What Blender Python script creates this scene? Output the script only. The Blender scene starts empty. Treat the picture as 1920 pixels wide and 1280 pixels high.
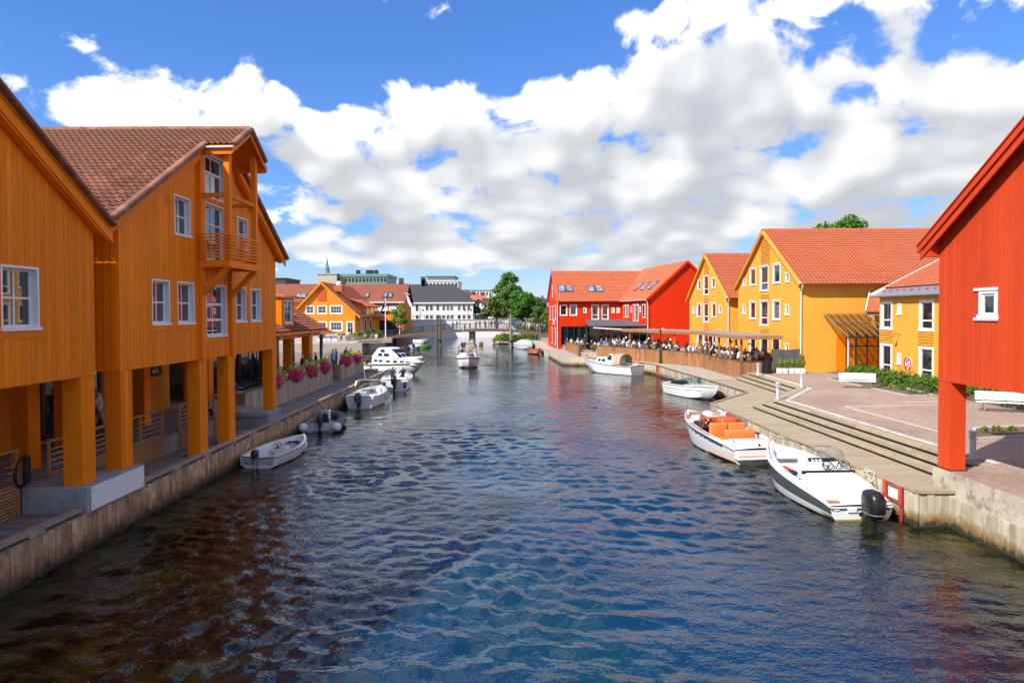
import bpy, bmesh, math, random
import numpy as np
from mathutils import Vector, Matrix
R = math.radians
scene = bpy.context.scene
rnd = random.Random(7)
COL = scene.collection

# ------------------------------------------------------------------ camera
CAM_Z = 6.0
cam_d = bpy.data.cameras.new('camera'); cam = bpy.data.objects.new('camera', cam_d); COL.objects.link(cam)
cam_d.sensor_width = 36.0; cam_d.lens = 24.0; cam_d.shift_y = -25.2/1920
cam_d.clip_start = 0.1; cam_d.clip_end = 3000.0
cam.matrix_world = Matrix.Translation((0, 0, CAM_Z)) @ Matrix.Rotation(R(90-1.2), 4, 'X') @ Matrix.Rotation(R(-0.22), 4, 'Z')
scene.camera = cam
scene.view_settings.view_transform = 'Standard'; scene.view_settings.look = 'None'
scene.view_settings.gamma = 1.0; scene.view_settings.use_curve_mapping = False
scene.view_settings.exposure = 1.28
for k_, v_ in dict(max_bounces=6, diffuse_bounces=3, glossy_bounces=3, transmission_bounces=3, transparent_max_bounces=10, caustics_reflective=False, caustics_refractive=False).items(): setattr(scene.cycles, k_, v_)

# ------------------------------------------------------------------ sun and sky
SUN_EL, SUN_AZ = 40.0, 229.0            # azimuth from +Y clockwise: the sun stands behind and to the left of the camera
sd = Vector((math.sin(R(SUN_AZ))*math.cos(R(SUN_EL)), math.cos(R(SUN_AZ))*math.cos(R(SUN_EL)), math.sin(R(SUN_EL))))
sun_d = bpy.data.lights.new('sun', 'SUN'); sun_d.energy = 2.6; sun_d.angle = R(0.53); sun_d.color = (1.0, 0.95, 0.87)
sun = bpy.data.objects.new('sun', sun_d); COL.objects.link(sun)
sun.rotation_euler = (-sd).to_track_quat('-Z', 'Y').to_euler()
world = bpy.data.worlds.new('World'); scene.world = world; world.use_nodes = True

class NG:
    """small helper for node trees"""
    def __init__(s, tree): s.t = tree; s.n = tree.nodes; s.l = tree.links
    def new(s, typ, **kw):
        n = s.n.new(typ)
        for k, v in kw.items(): setattr(n, k, v)
        return n
    def put(s, sock, v):
        if v is None: return
        if isinstance(v, bpy.types.NodeSocket): s.l.new(v, sock)
        else: sock.default_value = v
    def math(s, op, a=None, b=None, c=None, clamp=False):
        n = s.new('ShaderNodeMath', operation=op, use_clamp=clamp)
        s.put(n.inputs[0], a); s.put(n.inputs[1], b)
        if c is not None: s.put(n.inputs[2], c)
        return n.outputs[0]
    def vmath(s, op, a=None, b=None, scale=None):
        n = s.new('ShaderNodeVectorMath', operation=op)
        s.put(n.inputs[0], a)
        if b is not None: s.put(n.inputs[1], b)
        if scale is not None: s.put(n.inputs['Scale'], scale)
        return n.outputs[0]
    def xyz(s, x=0., y=0., z=0.):
        n = s.new('ShaderNodeCombineXYZ'); s.put(n.inputs[0], x); s.put(n.inputs[1], y); s.put(n.inputs[2], z); return n.outputs[0]
    def sep(s, v):
        n = s.new('ShaderNodeSeparateXYZ'); s.put(n.inputs[0], v); return n.outputs
    def noise(s, vec, scale=5., detail=4., rough=.5, dist=0., dims='3D'):
        n = s.new('ShaderNodeTexNoise', noise_dimensions=dims)
        s.put(n.inputs['Vector'], vec); s.put(n.inputs['Scale'], scale); s.put(n.inputs['Detail'], detail)
        s.put(n.inputs['Roughness'], rough); s.put(n.inputs['Distortion'], dist)
        return n.outputs['Fac']
    def ramp(s, fac, stops, mode='LINEAR'):
        n = s.new('ShaderNodeValToRGB'); n.color_ramp.interpolation = mode
        e = n.color_ramp.elements
        while len(e) < len(stops): e.new(0.5)
        for i, (p, c) in enumerate(stops):
            e[i].position = p; e[i].color = (c[0], c[1], c[2], 1) if hasattr(c, '__len__') else (c, c, c, 1)
        s.put(n.inputs[0], fac); return n.outputs[0]
    def maprange(s, v, a, b, c=0., d=1., smooth=False):
        n = s.new('ShaderNodeMapRange', interpolation_type='SMOOTHSTEP' if smooth else 'LINEAR')
        s.put(n.inputs[0], v); s.put(n.inputs[1], a); s.put(n.inputs[2], b); s.put(n.inputs[3], c); s.put(n.inputs[4], d)
        return n.outputs[0]
    def mix(s, fac, a, b, mode='MIX'):
        n = s.new('ShaderNodeMix', data_type='RGBA', blend_type=mode)
        s.put(n.inputs[0], fac)
        for k, v in ((6, a), (7, b)):
            if not isinstance(v, bpy.types.NodeSocket): v = (v[0], v[1], v[2], 1)
            s.put(n.inputs[k], v)
        return n.outputs[2]

def build_world():
    # density of the cumulus field as a function of azimuth u and elevation v (radians); a finer one for the outline, a softer one for the shading
    groups = [cloud_group(6.), cloud_group(1.5)]
    build_sky(groups)
def cloud_group(detail):
    g = bpy.data.node_groups.new('cloud_density', 'ShaderNodeTree')
    g.interface.new_socket('UV', in_out='INPUT', socket_type='NodeSocketVector')
    g.interface.new_socket('Density', in_out='OUTPUT', socket_type='NodeSocketFloat'); g.interface.new_socket('Puff', in_out='OUTPUT', socket_type='NodeSocketFloat')
    G = NG(g); gi = G.new('NodeGroupInput'); go = G.new('NodeGroupOutput')
    uv = gi.outputs[0]; su = G.sep(uv); u, v = su[0], su[1]
    def px(x, y): # picture point -> (u, v)
        a = math.atan((x-960)/1280); return a, math.atan((588-y)/1280*math.cos(a))
    total = None
    blobs = [ # x, y, half width, half height, weight
        (90, 192, 220, 42, .52), (390, 180, 130, 66, .46), (590, 262, 80, 66, .30), (620, 315, 110, 22, .2), (330, 215, 190, 40, .2),
        (780, 225, 110, 56, .38), (1010, 215, 150, 66, .38), (1300, 205, 230, 84, .48), (1600, 220, 230, 76, .50), (1900, 250, 200, 90, .48),
        (1010, 305, 310, 60, .42), (1450, 325, 400, 76, .50), (1850, 345, 220, 80, .46),
        (1250, 45, 110, 44, .34), (1460, 12, 180, 34, .42), (1800, 0, 190, 34, .36), (1040, 105, 150, 30, -.14), (850, 120, 200, 34, -.14),
        (700, 396, 130, 26, .50), (900, 415, 170, 30, .50), (1120, 440, 220, 28, .5), (1400, 425, 220, 36, .48), (1640, 420, 240, 40, .46), (640, 462, 170, 20, .62), (860, 470, 150, 18, .6), (1060, 486, 330, 20, .62), (1500, 475, 320, 20, .6), (760, 350, 120, 18, .24),
        (1400, 265, 420, 70, .24), (900, 265, 220, 60, .2), (1750, 260, 200, 70, .2), (260, 76, 60, 20, .15), (680, 160, 40, 12, .15), (1690, 112, 170, 22, -.16), (560, 130, 100, 60, -.14), (640, 215, 50, 40, -.08)]
    for (x, y, a, b, w) in blobs:
        u0, v0 = px(x, y)
        q = G.vmath('MULTIPLY', G.vmath('SUBTRACT', uv, (u0, v0, 0)), (1/(a/1280*math.cos(u0)**2*1.25), 1/(b/1280*math.cos(u0)*1.25), 0))
        dt = G.new('ShaderNodeVectorMath', operation='DOT_PRODUCT'); G.put(dt.inputs[0], q); G.put(dt.inputs[1], q)
        e = G.math('POWER', .36788, dt.outputs['Value'])
        total = G.math('MULTIPLY', e, w) if total is None else G.math('MULTIPLY_ADD', e, w, total)
    total = G.math('MULTIPLY', G.math('MINIMUM', total, .62), .92)
    # unseen sky: same kind of clouds from broad noise, cover raised for fill light
    wide = G.noise(G.vmath('MULTIPLY', uv, (1.6, 3.2, 1)), 1.0, 1., .5, dims='2D')
    away = G.maprange(G.math('ABSOLUTE', u), .70, .95)
    high = G.maprange(v, .46, .62)
    elsewhere = G.math('MAXIMUM', away, high)
    wide = G.maprange(wide, .34, .58, 0., .45)
    cover = G.math('ADD', G.math('MULTIPLY', total, G.math('SUBTRACT', 1., elsewhere)), G.math('MULTIPLY', wide, elsewhere))
    warp = G.new('ShaderNodeTexNoise', noise_dimensions='2D'); G.put(warp.inputs['Vector'], uv); G.put(warp.inputs['Scale'], 9.); G.put(warp.inputs['Detail'], 1.)
    wv = G.vmath('SCALE', G.vmath('SUBTRACT', warp.outputs['Color'], (.5, .5, .5)), scale=.05)
    lv = G.math('LOGARITHM', G.math('ADD', G.math('MAXIMUM', v, 0.), .06), 2.71828)        # clouds flatten out towards the horizon
    p = G.vmath('ADD', G.xyz(u, G.math('MULTIPLY', lv, .46), 0.), wv)
    n1 = G.noise(G.vmath('ADD', p, (3.7, 1.9, 0.)), 8.5, detail, .60, dims='2D')
    bump = G.math('MULTIPLY', G.math('SUBTRACT', n1, .5), 1.25)
    if detail > 2:
        vo = G.new('ShaderNodeTexVoronoi', feature='F1', voronoi_dimensions='2D'); G.put(vo.inputs['Vector'], p); G.put(vo.inputs['Scale'], 15.)
        puff = G.math('SUBTRACT', .42, vo.outputs['Distance']); bump = G.math('MULTIPLY_ADD', puff, .40, bump)
        G.l.new(G.math('MULTIPLY_ADD', G.math('SUBTRACT', n1, .5), .9, puff), go.inputs[1])
    d = G.math('ADD', bump, G.math('SUBTRACT', cover, .250))
    G.l.new(d, go.inputs[0])
    return g
def build_sky(groups):

    W = NG(world.node_tree); W.n.clear()
    tc = W.new('ShaderNodeTexCoord'); dirv = tc.outputs['Generated']
    nrm = W.vmath('NORMALIZE', dirv); c = W.sep(nrm)
    u = W.math('ARCTAN2', c[0], c[1]); v = W.math('ARCSINE', c[2])
    def dens(du, dv, k):
        n = W.new('ShaderNodeGroup'); n.node_tree = groups[k]
        W.put(n.inputs[0], W.xyz(W.math('ADD', u, du), W.math('ADD', v, dv), 0.)); return n.outputs[0]
    d0 = dens(0., 0., 0); puff = d0.node.outputs[1]; d1 = dens(-.02, .055, 1)
    mask = W.maprange(d0, -.01, .21, smooth=True)
    mask = W.math('MULTIPLY', mask, W.maprange(v, .0, .03))
    # self shading: where there is more cloud towards the sun above, the cloud is greyer
    lit = W.math('ADD', W.math('SUBTRACT', 1.0, W.maprange(d1, -.16, .50)), W.math('MULTIPLY', puff, .45))
    cloud = W.ramp(lit, [(0., (.29, .305, .33)), (.30, (.355, .37, .39)), (.58, (.46, .47, .48)), (.85, (.58, .58, .575)), (1., (.78, .78, .77))])
    sky = W.new('ShaderNodeTexSky', sky_type='NISHITA'); sky.sun_disc = False
    sky.sun_elevation = R(SUN_EL); sky.sun_rotation = R(SUN_AZ); sky.air_density = 1.0; sky.dust_density = .1; sky.ozone_density = 1.5; sky.altitude = 0
    dt = W.new('ShaderNodeVectorMath', operation='DOT_PRODUCT'); W.put(dt.inputs[0], sky.outputs[0]); W.put(dt.inputs[1], (.22, .70, .08))
    soft = W.math('DIVIDE', 1., W.math('MULTIPLY_ADD', dt.outputs['Value'], .10, 1.))
    tint = W.mix(1., W.vmath('SCALE', sky.outputs[0], scale=soft), (.80, .96, 1.36), 'MULTIPLY')
    hs = W.new('ShaderNodeHueSaturation'); W.put(hs.inputs['Saturation'], 1.10); W.put(hs.inputs['Value'], 1.0); W.put(hs.inputs['Color'], tint)
    b1 = W.new('ShaderNodeBackground'); W.put(b1.inputs[0], hs.outputs[0]); W.put(b1.inputs[1], 0.076)
    b2 = W.new('ShaderNodeBackground'); W.put(b2.inputs[0], cloud); W.put(b2.inputs[1], .84)
    mx = W.new('ShaderNodeMixShader'); W.put(mx.inputs[0], mask); W.l.new(b1.outputs[0], mx.inputs[1]); W.l.new(b2.outputs[0], mx.inputs[2])
    out = W.new('ShaderNodeOutputWorld'); W.l.new(mx.outputs[0], out.inputs[0])
build_world()
world.cycles.sampling_method = 'MANUAL'; world.cycles.sample_map_resolution = 256

# ------------------------------------------------------------------ helpers
XF = {}                                    # object name -> matrix of the thing it belongs to
def at(x, y, Y):
    """a point of the place at distance Y along the canal, seen at picture position (x, y) of 1920 x 1280"""
    return Vector(((x-960)/1280*Y, Y, CAM_Z+(588-y)/1280*Y))
def tag(o, label=None, cat=None, group=None, kind=None):
    if label: o['label'] = label
    if cat: o['category'] = cat
    if group: o['group'] = group
    if kind: o['kind'] = kind
    return o
def thing(name, label, cat, loc=(0, 0, 0), rz=0., group=None):
    o = bpy.data.objects.new(name, None); COL.objects.link(o); o.empty_display_size = .2
    o.location = loc; o.rotation_euler = (0, 0, rz)
    XF[o.name] = Matrix.Translation(loc) @ Matrix.Rotation(rz, 4, 'Z')
    return tag(o, label, cat, group)

class MB:
    def __init__(s): s.v = []; s.f = []; s.m = []
    def add(s, vs, fs, m=0):
        o = len(s.v); s.v += [tuple(p) for p in vs]
        s.f += [tuple(i+o for i in f) for f in fs]
        s.m += ([m]*len(fs) if isinstance(m, int) else list(m))
        return s
    def box(s, a, b, m=0):
        (x0, y0, z0), (x1, y1, z1) = a, b
        return s.add([(x0,y0,z0),(x1,y0,z0),(x1,y1,z0),(x0,y1,z0),(x0,y0,z1),(x1,y0,z1),(x1,y1,z1),(x0,y1,z1)],
                     [(0,3,2,1),(4,5,6,7),(0,1,5,4),(1,2,6,5),(2,3,7,6),(3,0,4,7)], m)
    def bar(s, p, q, w, h, m=0, up=(0, 0, 1)):
        p, q = Vector(p), Vector(q); d = (q-p).normalized(); up = Vector(up)
        if abs(d.dot(up)) > .99: up = Vector((1, 0, 0))
        sx = d.cross(up).normalized()*w/2; sy = sx.cross(d).normalized()*h/2
        vs = [p-sx-sy, p+sx-sy, p+sx+sy, p-sx+sy, q-sx-sy, q+sx-sy, q+sx+sy, q-sx+sy]
        return s.add(vs, [(0,1,2,3),(7,6,5,4),(0,4,5,1),(1,5,6,2),(2,6,7,3),(3,7,4,0)], m)
    def ext(s, poly, vec, m=0):
        n = len(poly); vec = Vector(vec)
        vs = [Vector(p) for p in poly]; vs += [p+vec for p in vs]
        return s.add(vs, [tuple(range(n)), tuple(range(2*n-1, n-1, -1))]+[(i, i+n, (i+1) % n+n, (i+1) % n) for i in range(n)], m)
    def prism(s, poly, z0, z1, m=0): return s.ext([(p[0], p[1], z0) for p in poly], (0, 0, z1-z0), m)
    def tube(s, pts, r, n=8, m=0, closed=False):
        pts = [Vector(p) for p in pts]; k = len(pts); rs = r if hasattr(r, '__len__') else [r]*k
        vs = []; nrm = None
        for i, p in enumerate(pts):
            a = pts[i-1] if (i or closed) else pts[0]; b = pts[(i+1) % k] if (i < k-1 or closed) else pts[-1]
            d = (b-a).normalized() if (b-a).length > 1e-9 else Vector((0, 0, 1))
            if nrm is None: nrm = d.orthogonal().normalized()
            nrm = (nrm-d*nrm.dot(d)); nrm = nrm.normalized() if nrm.length > 1e-6 else d.orthogonal().normalized()
            bn = d.cross(nrm)
            vs += [p+(nrm*math.cos(2*math.pi*j/n)+bn*math.sin(2*math.pi*j/n))*rs[i] for j in range(n)]
        fs = [(i*n+j, i*n+(j+1) % n, ((i+1) % k)*n+(j+1) % n, ((i+1) % k)*n+j) for i in range(k if closed else k-1) for j in range(n)]
        if not closed: fs += [tuple(range(n-1, -1, -1)), tuple(range((k-1)*n, k*n))]
        return s.add(vs, fs, m)
    def lathe(s, prof, c=(0, 0, 0), n=12, m=0):
        c = Vector(c); vs = []; k = len(prof)
        for (r, z) in prof: vs += [c+Vector((r*math.cos(2*math.pi*j/n), r*math.sin(2*math.pi*j/n), z)) for j in range(n)]
        fs = [(i*n+j, i*n+(j+1) % n, (i+1)*n+(j+1) % n, (i+1)*n+j) for i in range(k-1) for j in range(n)]
        fs += [tuple(range(n-1, -1, -1)), tuple(range((k-1)*n, k*n))]
        return s.add(vs, fs, m)
    def loft(s, rings, m=0, cap=True):
        n = len(rings[0]); vs = [p for r in rings for p in r]
        fs = [(i*n+j, i*n+(j+1) % n, (i+1)*n+(j+1) % n, (i+1)*n+j) for i in range(len(rings)-1) for j in range(n)]
        if cap: fs += [tuple(range(n-1, -1, -1)), tuple(range((len(rings)-1)*n, len(rings)*n))]
        return s.add(vs, fs, m)
    def rbox(s, a, b, r=.03, m=0, seg=2, rot=None, piv=None):
        bm = bmesh.new(); bmesh.ops.create_cube(bm, size=1)
        a, b = Vector(a), Vector(b); c = (a+b)/2; d = b-a
        for v in bm.verts: v.co = Vector((v.co.x*d.x, v.co.y*d.y, v.co.z*d.z))+c
        bmesh.ops.bevel(bm, geom=bm.edges[:], offset=min(r, min(d)*.49), segments=seg, affect='EDGES', profile=.5)
        if rot is not None:
            pv = Vector(piv) if piv is not None else c
            for v in bm.verts: v.co = rot @ (v.co-pv)+pv
        bm.verts.index_update()
        s.add([v.co.copy() for v in bm.verts], [[v.index for v in f.verts] for f in bm.faces], m); bm.free(); return s
    def xform(s, M, i0=0):
        s.v = s.v[:i0]+[tuple(M @ Vector(p)) for p in s.v[i0:]]; return s
    def mesh(s, name, mats, smooth=None):
        me = bpy.data.meshes.new(name); me.from_pydata(s.v, [], s.f)
        for mt in (mats if isinstance(mats, (list, tuple)) else [mats]): me.materials.append(mt)
        if any(s.m): me.polygons.foreach_set('material_index', s.m)
        me.update()
        if smooth is not None:
            bm = bmesh.new(); bm.from_mesh(me); bmesh.ops.remove_doubles(bm, verts=bm.verts, dist=1e-5)
            bmesh.ops.recalc_face_normals(bm, faces=bm.faces); bm.to_mesh(me); bm.free()
            me.polygons.foreach_set('use_smooth', [True]*len(me.polygons)); me.set_sharp_from_angle(angle=R(smooth))
        return me
    def build(s, name, mats, parent=None, world=False, smooth=None):
        if not s.v: return None
        if world and parent is not None: s.xform(XF.get(parent.name, Matrix()).inverted())
        return link(name, s.mesh(name, mats, smooth), parent)
def link(name, me, parent=None, loc=None, rot=None, scale=None):
    o = bpy.data.objects.new(name, me); COL.objects.link(o)
    if parent is not None: o.parent = parent; XF[o.name] = XF.get(parent.name, Matrix())
    if loc is not None: o.location = loc
    if rot is not None: o.rotation_euler = rot
    if scale is not None: o.scale = scale
    return o
def copy_tree(o, parent=None):
    c = o.copy(); COL.objects.link(c); c.parent = parent
    for ch in list(o.children): copy_tree(ch, c)
    return c
_o = ['first', 'second', 'third', 'fourth', 'fifth', 'sixth', 'seventh', 'eighth', 'ninth']
ORD = _o+['tenth', 'eleventh', 'twelfth', 'thirteenth', 'fourteenth', 'fifteenth', 'sixteenth', 'seventeenth', 'eighteenth', 'nineteenth']
for _t, _n in (('twenty', 'twentieth'), ('thirty', 'thirtieth'), ('forty', 'fortieth'), ('fifty', 'fiftieth')): ORD += [_n]+[_t+'-'+q for q in _o]

# ------------------------------------------------------------------ materials
MT = {}
def mk(name, col, rough=.55, var=.12, scale=3., stretch=(1, 1, 1), bump=0., bscale=None, rand=0., metal=0., spec=.5, ior=None, coat=0., dirt=None, fine=0.):
    m = bpy.data.materials.new(name); m.use_nodes = True; T = NG(m.node_tree)
    b = m.node_tree.nodes['Principled BSDF']
    tc = T.new('ShaderNodeTexCoord'); oi = T.new('ShaderNodeObjectInfo')
    vec = T.vmath('MULTIPLY', T.vmath('ADD', tc.outputs['Object'], T.vmath('SCALE', (7.3, 3.1, 5.7), scale=T.math('MULTIPLY', oi.outputs['Random'], 3.)) if rand else tc.outputs['Object'] and (0, 0, 0)), stretch)
    n = T.noise(vec, scale, 5., .6)
    f = T.maprange(n, .25, .75, 1-var, 1+var)
    if fine:
        f = T.math('MULTIPLY', f, T.maprange(T.noise(vec, scale*9, 3., .6), .25, .75, 1-fine, 1+fine))
    if rand:
        f = T.math('MULTIPLY', f, T.maprange(oi.outputs['Random'], 0., 1., 1-rand, 1+rand))
    c = T.mix(1., tuple(col), T.xyz(f, f, f), 'MULTIPLY')
    if dirt:   # (colour, low threshold, high threshold, scale)
        dn = T.noise(tc.outputs['Object'], dirt[3], 6., .65)
        c = T.mix(T.maprange(dn, dirt[1], dirt[2]), c, dirt[0])
    T.put(b.inputs['Base Color'], c); b.inputs['Roughness'].default_value = rough; b.inputs['Metallic'].default_value = metal
    b.inputs['Specular IOR Level'].default_value = spec
    if ior: b.inputs['IOR'].default_value = ior
    if coat: b.inputs['Coat Weight'].default_value = coat; b.inputs['Coat Roughness'].default_value = .08
    if bump:
        bn = T.new('ShaderNodeBump'); bn.inputs['Strength'].default_value = bump; bn.inputs['Distance'].default_value = .02
        T.put(bn.inputs['Height'], T.noise(vec, bscale or scale*6, 4., .6)); T.l.new(bn.outputs[0], b.inputs['Normal'])
    MT[name] = m; return m

mk('orange_paint', (.90, .228, .006), .55, .14, 1.2, (1, 1, .22), .15, 20, rand=.11, fine=.07, dirt=((.52, .14, .008), .58, .80, .9), spec=.12)
mk('orange_far', (.78, .25, .018), .6, .06, 1.0, spec=.12)
mk('yellow_paint', (.80, .37, .05), .6, .07, .8, (1, 1, .2), .05, 30, fine=.04, dirt=((.62, .22, .03), .60, .85, .5), spec=.12)
mk('red_paint', (.60, .062, .016), .55, .10, 1.0, (1, 1, .15), .12, 20, rand=.07, fine=.05, dirt=((.42, .035, .015), .58, .85, .8), spec=.12)
mk('red_far', (.68, .036, .006), .6, .05, .8, (1, 1, .2), spec=.12)
mk('tile_brown', (.27, .115, .065), .8, .18, 5., bump=.2, rand=.30)
mk('tile_red', (.50, .125, .05), .8, .12, .7, bump=.1, rand=.1, fine=.12)
mk('tile_old', (.33, .105, .06), .85, .18, .6, rand=.1, fine=.15)
mk('slate', (.055, .05, .055), .8, .15, 2.)
mk('white_paint', (.80, .80, .80), .45, .04, 2.)
mk('cream_white', (.78, .76, .70), .6, .05, 1.)
mk('grey_metal', (.42, .44, .46), .4, .08, 3., metal=.6)
mk('steel', (.62, .63, .64), .22, .04, 3., metal=1.)
mk('dark_metal', (.035, .037, .04), .45, .1, 3., metal=.4)
mk('black_plastic', (.012, .012, .014), .38, .1, 3., coat=.1)
mk('black_matte', (.02, .02, .02), .8, .1, 3.)
mk('concrete', (.30, .30, .30), .85, .22, 1.6, bump=.25, dirt=((.14, .14, .15), .52, .72, 1.8), fine=.1)
mk('concrete_right', (.50, .44, .34), .9, .2, 1.2, bump=.3, dirt=((.22, .17, .10), .5, .66, 2.6), fine=.15)
mk('quay_wood', (.34, .245, .17), .85, .3, 2.2, (1, 1, .18), .35, 12, rand=.28, fine=.15)
mk('quay_wood_pale', (.56, .49, .38), .85, .25, 2.0, (1, 1, .18), .3, 12, rand=.16, fine=.12)
mk('deck_grey', (.205, .185, .165), .85, .25, 1.6, (.25, 2, 1), .3, 14, rand=.18, fine=.15)
mk('deck_pale', (.40, .315, .205), .85, .2, 1.4, (.25, 2, 1), .3, 14, rand=.14, fine=.12)
mk('deck_far', (.44, .38, .31), .85, .15, 1.2)
mk('fence_wood', (.34, .15, .055), .7, .22, 2.0, (1, 1, .15), .2, 14, rand=.16, fine=.12)
mk('slat_wood', (.42, .19, .07), .65, .2, 2.0, (.3, .3, 1), .15, 14, rand=.14)
mk('planter_wood', (.40, .31, .24), .85, .25, 2.0, (1, 1, .15), .25, 12, rand=.16, fine=.12)
mk('dark_wood', (.16, .09, .05), .8, .25, 2.0, rand=.15)
mk('grey_wood', (.30, .25, .21), .85, .2, 1.5, rand=.1)
mk('teak', (.48, .20, .075), .5, .12, 6., (6, 1, 1), .05, rand=.05)
mk('gelcoat', (.82, .82, .81), .18, .02, 1., coat=.4)
mk('gelcoat_grey', (.60, .61, .62), .25, .03, 1.)
mk('hull_slate', (.085, .095, .095), .25, .05, 1., coat=.4)
mk('hull_algae', (.36, .30, .10), .7, .3, 6.)
mk('hull_blue', (.015, .05, .16), .3, .05, 1., coat=.3)
mk('hull_brown', (.12, .06, .03), .4, .1, 2.)
mk('seat_orange', (.70, .22, .055), .5, .06, 5., bump=.1)
mk('dash_orange', (.62, .10, .02), .4, .05, 5.)
mk('canvas_tan', (.42, .33, .20), .85, .15, 3.)
mk('rib_grey', (.075, .075, .082), .6, .1, 4.)
mk('boat_wood', (.50, .17, .05), .35, .2, 6., (1, 8, 1), coat=.3)
mk('rope', (.62, .58, .50), .9, .15, 30.)
mk('screen_cloth', (.10, .10, .105), .9, .15, 2.)
mk('red_rescue', (.48, .05, .03), .5, .12, 5.)
mk('sign_red', (.65, .02, .03), .4, .03, 2.)
mk('soil', (.16, .10, .06), .95, .4, 9., bump=.5)
mk('kerb_stone', (.52, .50, .46), .9, .2, 5., bump=.3, rand=.15)
mk('paint_line', (.74, .70, .64), .8, .15, 6.)
mk('asphalt', (.12, .115, .11), .9, .2, 2.)
mk('flag_blue', (.012, .05, .15), .8, .1, 3.)
mk('roof_dark', (.11, .115, .125), .6, .15, 1.)
mk('copper_green', (.13, .27, .23), .7, .2, 2.)
mk('office_green', (.17, .24, .19), .7, .1, 1.)
mk('bark', (.13, .10, .07), .95, .3, 8., (1, 1, .3), .5)
mk('birch_bark', (.45, .42, .38), .9, .3, 8.)
for nm, c in dict(flower_magenta=(.60, .015, .17), flower_pink=(.78, .16, .30), flower_orange=(.80, .32, .08), flower_lime=(.42, .50, .07), flower_violet=(.38, .18, .55)).items():
    mk(nm, c, .7, .25, 20.)

def leaf_mat(name, c1, c2, trans=.25):
    m = bpy.data.materials.new(name); m.use_nodes = True; T = NG(m.node_tree); b = m.node_tree.nodes['Principled BSDF']
    tc = T.new('ShaderNodeTexCoord'); n = T.noise(tc.outputs['Object'], .9, 4., .7); n2 = T.noise(tc.outputs['Object'], 9., 2., .6)
    f = T.math('ADD', T.math('MULTIPLY', n, .6), T.math('MULTIPLY', n2, .4))
    c = T.ramp(f, [(.32, c1), (.66, c2)])
    T.put(b.inputs['Base Color'], c); b.inputs['Roughness'].default_value = .6; b.inputs['Specular IOR Level'].default_value = .3
    tr = T.new('ShaderNodeBsdfTranslucent'); T.put(tr.inputs[0], c)
    mx = T.new('ShaderNodeMixShader'); mx.inputs[0].default_value = trans; out = [x for x in T.n if x.type == 'OUTPUT_MATERIAL'][0]
    T.l.new(b.outputs[0], mx.inputs[1]); T.l.new(tr.outputs[0], mx.inputs[2]); T.l.new(mx.outputs[0], out.inputs[0])
    MT[name] = m
leaf_mat('leaf_dark', (.040, .09, .018), (.11, .19, .04))
leaf_mat('leaf_mid', (.055, .13, .02), (.18, .30, .05))
leaf_mat('leaf_bright', (.04, .15, .012), (.12, .30, .03))
leaf_mat('leaf_olive', (.07, .11, .02), (.22, .27, .05))
leaf_mat('leaf_lime', (.12, .19, .018), (.30, .36, .045))
leaf_mat('leaf_hedge', (.045, .11, .010), (.16, .28, .03))

def glass_mat(name, col, ior=1.75, rough=.02):
    m = bpy.data.materials.new(name); m.use_nodes = True; b = m.node_tree.nodes['Principled BSDF']; T = NG(m.node_tree)
    tc = T.new('ShaderNodeTexCoord'); oi = T.new('ShaderNodeObjectInfo')
    n = T.noise(T.vmath('ADD', tc.outputs['Object'], T.vmath('SCALE', (9., 4., 6.), scale=oi.outputs['Random'])), 1.6, 2., .5)
    T.put(b.inputs['Base Color'], T.mix(T.maprange(n, .4, .7), tuple(c*.5 for c in col), tuple(c*1.8 for c in col)))
    b.inputs['Roughness'].default_value = rough; b.inputs['IOR'].default_value = ior
    MT[name] = m
glass_mat('window_glass', (.020, .022, .026), 2.2)
glass_mat('skylight_glass', (.25, .30, .34), 1.8, .06)
glass_mat('dark_glass', (.012, .013, .015), 1.7)
def clear_glass(name, tint, dens=.25, rough=.0):
    m = bpy.data.materials.new(name); m.use_nodes = True; T = NG(m.node_tree); T.n.clear()
    tr = T.new('ShaderNodeBsdfTransparent'); tr.inputs[0].default_value = (*tint, 1)
    gl = T.new('ShaderNodeBsdfGlossy'); gl.inputs['Roughness'].default_value = rough+.01
    fr = T.new('ShaderNodeFresnel'); fr.inputs[0].default_value = 1.6
    f = T.math('ADD', T.math('MULTIPLY', fr.outputs[0], .9), dens*.15, clamp=True)
    mx = T.new('ShaderNodeMixShader'); T.put(mx.inputs[0], f); T.l.new(tr.outputs[0], mx.inputs[1]); T.l.new(gl.outputs[0], mx.inputs[2])
    o = T.new('ShaderNodeOutputMaterial'); T.l.new(mx.outputs[0], o.inputs[0]); MT[name] = m
clear_glass('glass_clear', (.86, .90, .90)); clear_glass('glass_green', (.45, .62, .55)); clear_glass('glass_brown', (.86, .70, .40)); clear_glass('glass_smoke', (.30, .34, .36))

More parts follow.
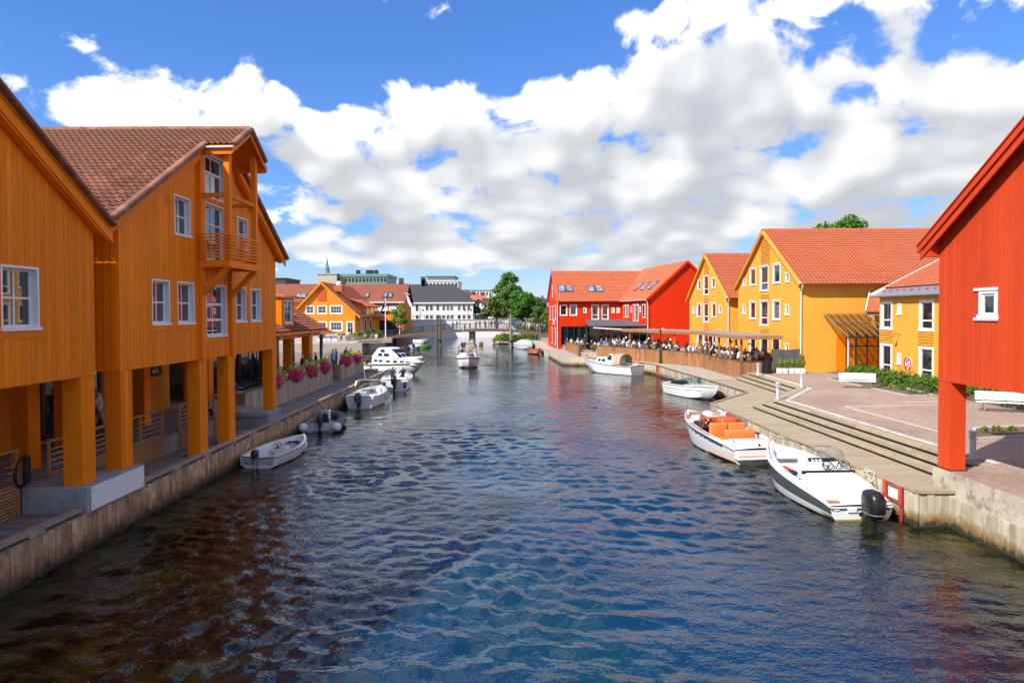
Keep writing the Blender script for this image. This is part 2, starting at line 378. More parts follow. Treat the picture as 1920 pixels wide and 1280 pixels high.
def water_mat():
    m = bpy.data.materials.new('water'); m.use_nodes = True; T = NG(m.node_tree); b = m.node_tree.nodes['Principled BSDF']
    geo = T.new('ShaderNodeNewGeometry'); P = geo.outputs['Position']; s = T.sep(P)
    # weed and stones showing through shallow water along the walls, elsewhere the reflected sky's blue is put into the colour
    wn = T.noise(T.vmath('MULTIPLY', P, (1., 1., 0.)), .55, 5., .62, .6)
    wn2 = T.noise(T.vmath('MULTIPLY', P, (1., 1., 0.)), 2.4, 3., .6, .4)
    shore_refl = T.math('MAXIMUM', T.math('MAXIMUM', T.maprange(s[0], -1.8, -5.2), T.maprange(s[0], 5.0, 9.5)), T.maprange(s[1], 11.5, 8.0, 0., .7))
    weed = T.math('MULTIPLY', T.maprange(T.math('ADD', T.math('MULTIPLY', wn, .7), T.math('MULTIPLY', wn2, .3)), .49, .62), shore_refl)
    refl_blue = T.mix(T.maprange(T.noise(P, .12, 2., .5), .4, .6), (.003, .028, .078), (.004, .038, .070))
    refl_blue = T.mix(shore_refl, refl_blue, (.003, .006, .003))  # painted sky blue stops where the houses' reflection and the weed begin
    c = T.mix(T.math('MULTIPLY', weed, .5), refl_blue, (.085, .075, .010))
    T.put(b.inputs['Base Color'], c); b.inputs['Roughness'].default_value = .035; b.inputs["IOR"].default_value = 1.42
    b.inputs['Specular IOR Level'].default_value = .55
    n1 = T.noise(T.vmath('MULTIPLY', P, (1., 1.25, 1.)), 3.2, 3., .6, .3)
    n2 = T.noise(T.vmath('MULTIPLY', P, (1., 1.4, 1.)), 9., 2., .55, .2)
    dist = T.maprange(s[1], 18., 80., 1., .30)
    patch = T.maprange(T.noise(P, .18, 3., .55), .38, .62, .30, 1.3)
    h = T.math('MULTIPLY', T.math('MULTIPLY', T.math('ADD', n1, T.math('MULTIPLY', n2, .28)), dist), patch)
    bn = T.new('ShaderNodeBump'); bn.inputs['Strength'].default_value = .5; bn.inputs['Distance'].default_value = .08
    T.put(bn.inputs['Height'], h); T.l.new(bn.outputs[0], b.inputs['Normal'])
    MT['water'] = m
water_mat()

def paving_mat():
    m = bpy.data.materials.new('brick_paving'); m.use_nodes = True; T = NG(m.node_tree); b = m.node_tree.nodes['Principled BSDF']
    geo = T.new('ShaderNodeNewGeometry')
    rot = T.new('ShaderNodeVectorRotate'); rot.inputs['Angle'].default_value = R(-8); T.put(rot.inputs['Vector'], geo.outputs['Position'])
    br = T.new('ShaderNodeTexBrick'); T.put(br.inputs['Vector'], rot.outputs[0]); br.inputs['Scale'].default_value = 1.
    br.inputs['Brick Width'].default_value = .24; br.inputs['Row Height'].default_value = .12; br.inputs['Mortar Size'].default_value = .008
    br.inputs['Color1'].default_value = (.46, .29, .20, 1); br.inputs['Color2'].default_value = (.345, .245, .19, 1); br.inputs['Mortar'].default_value = (.24, .19, .15, 1)
    n = T.noise(geo.outputs['Position'], .35, 5., .6); n2 = T.noise(geo.outputs['Position'], 3., 4., .6)
    f = T.math('MULTIPLY', T.maprange(n, .3, .7, .82, 1.18), T.maprange(n2, .3, .7, .9, 1.1))
    c = T.mix(1., br.outputs[0], T.xyz(f, f, f), 'MULTIPLY')
    sx = T.sep(geo.outputs['Position'])
    T.put(b.inputs['Base Color'], c); b.inputs['Roughness'].default_value = .9
    bn = T.new('ShaderNodeBump'); bn.inputs['Strength'].default_value = .3; bn.inputs['Distance'].default_value = .01; T.put(bn.inputs['Height'], br.outputs[1]); bn.invert = True
    T.l.new(bn.outputs[0], b.inputs['Normal']); MT['brick_paving'] = m
paving_mat()

def tide_wood(name, pale, dark, weed, zlo, zhi):
    """planks of a quay wall: bleached above, stained brown and green in the tidal zone"""
    m = bpy.data.materials.new(name); m.use_nodes = True; T = NG(m.node_tree); b = m.node_tree.nodes['Principled BSDF']
    geo = T.new('ShaderNodeNewGeometry'); oi = T.new('ShaderNodeObjectInfo'); P = geo.outputs['Position']; z = T.sep(P)[2]
    sh = T.vmath('ADD', P, T.vmath('SCALE', (3., 17., 5.), scale=oi.outputs['Random']))
    g = T.noise(T.vmath('MULTIPLY', sh, (9., 9., .8)), 1.4, 4., .6); pt = T.noise(sh, 3.1, 4., .65)
    c = T.mix(T.maprange(T.math('ADD', T.math('MULTIPLY', g, .5), T.math('MULTIPLY', pt, .5)), .36, .64), dark, pale)
    f = T.maprange(oi.outputs['Random'], 0., 1., .68, 1.22); c = T.mix(1., c, T.xyz(f, f, T.math('MULTIPLY', f, .97)), 'MULTIPLY')
    edge = T.math('ADD', z, T.math('MULTIPLY', T.math('SUBTRACT', pt, .5), .55))
    c = T.mix(T.maprange(edge, zhi, zlo), c, weed)
    c = T.mix(T.maprange(edge, zlo-.02, zlo-.12), c, (.035, .032, .018))
    T.put(b.inputs['Base Color'], c); b.inputs['Roughness'].default_value = .8
    bn = T.new('ShaderNodeBump'); bn.inputs['Strength'].default_value = .4; bn.inputs['Distance'].default_value = .02; T.put(bn.inputs['Height'], g); T.l.new(bn.outputs[0], b.inputs['Normal'])
    MT[name] = m
tide_wood('tide_wood_left', (.66, .44, .27), (.27, .125, .05), (.17, .09, .04), .22, .55)
tide_wood('tide_wood_right', (.58, .51, .40), (.42, .34, .22), (.24, .15, .05), .22, .48)
# ------------------------------------------------------------------ water
def build_water():
    rng = np.random.default_rng(3)
    ys = [6.5]
    while ys[-1] < 62: ys.append(ys[-1]+max(.045, .0042*ys[-1]))
    while ys[-1] < 420: ys.append(ys[-1]*1.03)
    ys = np.array(ys)
    xs = np.concatenate([[-75, -60, -46, -36, -28, -22, -18, -15], np.arange(-12.2, 15.4, .085), [17, 20, 24, 30, 40, 60]])
    X, Y = np.meshgrid(xs, ys); Z = np.zeros_like(X)
    fade = np.clip(1-(Y-26)/45, 0, 1)
    gust = np.clip(.72+.5*np.sin(X*.21+Y*.13+1)*np.sin(Y*.17-.4)+.35*np.sin(X*.45-Y*.31+.8*np.sin(.2*Y))+.2*np.sin(X*.9+Y*.5), .25, 1.5)
    for i in range(60):
        lam = .22*(1.5/.22)**rng.random(); k = 2*math.pi/lam
        th = R(74)+rng.normal()*.85                           # wind blows along the canal, crests mostly across it
        a = .0054*lam**.9*(.5+rng.random())
        ph = rng.random()*6.28
        res = np.clip((lam/np.maximum(.085, .0042*Y)-2.5)/3, 0, 1)
        q = k*(X*math.cos(th)+Y*math.sin(th))+ph+.6*np.sin(.4*X+ph)+.5*np.sin(.33*Y+2*ph)
        Z += a*(np.sin(q)+.22*np.cos(2*q))*res*gust
    Z *= fade
    nx, ny = len(xs), len(ys)
    idx = np.arange(nx*ny).reshape(ny, nx)
    faces = np.stack([idx[:-1, :-1], idx[:-1, 1:], idx[1:, 1:], idx[1:, :-1]], -1).reshape(-1, 4)
    me = bpy.data.meshes.new('water')
    me.vertices.add(nx*ny); me.vertices.foreach_set('co', np.stack([X, Y, Z], -1).astype(np.float32).ravel())
    me.loops.add(faces.size); me.loops.foreach_set('vertex_index', faces.astype(np.int32).ravel())
    me.polygons.add(len(faces)); me.polygons.foreach_set('loop_start', np.arange(0, faces.size, 4, dtype=np.int32))
    me.update(calc_edges=True); me.polygons.foreach_set('use_smooth', [True]*len(faces)); me.materials.append(MT['water'])
    tag(link('water', me), kind='structure')
build_water()

# ------------------------------------------------------------------ land, quays, plaza
DZ = .95                                   # level of the quay decks
def struct(mb, name, mats, **k): return tag(mb.build(name, mats, **k), kind='structure')
m = MB(); m.prism([(-10.99, -30), (-10.99, 61), (-46, 61), (-300, 61), (-300, -30)], -1.2, .905); quay_l = struct(m, 'quay', MT['concrete'])
m = MB(); m.prism([(-12.55, -30), (-12.55, 33), (-13.12, 33), (-13.12, 49.6), (-15.3, 49.6), (-15.3, 51.6), (-13.12, 51.6), (-13.12, 59.5), (-300, 59.5), (-300, -30)], -1.0, 1.6); struct(m, 'terrace', MT['deck_grey'])
m = MB(); m.prism([(11.36, 18.98), (30, 18.98), (30, 135), (3.5, 135), (3.5, 118), (5.1, 93.7), (5.9, 78.8), (8.4, 77.9), (13., 69.5), (13.9, 66.8), (14.6, 52), (14.93, 43.1), (11.04, 37.6)], -1.2, .905); quay_r = struct(m, 'quay', MT['concrete_right'])
PLAZA = [(12.38, -30), (300, -30), (300, 135), (5, 135), (6.2, 112), (7.4, 95), (8.1, 80.8), (9.85, 78.8), (15.2, 68.8), (17.5, 63.4), (17.45, 52.0), (18.38, 51.8), (17.77, 40.9), (14.12, 35.3), (14.38, 19.95), (12.38, 19.95)]
m = MB(); m.prism(PLAZA, -1.0, 1.47, 0); plaza = struct(m, 'plaza', [MT['brick_paving']])
m = MB(); m.prism([(-300, 109), (-33, 109), (-24.2, 110), (-23.5, 126), (-27, 132), (-30, 170), (-30, 600), (-900, 600), (-900, 109)], -1.2, 1.32); far_l = struct(m, 'pavement', MT['deck_far'])
m = MB(); m.prism([(5, 128), (300, 128), (900, 600), (-30, 600), (-30, 176), (3, 172)], -1.2, 1.9); struct(m, 'ground', MT['asphalt'])
m = MB(); m.prism([(-1500, 590), (1500, 590), (1500, 2600), (-1500, 2600)], -2, 3); struct(m, 'terrain', MT['leaf_dark'])

def planks_along(parent, name, mat, p, q, z0, z1, w=.21, t=.05, n_ind=999, jit=.03, side=1, gap=.012):
    """upright planks nailed to a quay wall from p to q; every plank an object of its own"""
    p, q = Vector((*p, 0)), Vector((*q, 0)); d = q-p; L = d.length; d.normalize(); n = max(1, int(L/w)); w = L/n
    key = 'upright_plank_%d' % round(w*1000)
    mb = MB(); mb.box((gap/2, 0, 0), (w-gap/2, t, 1)); me = mb.mesh(key, mat)
    ang = math.atan2(d.y, d.x)
    for i in range(n):
        o = link(name, me, parent, p+d*(i*w)+Vector((0, 0, z0))-(Vector((-d.y, d.x, 0))*rnd.uniform(0, .018) if t else Vector()), (0, 0, ang), (1, 1, z1-z0+rnd.uniform(-jit, jit)))
# left quay: planked wall, deck boards, kerb beam on blocks
planks_along(quay_l, 'wall_plank', MT['tide_wood_left'], (-10.93, 61), (-10.93, 13.2), -.45, DZ-.02, .208)
y = 13.0; k = 0
bm_ = MB(); bm_.box((-12.53, 0, 0), (-10.90, .135, .045)); board_me = bm_.mesh('deck_board', MT['deck_grey'])
rest = MB()
while y < 61:
    x0 = -12.53 if y < 33 else -13.10
    if y < 33: link('deck_board', board_me, quay_l, (rnd.uniform(-.015, .015), y, .908+rnd.uniform(0, .006)))
    else: rest.box((x0, y, .908), (-10.90+rnd.uniform(-.015, .015), y+.135, .952+rnd.uniform(-.004, .004)))
    y += .148
tag(rest.build('deck_boards', MT['deck_grey'], quay_l), kind='stuff')
bl = MB(); bl.box((-11.08, -.25, .955), (-10.93, .25, 1.03)); blm = bl.mesh('kerb_block', MT['quay_wood'])
y = 13.4
while y < 60:
    if not (16.9 < y < 19.6): link('kerb_block', blm, quay_l, (0, y, 0))
    y += 2.2
for (a, b) in ((12.5, 17.2), (19.3, 23.9), (24.0, 28.6), (28.7, 33.3), (33.4, 38.0), (38.1, 43.0), (43.1, 48.0), (48.1, 54.0), (54.1, 60.8)):
    mb = MB(); mb.box((-11.09, a, 1.031), (-10.91, b, 1.125)); mb.build('kerb_beam', MT['quay_wood'], quay_l)
# right quay: planked walls
pr = MT['tide_wood_right']
planks_along(quay_r, 'wall_plank', pr, (11.32, 18.93), (10.99, 37.62), -.45, DZ-.03, .20)
planks_along(quay_r, 'wall_plank', pr, (12.33, 18.92), (11.33, 18.92), -.45, DZ-.05, .2)
planks_along(quay_r, 'wall_plank', pr, (14.88, 43.13), (14.55, 52.0), -.45, DZ-.03, .26)
planks_along(quay_r, 'wall_plank', pr, (14.55, 52.0), (13.85, 66.8), -.45, DZ-.03, .30)
planks_along(quay_r, 'wall_plank', pr, (13.85, 66.8), (12.95, 69.5), -.45, DZ-.03, .30)
planks_along(quay_r, 'wall_plank', pr, (12.95, 69.5), (8.38, 77.85), -.45, DZ-.03, .35)
planks_along(quay_r, 'wall_plank', pr, (8.38, 77.85), (5.88, 78.75), -.45, DZ-.03, .4)
planks_along(quay_r, 'wall_plank', pr, (5.85, 78.8), (5.05, 93.7), -.45, DZ-.03, .5)
planks_along(quay_r, 'wall_plank', pr, (10.99, 37.62), (14.88, 43.13), -.45, DZ-.03, .25)
# concrete wall with planking below under the red house
m = MB(); m.prism([(12.30, -10), (12.37, -10), (12.37, 19.9), (12.30, 19.9)], .80, 1.475); wall_r = tag(m.build('quay_wall', MT['concrete_right']), kind='structure')
m = MB(); m.prism([(12.24, -10), (12.5, -10), (12.5, 19.05), (12.24, 19.05)], -.6, .80); wall_b = m.build('wall_footing', MT['concrete'], wall_r)
planks_along(wall_r, 'wall_plank', pr, (12.22, 9.0), (12.22, 18.86), -.45, .82, .2)
# right deck boards
rest = MB(); y = 19.0
while y < 51.9:
    if y < 37.6: xl = 11.36+(11.04-11.36)*(y-18.98)/(37.6-18.98)-.06
    elif y < 43.1: xl = 11.04+(14.93-11.04)*(y-37.6)/5.5-.02
    else: xl = 14.93+(14.6-14.93)*(y-43.1)/8.9-.06
    xr = 12.98+(12.73-12.98)*(y-19)/17.3 if y < 36.3 else (12.73+(y-36.3)/5.8*3.8 if y < 42.1 else 16.55+(y-42.1)*.046)
    if xr-xl > .1: rest.box((xl+rnd.uniform(-.012, .012), y, .908), (xr+.03, y+.128, .950+rnd.uniform(-.003, .004)))
    y += .14
tag(rest.build('deck_boards', MT['deck_pale'], quay_r), kind='stuff')
rest = MB()   # walkway past the terrace
def walk(t):  # outer and inner edge of the walkway, t along
    o = [(14.56, 52.), (13.85, 66.8), (12.95, 69.5), (8.4, 77.9), (5.9, 78.85), (5.1, 93.7), (4.9, 97)]; i = [(17.42, 52.), (17.45, 63.4), (15.15, 68.8), (9.8, 78.8), (8.05, 80.8), (7.35, 95), (7.2, 97)]
    k = min(int(t), 5); f = t-k
    return [Vector((*a[k], 0)).lerp(Vector((*a[k+1], 0)), f) for a in (o, i)]
for k in range(6):
    L = (walk(k+.999)[0]-walk(k)[0]).length; n = max(2, int(max(L, (walk(k+.999)[1]-walk(k)[1]).length)/.3))
    for j in range(n):
        a, b = walk(k+j/n); c, d = walk(k+(j+.93)/n)
        rest.prism([a, b, d, c], .907, .948+rnd.uniform(-.003, .003))
tag(rest.build('walkway_boards', MT['deck_far'], quay_r), kind='stuff')
# edge beams along the right deck
for (p, q) in (((11.30, 19.0), (11.14, 28.2)), ((11.13, 28.3), (10.98, 37.6)), ((11.0, 37.7), (14.85, 43.05)), ((14.85, 43.2), (14.56, 51.9)), ((14.55, 52.1), (13.86, 66.7)), ((13.84, 66.9), (12.96, 69.4)), ((12.93, 69.6), (8.42, 77.8))):
    mb = MB(); mb.bar((*p, .985), (*q, .985), .12, .062); mb.build('edge_beam', MT['deck_pale'] if p[1] < 43 else MT['dark_wood'], quay_r)
mb = MB(); mb.bar((11.3, 18.93, 1.0), (12.3, 18.93, 1.0), .16, .08); mb.build('edge_beam', MT['deck_pale'], quay_r)
# wooden steps up to the plaza
RISE = .173
S = [[(13.00, 19.0), (12.75, 36.3), (16.55, 42.1), (17.0, 51.9)], [(13.45, 19.0), (13.20, 36.0), (16.95, 41.7), (17.47, 51.9)], [(13.9, 19.0), (13.65, 35.65), (17.35, 41.3), (17.93, 51.85)], [(14.36, 19.0), (14.10, 35.3), (17.75, 40.9), (18.36, 51.8)]]
steps = tag(bpy.data.objects.new('steps', None), kind='structure'); COL.objects.link(steps); XF[steps.name] = Matrix()
for k in range(3):
    zt = DZ+RISE*(k+1)-.05
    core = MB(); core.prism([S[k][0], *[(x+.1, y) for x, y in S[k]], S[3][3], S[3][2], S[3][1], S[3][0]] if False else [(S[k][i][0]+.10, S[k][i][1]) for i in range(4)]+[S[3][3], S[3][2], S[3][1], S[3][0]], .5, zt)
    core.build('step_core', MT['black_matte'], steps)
    for i in range(3):
        a0, a1, b0, b1 = [Vector((*q, 0)) for q in (S[k][i], S[k][i+1], S[k+1][i], S[k+1][i+1])]
        nseg = max(1, round((a1-a0).length/4.2))
        for j in range(nseg):
            for w in range(3):
                f0, f1 = w/3+.012, (w+1)/3-.012
                t0, t1 = j/nseg+.0015, (j+1)/nseg-.0015
                A, B = a0.lerp(b0, f0), a1.lerp(b1, f0); C, D = a0.lerp(b0, f1), a1.lerp(b1, f1)
                mb = MB(); mb.prism([A.lerp(B, t0), C.lerp(D, t0), C.lerp(D, t1), A.lerp(B, t1)], (zt-.045 if w == 0 else zt+.004), zt+.05+rnd.uniform(-.004, .003)-(.004 if k == 2 else 0))
                mb.build('step_plank', MT['deck_pale'], steps)
        mb = MB(); mb.bar((*(a0+(b0-a0)*.12).xy, zt-.06), (*(a1+(b1-a1)*.12).xy, zt-.06), .03, .085); mb.build('gap_strip', MT['black_matte'], steps)  # black strip paints in the dark gap under the tread
# row of stone setts along the plaza edge
st = MB(); st.rbox((-.10, -.075, 0), (.10, .075, .05), .015, seg=1); stm = st.mesh('sett', MT['kerb_stone'])
edge = [(14.47, 20.2), (14.21, 35.2), (17.87, 40.8), (18.48, 51.7)]; n = 0
for i in range(3):
    p, q = Vector((*edge[i], 1.452)), Vector((*edge[i+1], 1.452)); L = (q-p).length; c = int(L/.168)
    for j in range(c):
        if n < 290: link('sett', stm, plaza, p.lerp(q, (j+.5)/c)+Vector((rnd.uniform(-.02, .02), 0, rnd.uniform(-.004, .006))), (0, 0, math.atan2((q-p).y, (q-p).x)+R(90)+rnd.uniform(-.06, .06)))
        n += 1
# painted lines on the plaza
def gp(x, y, lvl):
    Yd = 1280*(CAM_Z-lvl)/(y-588); return Vector(((x-960)/1280*Yd, Yd, lvl))
for (p, q) in (((1585, 764.5), (1765, 761.5)), ((1585, 764.5), (1772, 815)), ((1700, 757), (1770, 756))):
    a, b = gp(*p, 1.474), gp(*q, 1.474); mb = MB(); d = (b-a).normalized(); nn = Vector((-d.y, d.x, 0))*.055
    mb.add([a-nn, b-nn, b+nn, a+nn], [(0, 1, 2, 3)]); mb.build('painted_line', MT['paint_line'], plaza)
# soil beds with kerbs
for (pts, nm) in (([(1553, 713), (1600, 709), (1752, 744), (1705, 745.5)], 'bed'), ([(1828, 808), (1990, 801), (2010, 818), (1832, 827)], 'bed')):
    P = [gp(x, y, 1.475) for x, y in pts]; mb = MB(); mb.prism([(p.x, p.y) for p in P], 1.40, 1.49); bed = struct(mb, 'soil_bed', MT['soil'])
    for i in range(4):
        a, b = P[i], P[(i+1) % 4]; mb = MB(); mb.bar((*a.xy, 1.49), (*b.xy, 1.49), .1, .09); mb.build('kerb', MT['kerb_stone'], bed)

# ------------------------------------------------------------------ houses
def top_fn(W, zr, slope): return lambda u: zr-slope*abs(u-W/2)
def cells(ua, ub, ops, zb, top, brk=()):
    """split the wall strip ua..ub into cells that leave the openings free: (u0, u1, z0a, z0b, z1a, z1b)"""
    us = sorted({ua, ub, *[b for b in brk if ua < b < ub], *[e for o in ops for e in o[:2] if ua < e < ub]})
    out = []
    for a, b in zip(us, us[1:]):
        if b-a < 1e-4: continue
        mid = (a+b)/2; z = zb(mid) if callable(zb) else zb
        for o in sorted([o for o in ops if o[0] < mid < o[1]], key=lambda o: o[2]):
            if o[2] > z+.01: out.append((a, b, z, z, o[2], o[2]))
            z = max(z, o[3])
        ta, tb = top(a), top(b)
        if min(ta, tb) > z+.01: out.append((a, b, z, z, ta, tb))
        elif max(ta, tb) > z+.02: out.append((a, b, z, z, max(ta, z+.005), max(tb, z+.005)))
    return out
def cell_box(mb, c, y0, y1, m=0):
    a, b, p, q, r, s_ = c
    mb.add([(a, y0, p), (b, y0, q), (b, y1, q), (a, y1, p), (a, y0, r), (b, y0, s_), (b, y1, s_), (a, y1, r)], [(0,3,2,1),(4,5,6,7),(0,1,5,4),(1,2,6,5),(2,3,7,6),(3,0,4,7)], m)

def window(parent, u0, u1, z0, z1, depth=.20, bars=(1, 1), trim=.055, frame=.055, glass='window_glass', sill=True, proud=.035, transom=None, single=False, label=None, y0=0., name='window', trim_mat='white_paint'):
    """white lined opening; y0 is the wall face, +y goes into the wall"""
    c = MB()
    f, b = y0-proud, y0+depth
    c.box((u0-.0, f, z1-trim), (u1+.0, b, z1)); c.box((u0, f, z0), (u0+trim, b, z1-trim)); c.box((u1-trim, f, z0), (u1, b, z1-trim))
    c.box((u0-(.03 if sill else 0), f-(.04 if sill else 0), z0-.03), (u1+(.03 if sill else 0), b, z0+trim*.8))
    w = c.build(name, MT[trim_mat], parent)
    if label: w['label'] = label
    a0, a1, c0, c1 = u0+trim, u1-trim, z0+trim*.8, z1-trim
    fr = MB(); g0, g1 = b-.075, b-.02
    fr.box((a0, g0, c0), (a1, g1, c0+frame)); fr.box((a0, g0, c1-frame), (a1, g1, c1)); fr.box((a0, g0, c0+frame), (a0+frame, g1, c1-frame)); fr.box((a1-frame, g0, c0+frame), (a1, g1, c1-frame))
    nu, nz = bars; iu = [a0+frame+(a1-a0-2*frame)*i/(nu+1) for i in range(nu+2)]
    zs = [c0+frame]+([c0+frame+(c1-c0-2*frame)*t for t in transom] if transom else [c0+frame+(c1-c0-2*frame)*i/(nz+1) for i in range(1, nz+1)])+[c1-frame]
    hb = .022
    for i in range(1, nu+1): fr.box((iu[i]-hb, g0+.006, zs[0]), (iu[i]+hb, g1-.004, zs[-1]))
    tb = .045 if transom else hb
    for z in zs[1:-1]: fr.box((a0+frame, g0+.003, z-tb), (a1-frame, g1-.002, z+tb))
    fr.build('sash', MT[trim_mat], w)
    if single:
        p = MB(); p.box((a0+.01, g0+.03, c0+.01), (a1-.01, g0+.042, c1-.01)); p.build('pane', MT[glass], w)
    else:
        for i in range(nu+1):
            for j in range(len(zs)-1):
                p = MB(); t = rnd.uniform(-.003, .003); p.box((iu[i]+.004, g0+.026+t, zs[j]+.004), (iu[i+1]-.004, g0+.036+t, zs[j+1]-.004)); p.build('pane', MT[glass], w)
    return w

def tile_mesh(mat, w=.30, L=.40, lift=.055, name='roof_tile'):
    prof = [(0, .012), (.18, .0), (.38, .004), (.58, .034), (.80, .050), (1.0, .022)]
    mb = MB(); n = len(prof)
    vs = [(w*x, 0, z) for x, z in prof]+[(w*x, L, z+lift) for x, z in prof]+[(w*x, L, z+lift-.028) for x, z in prof]
    fs = [(i, i+1, n+i+1, n+i) for i in range(n-1)]+[(n+i, n+i+1, 2*n+i+1, 2*n+i) for i in range(n-1)]
    mb.add(vs, fs); return mb
def tiles(parent, org, along, down, n_along, n_down, mat, w=.30, exp=.345, individual=0, order=None, skip=None, name='roof_tile'):
    """tile courses; org = ridge corner, along = ridge direction, down = slope direction (local axes of parent)"""
    along, down = Vector(along).normalized(), Vector(down).normalized(); nrm = along.cross(down)
    if nrm.z < 0:
        org = Vector(org)+along*(n_along*w); along = -along; nrm = -nrm
        if skip: skip0 = skip; skip = lambda i, j: skip0(n_along-1-i, j)
    M0 = Matrix((along, down, nrm)).transposed()
    tm = tile_mesh(MT[mat], w, exp*1.14); me = tm.mesh(name, MT[mat])
    pos = [(i, j) for j in range(n_down) for i in range(n_along) if not (skip and skip(i, j))]
    if order: pos.sort(key=order)
    rest_v = []; base = np.array(tm.v); Mb = np.array(M0)
    rest = MB()
    for k, (i, j) in enumerate(pos):
        p = Vector(org)+along*(i*w)+down*(j*exp)+nrm*.012
        if k < individual:
            o = link(name, me, parent); o.matrix_basis = Matrix.Translation(p+nrm*rnd.uniform(0, .006)) @ (M0 @ Matrix.Rotation(rnd.uniform(-.012, .012), 3, 'Z')).to_4x4()
        else:
            q = base @ Mb.T + np.array(p+nrm*rnd.uniform(0, .006)); rest.add([tuple(r) for r in q], tm.f)
    if rest.v: tag(rest.build('roof_tiles', MT[mat], parent), kind='stuff')

def roof_slabs(parent, W, D, zr, slope, ov_f, ov_b, ov_e, mat, th=.10, y_ranges=None):
    """two sloping slabs, ridge along +y; returns the roof part"""
    mb = MB(); c = 1/math.hypot(1, slope)
    for sgn in (-1, 1):
        e = W/2+ov_e; ue = W/2+sgn*e; ze = zr-slope*e
        P = [(W/2, zr), (ue, ze), (ue, ze-th*1.2), (W/2, zr-th*1.2)]
        mb.ext([(u, -ov_f, z) for u, z in P], (0, D+ov_f+ov_b, 0))
    return mb.build('roof', MT[mat], parent)
def barge(parent, W, zr, slope, y, ov_e, mat, h=.28, t=.045, drop=.02, name='barge_board'):
    for sgn in (-1, 1):
        e = W/2+ov_e; ue = W/2+sgn*e; ze = zr-slope*e
        mb = MB(); mb.ext([(W/2, y, zr-drop), (ue, y, ze-drop), (ue, y, ze-drop-h), (W/2, y, zr-drop-h)], (0, t, 0)); mb.build(name, MT[mat], parent)

# ---------------------------------------------------------------- left row: two orange houses on posts
def gable_boards(parent, ua, ub, w, ops, zb, top, brk, mat, t=.035, gap=.005):
    u = ua
    while u < ub-.02:
        v = min(u+w, ub); c = cells(u+gap, v-gap, ops, zb, top, brk)
        if len({(q[0], q[1]) for q in c}) <= 1:
            for q in c:
                mb = MB(); cell_box(mb, q, -t-rnd.uniform(0, .006), 0); mb.build('wall_board', MT[mat], parent)
        else:
            y = -t-rnd.uniform(0, .006); grp = []                 # cells that touch side by side form one notched board
            for q in c:
                for g_ in grp:
                    if any(abs(r[1]-q[0]) < 1e-6 and r[2] < q[5]-1e-6 and q[2] < r[5]-1e-6 for r in g_): g_.append(q); break
                else: grp.append([q])
            for g_ in grp:
                mb = MB()
                for q in g_: cell_box(mb, q, y, 0)
                mb.build('wall_board', MT[mat], parent)
        u += w
FX = -11.1                                 # plane of the orange facades
def orange_house_near():
    W = 13.4; y0 = 18.1-W
    H = thing('orange_house', 'orange boarded gable house on posts, nearest on the left bank', 'house', (FX, y0, 0), R(90))
    zr = 12.62; sl = .6; top0 = top_fn(W, zr, sl); top = lambda u: top0(u)-.16
    ops = [(10.10, 11.30, 5.69, 7.12)]
    zb = 4.42
    wall = MB()
    for c in cells(6.7, W, ops, zb, top, (W/2,)): cell_box(wall, c, .0, .24)
    wall.box((W-.2, .24, zb), (W, 14, 8.2)); wall.box((6.7, .24, zb), (W-.2, 14, zb+.2))
    wall.build('wall', MT['orange_paint'], H)
    gable_boards(H, 6.7, W, .172, ops, zb, top, (W/2,), 'orange_paint')
    window(H, *ops[0], depth=.2)
    tr = MB(); tr.box((9.95, -.055, 5.50), (11.45, -.036, 5.62)); tr.build('apron_board', MT['orange_paint'], H)
    roof = roof_slabs(H, W, 14, zr, sl, .30, 0, .45, 'orange_paint', .09)
    barge(H, W, zr-.06, sl, -.30, .45, 'orange_paint', .30, .05); barge(H, W, zr-.26, sl, -.26, .30, 'orange_paint', .16, .2, name='inner_barge_board')
    c = math.hypot(1, sl); e = (W/2+.5)*c; vt = MB(); vt.rbox((-.13, 0, -.06), (.13, .36, .05), .03, seg=1); vm = vt.mesh('verge_tile', MT['tile_brown'])
    for j in range(int(e/.33)):
        p = Vector((W/2, -.34, zr+.06))+Vector((1/c, 0, -sl/c))*(j*.33); al = Vector((0, -1, 0)); dn = Vector((1/c, 0, -sl/c))
        o = link('verge_tile', vm, roof); o.matrix_basis = Matrix.Translation(p) @ Matrix((al, dn, al.cross(dn))).transposed().to_4x4()
    # posts below: (u, v, width, depth, base)
    for (u, v, wu, wv, zb_) in ((W-.62, .0, .60, .45, 1.62), (W-.9, 2.6, .55, .5, 1.6), (W-5.0, 2.6, .55, .5, 1.6), (W-5.2, 0., .6, .45, 1.6)):
        mb = MB(); mb.box((u, v, zb_), (u+wu, v+wv, 4.415)); p = mb.build('post', MT['orange_paint'], H)
        bd = MB(); bd.box((u+.02, v-.022, zb_+.02), (u+wu*.34, v-.001, 4.41)); bd.box((u+wu*.345, v-.026, zb_+.02), (u+wu*.67, v-.001, 4.41)); bd.box((u+wu*.675, v-.022, zb_+.02), (u+wu-.01, v-.001, 4.41)); bd.build('cover_board', MT['orange_paint'], p)
    # recessed ground floor wall with dark glazing
    gw = MB(); gw.box((2, 5.2, 1.6), (W, 5.4, 4.4)); gw.build('ground_floor_wall', MT['orange_paint'], H)
    for (a, b) in ((5.2, 6.8), (7.2, 8.7), (9.2, 10.3), (11.2, 12.0)):
        window(H, a, b, 1.75, 4.1, depth=.05, bars=(1, 0), trim=.06, glass='dark_glass', sill=False, y0=5.17, name='glazed_door', trim_mat='dark_metal', single=True)
    mb = MB(); mb.tube([(W-3.0, 4.9, 4.4), (W-3.0, 4.9, 1.6)], .05, 8); mb.build('downpipe', MT['grey_metal'], H, smooth=40)
orange_house_near()

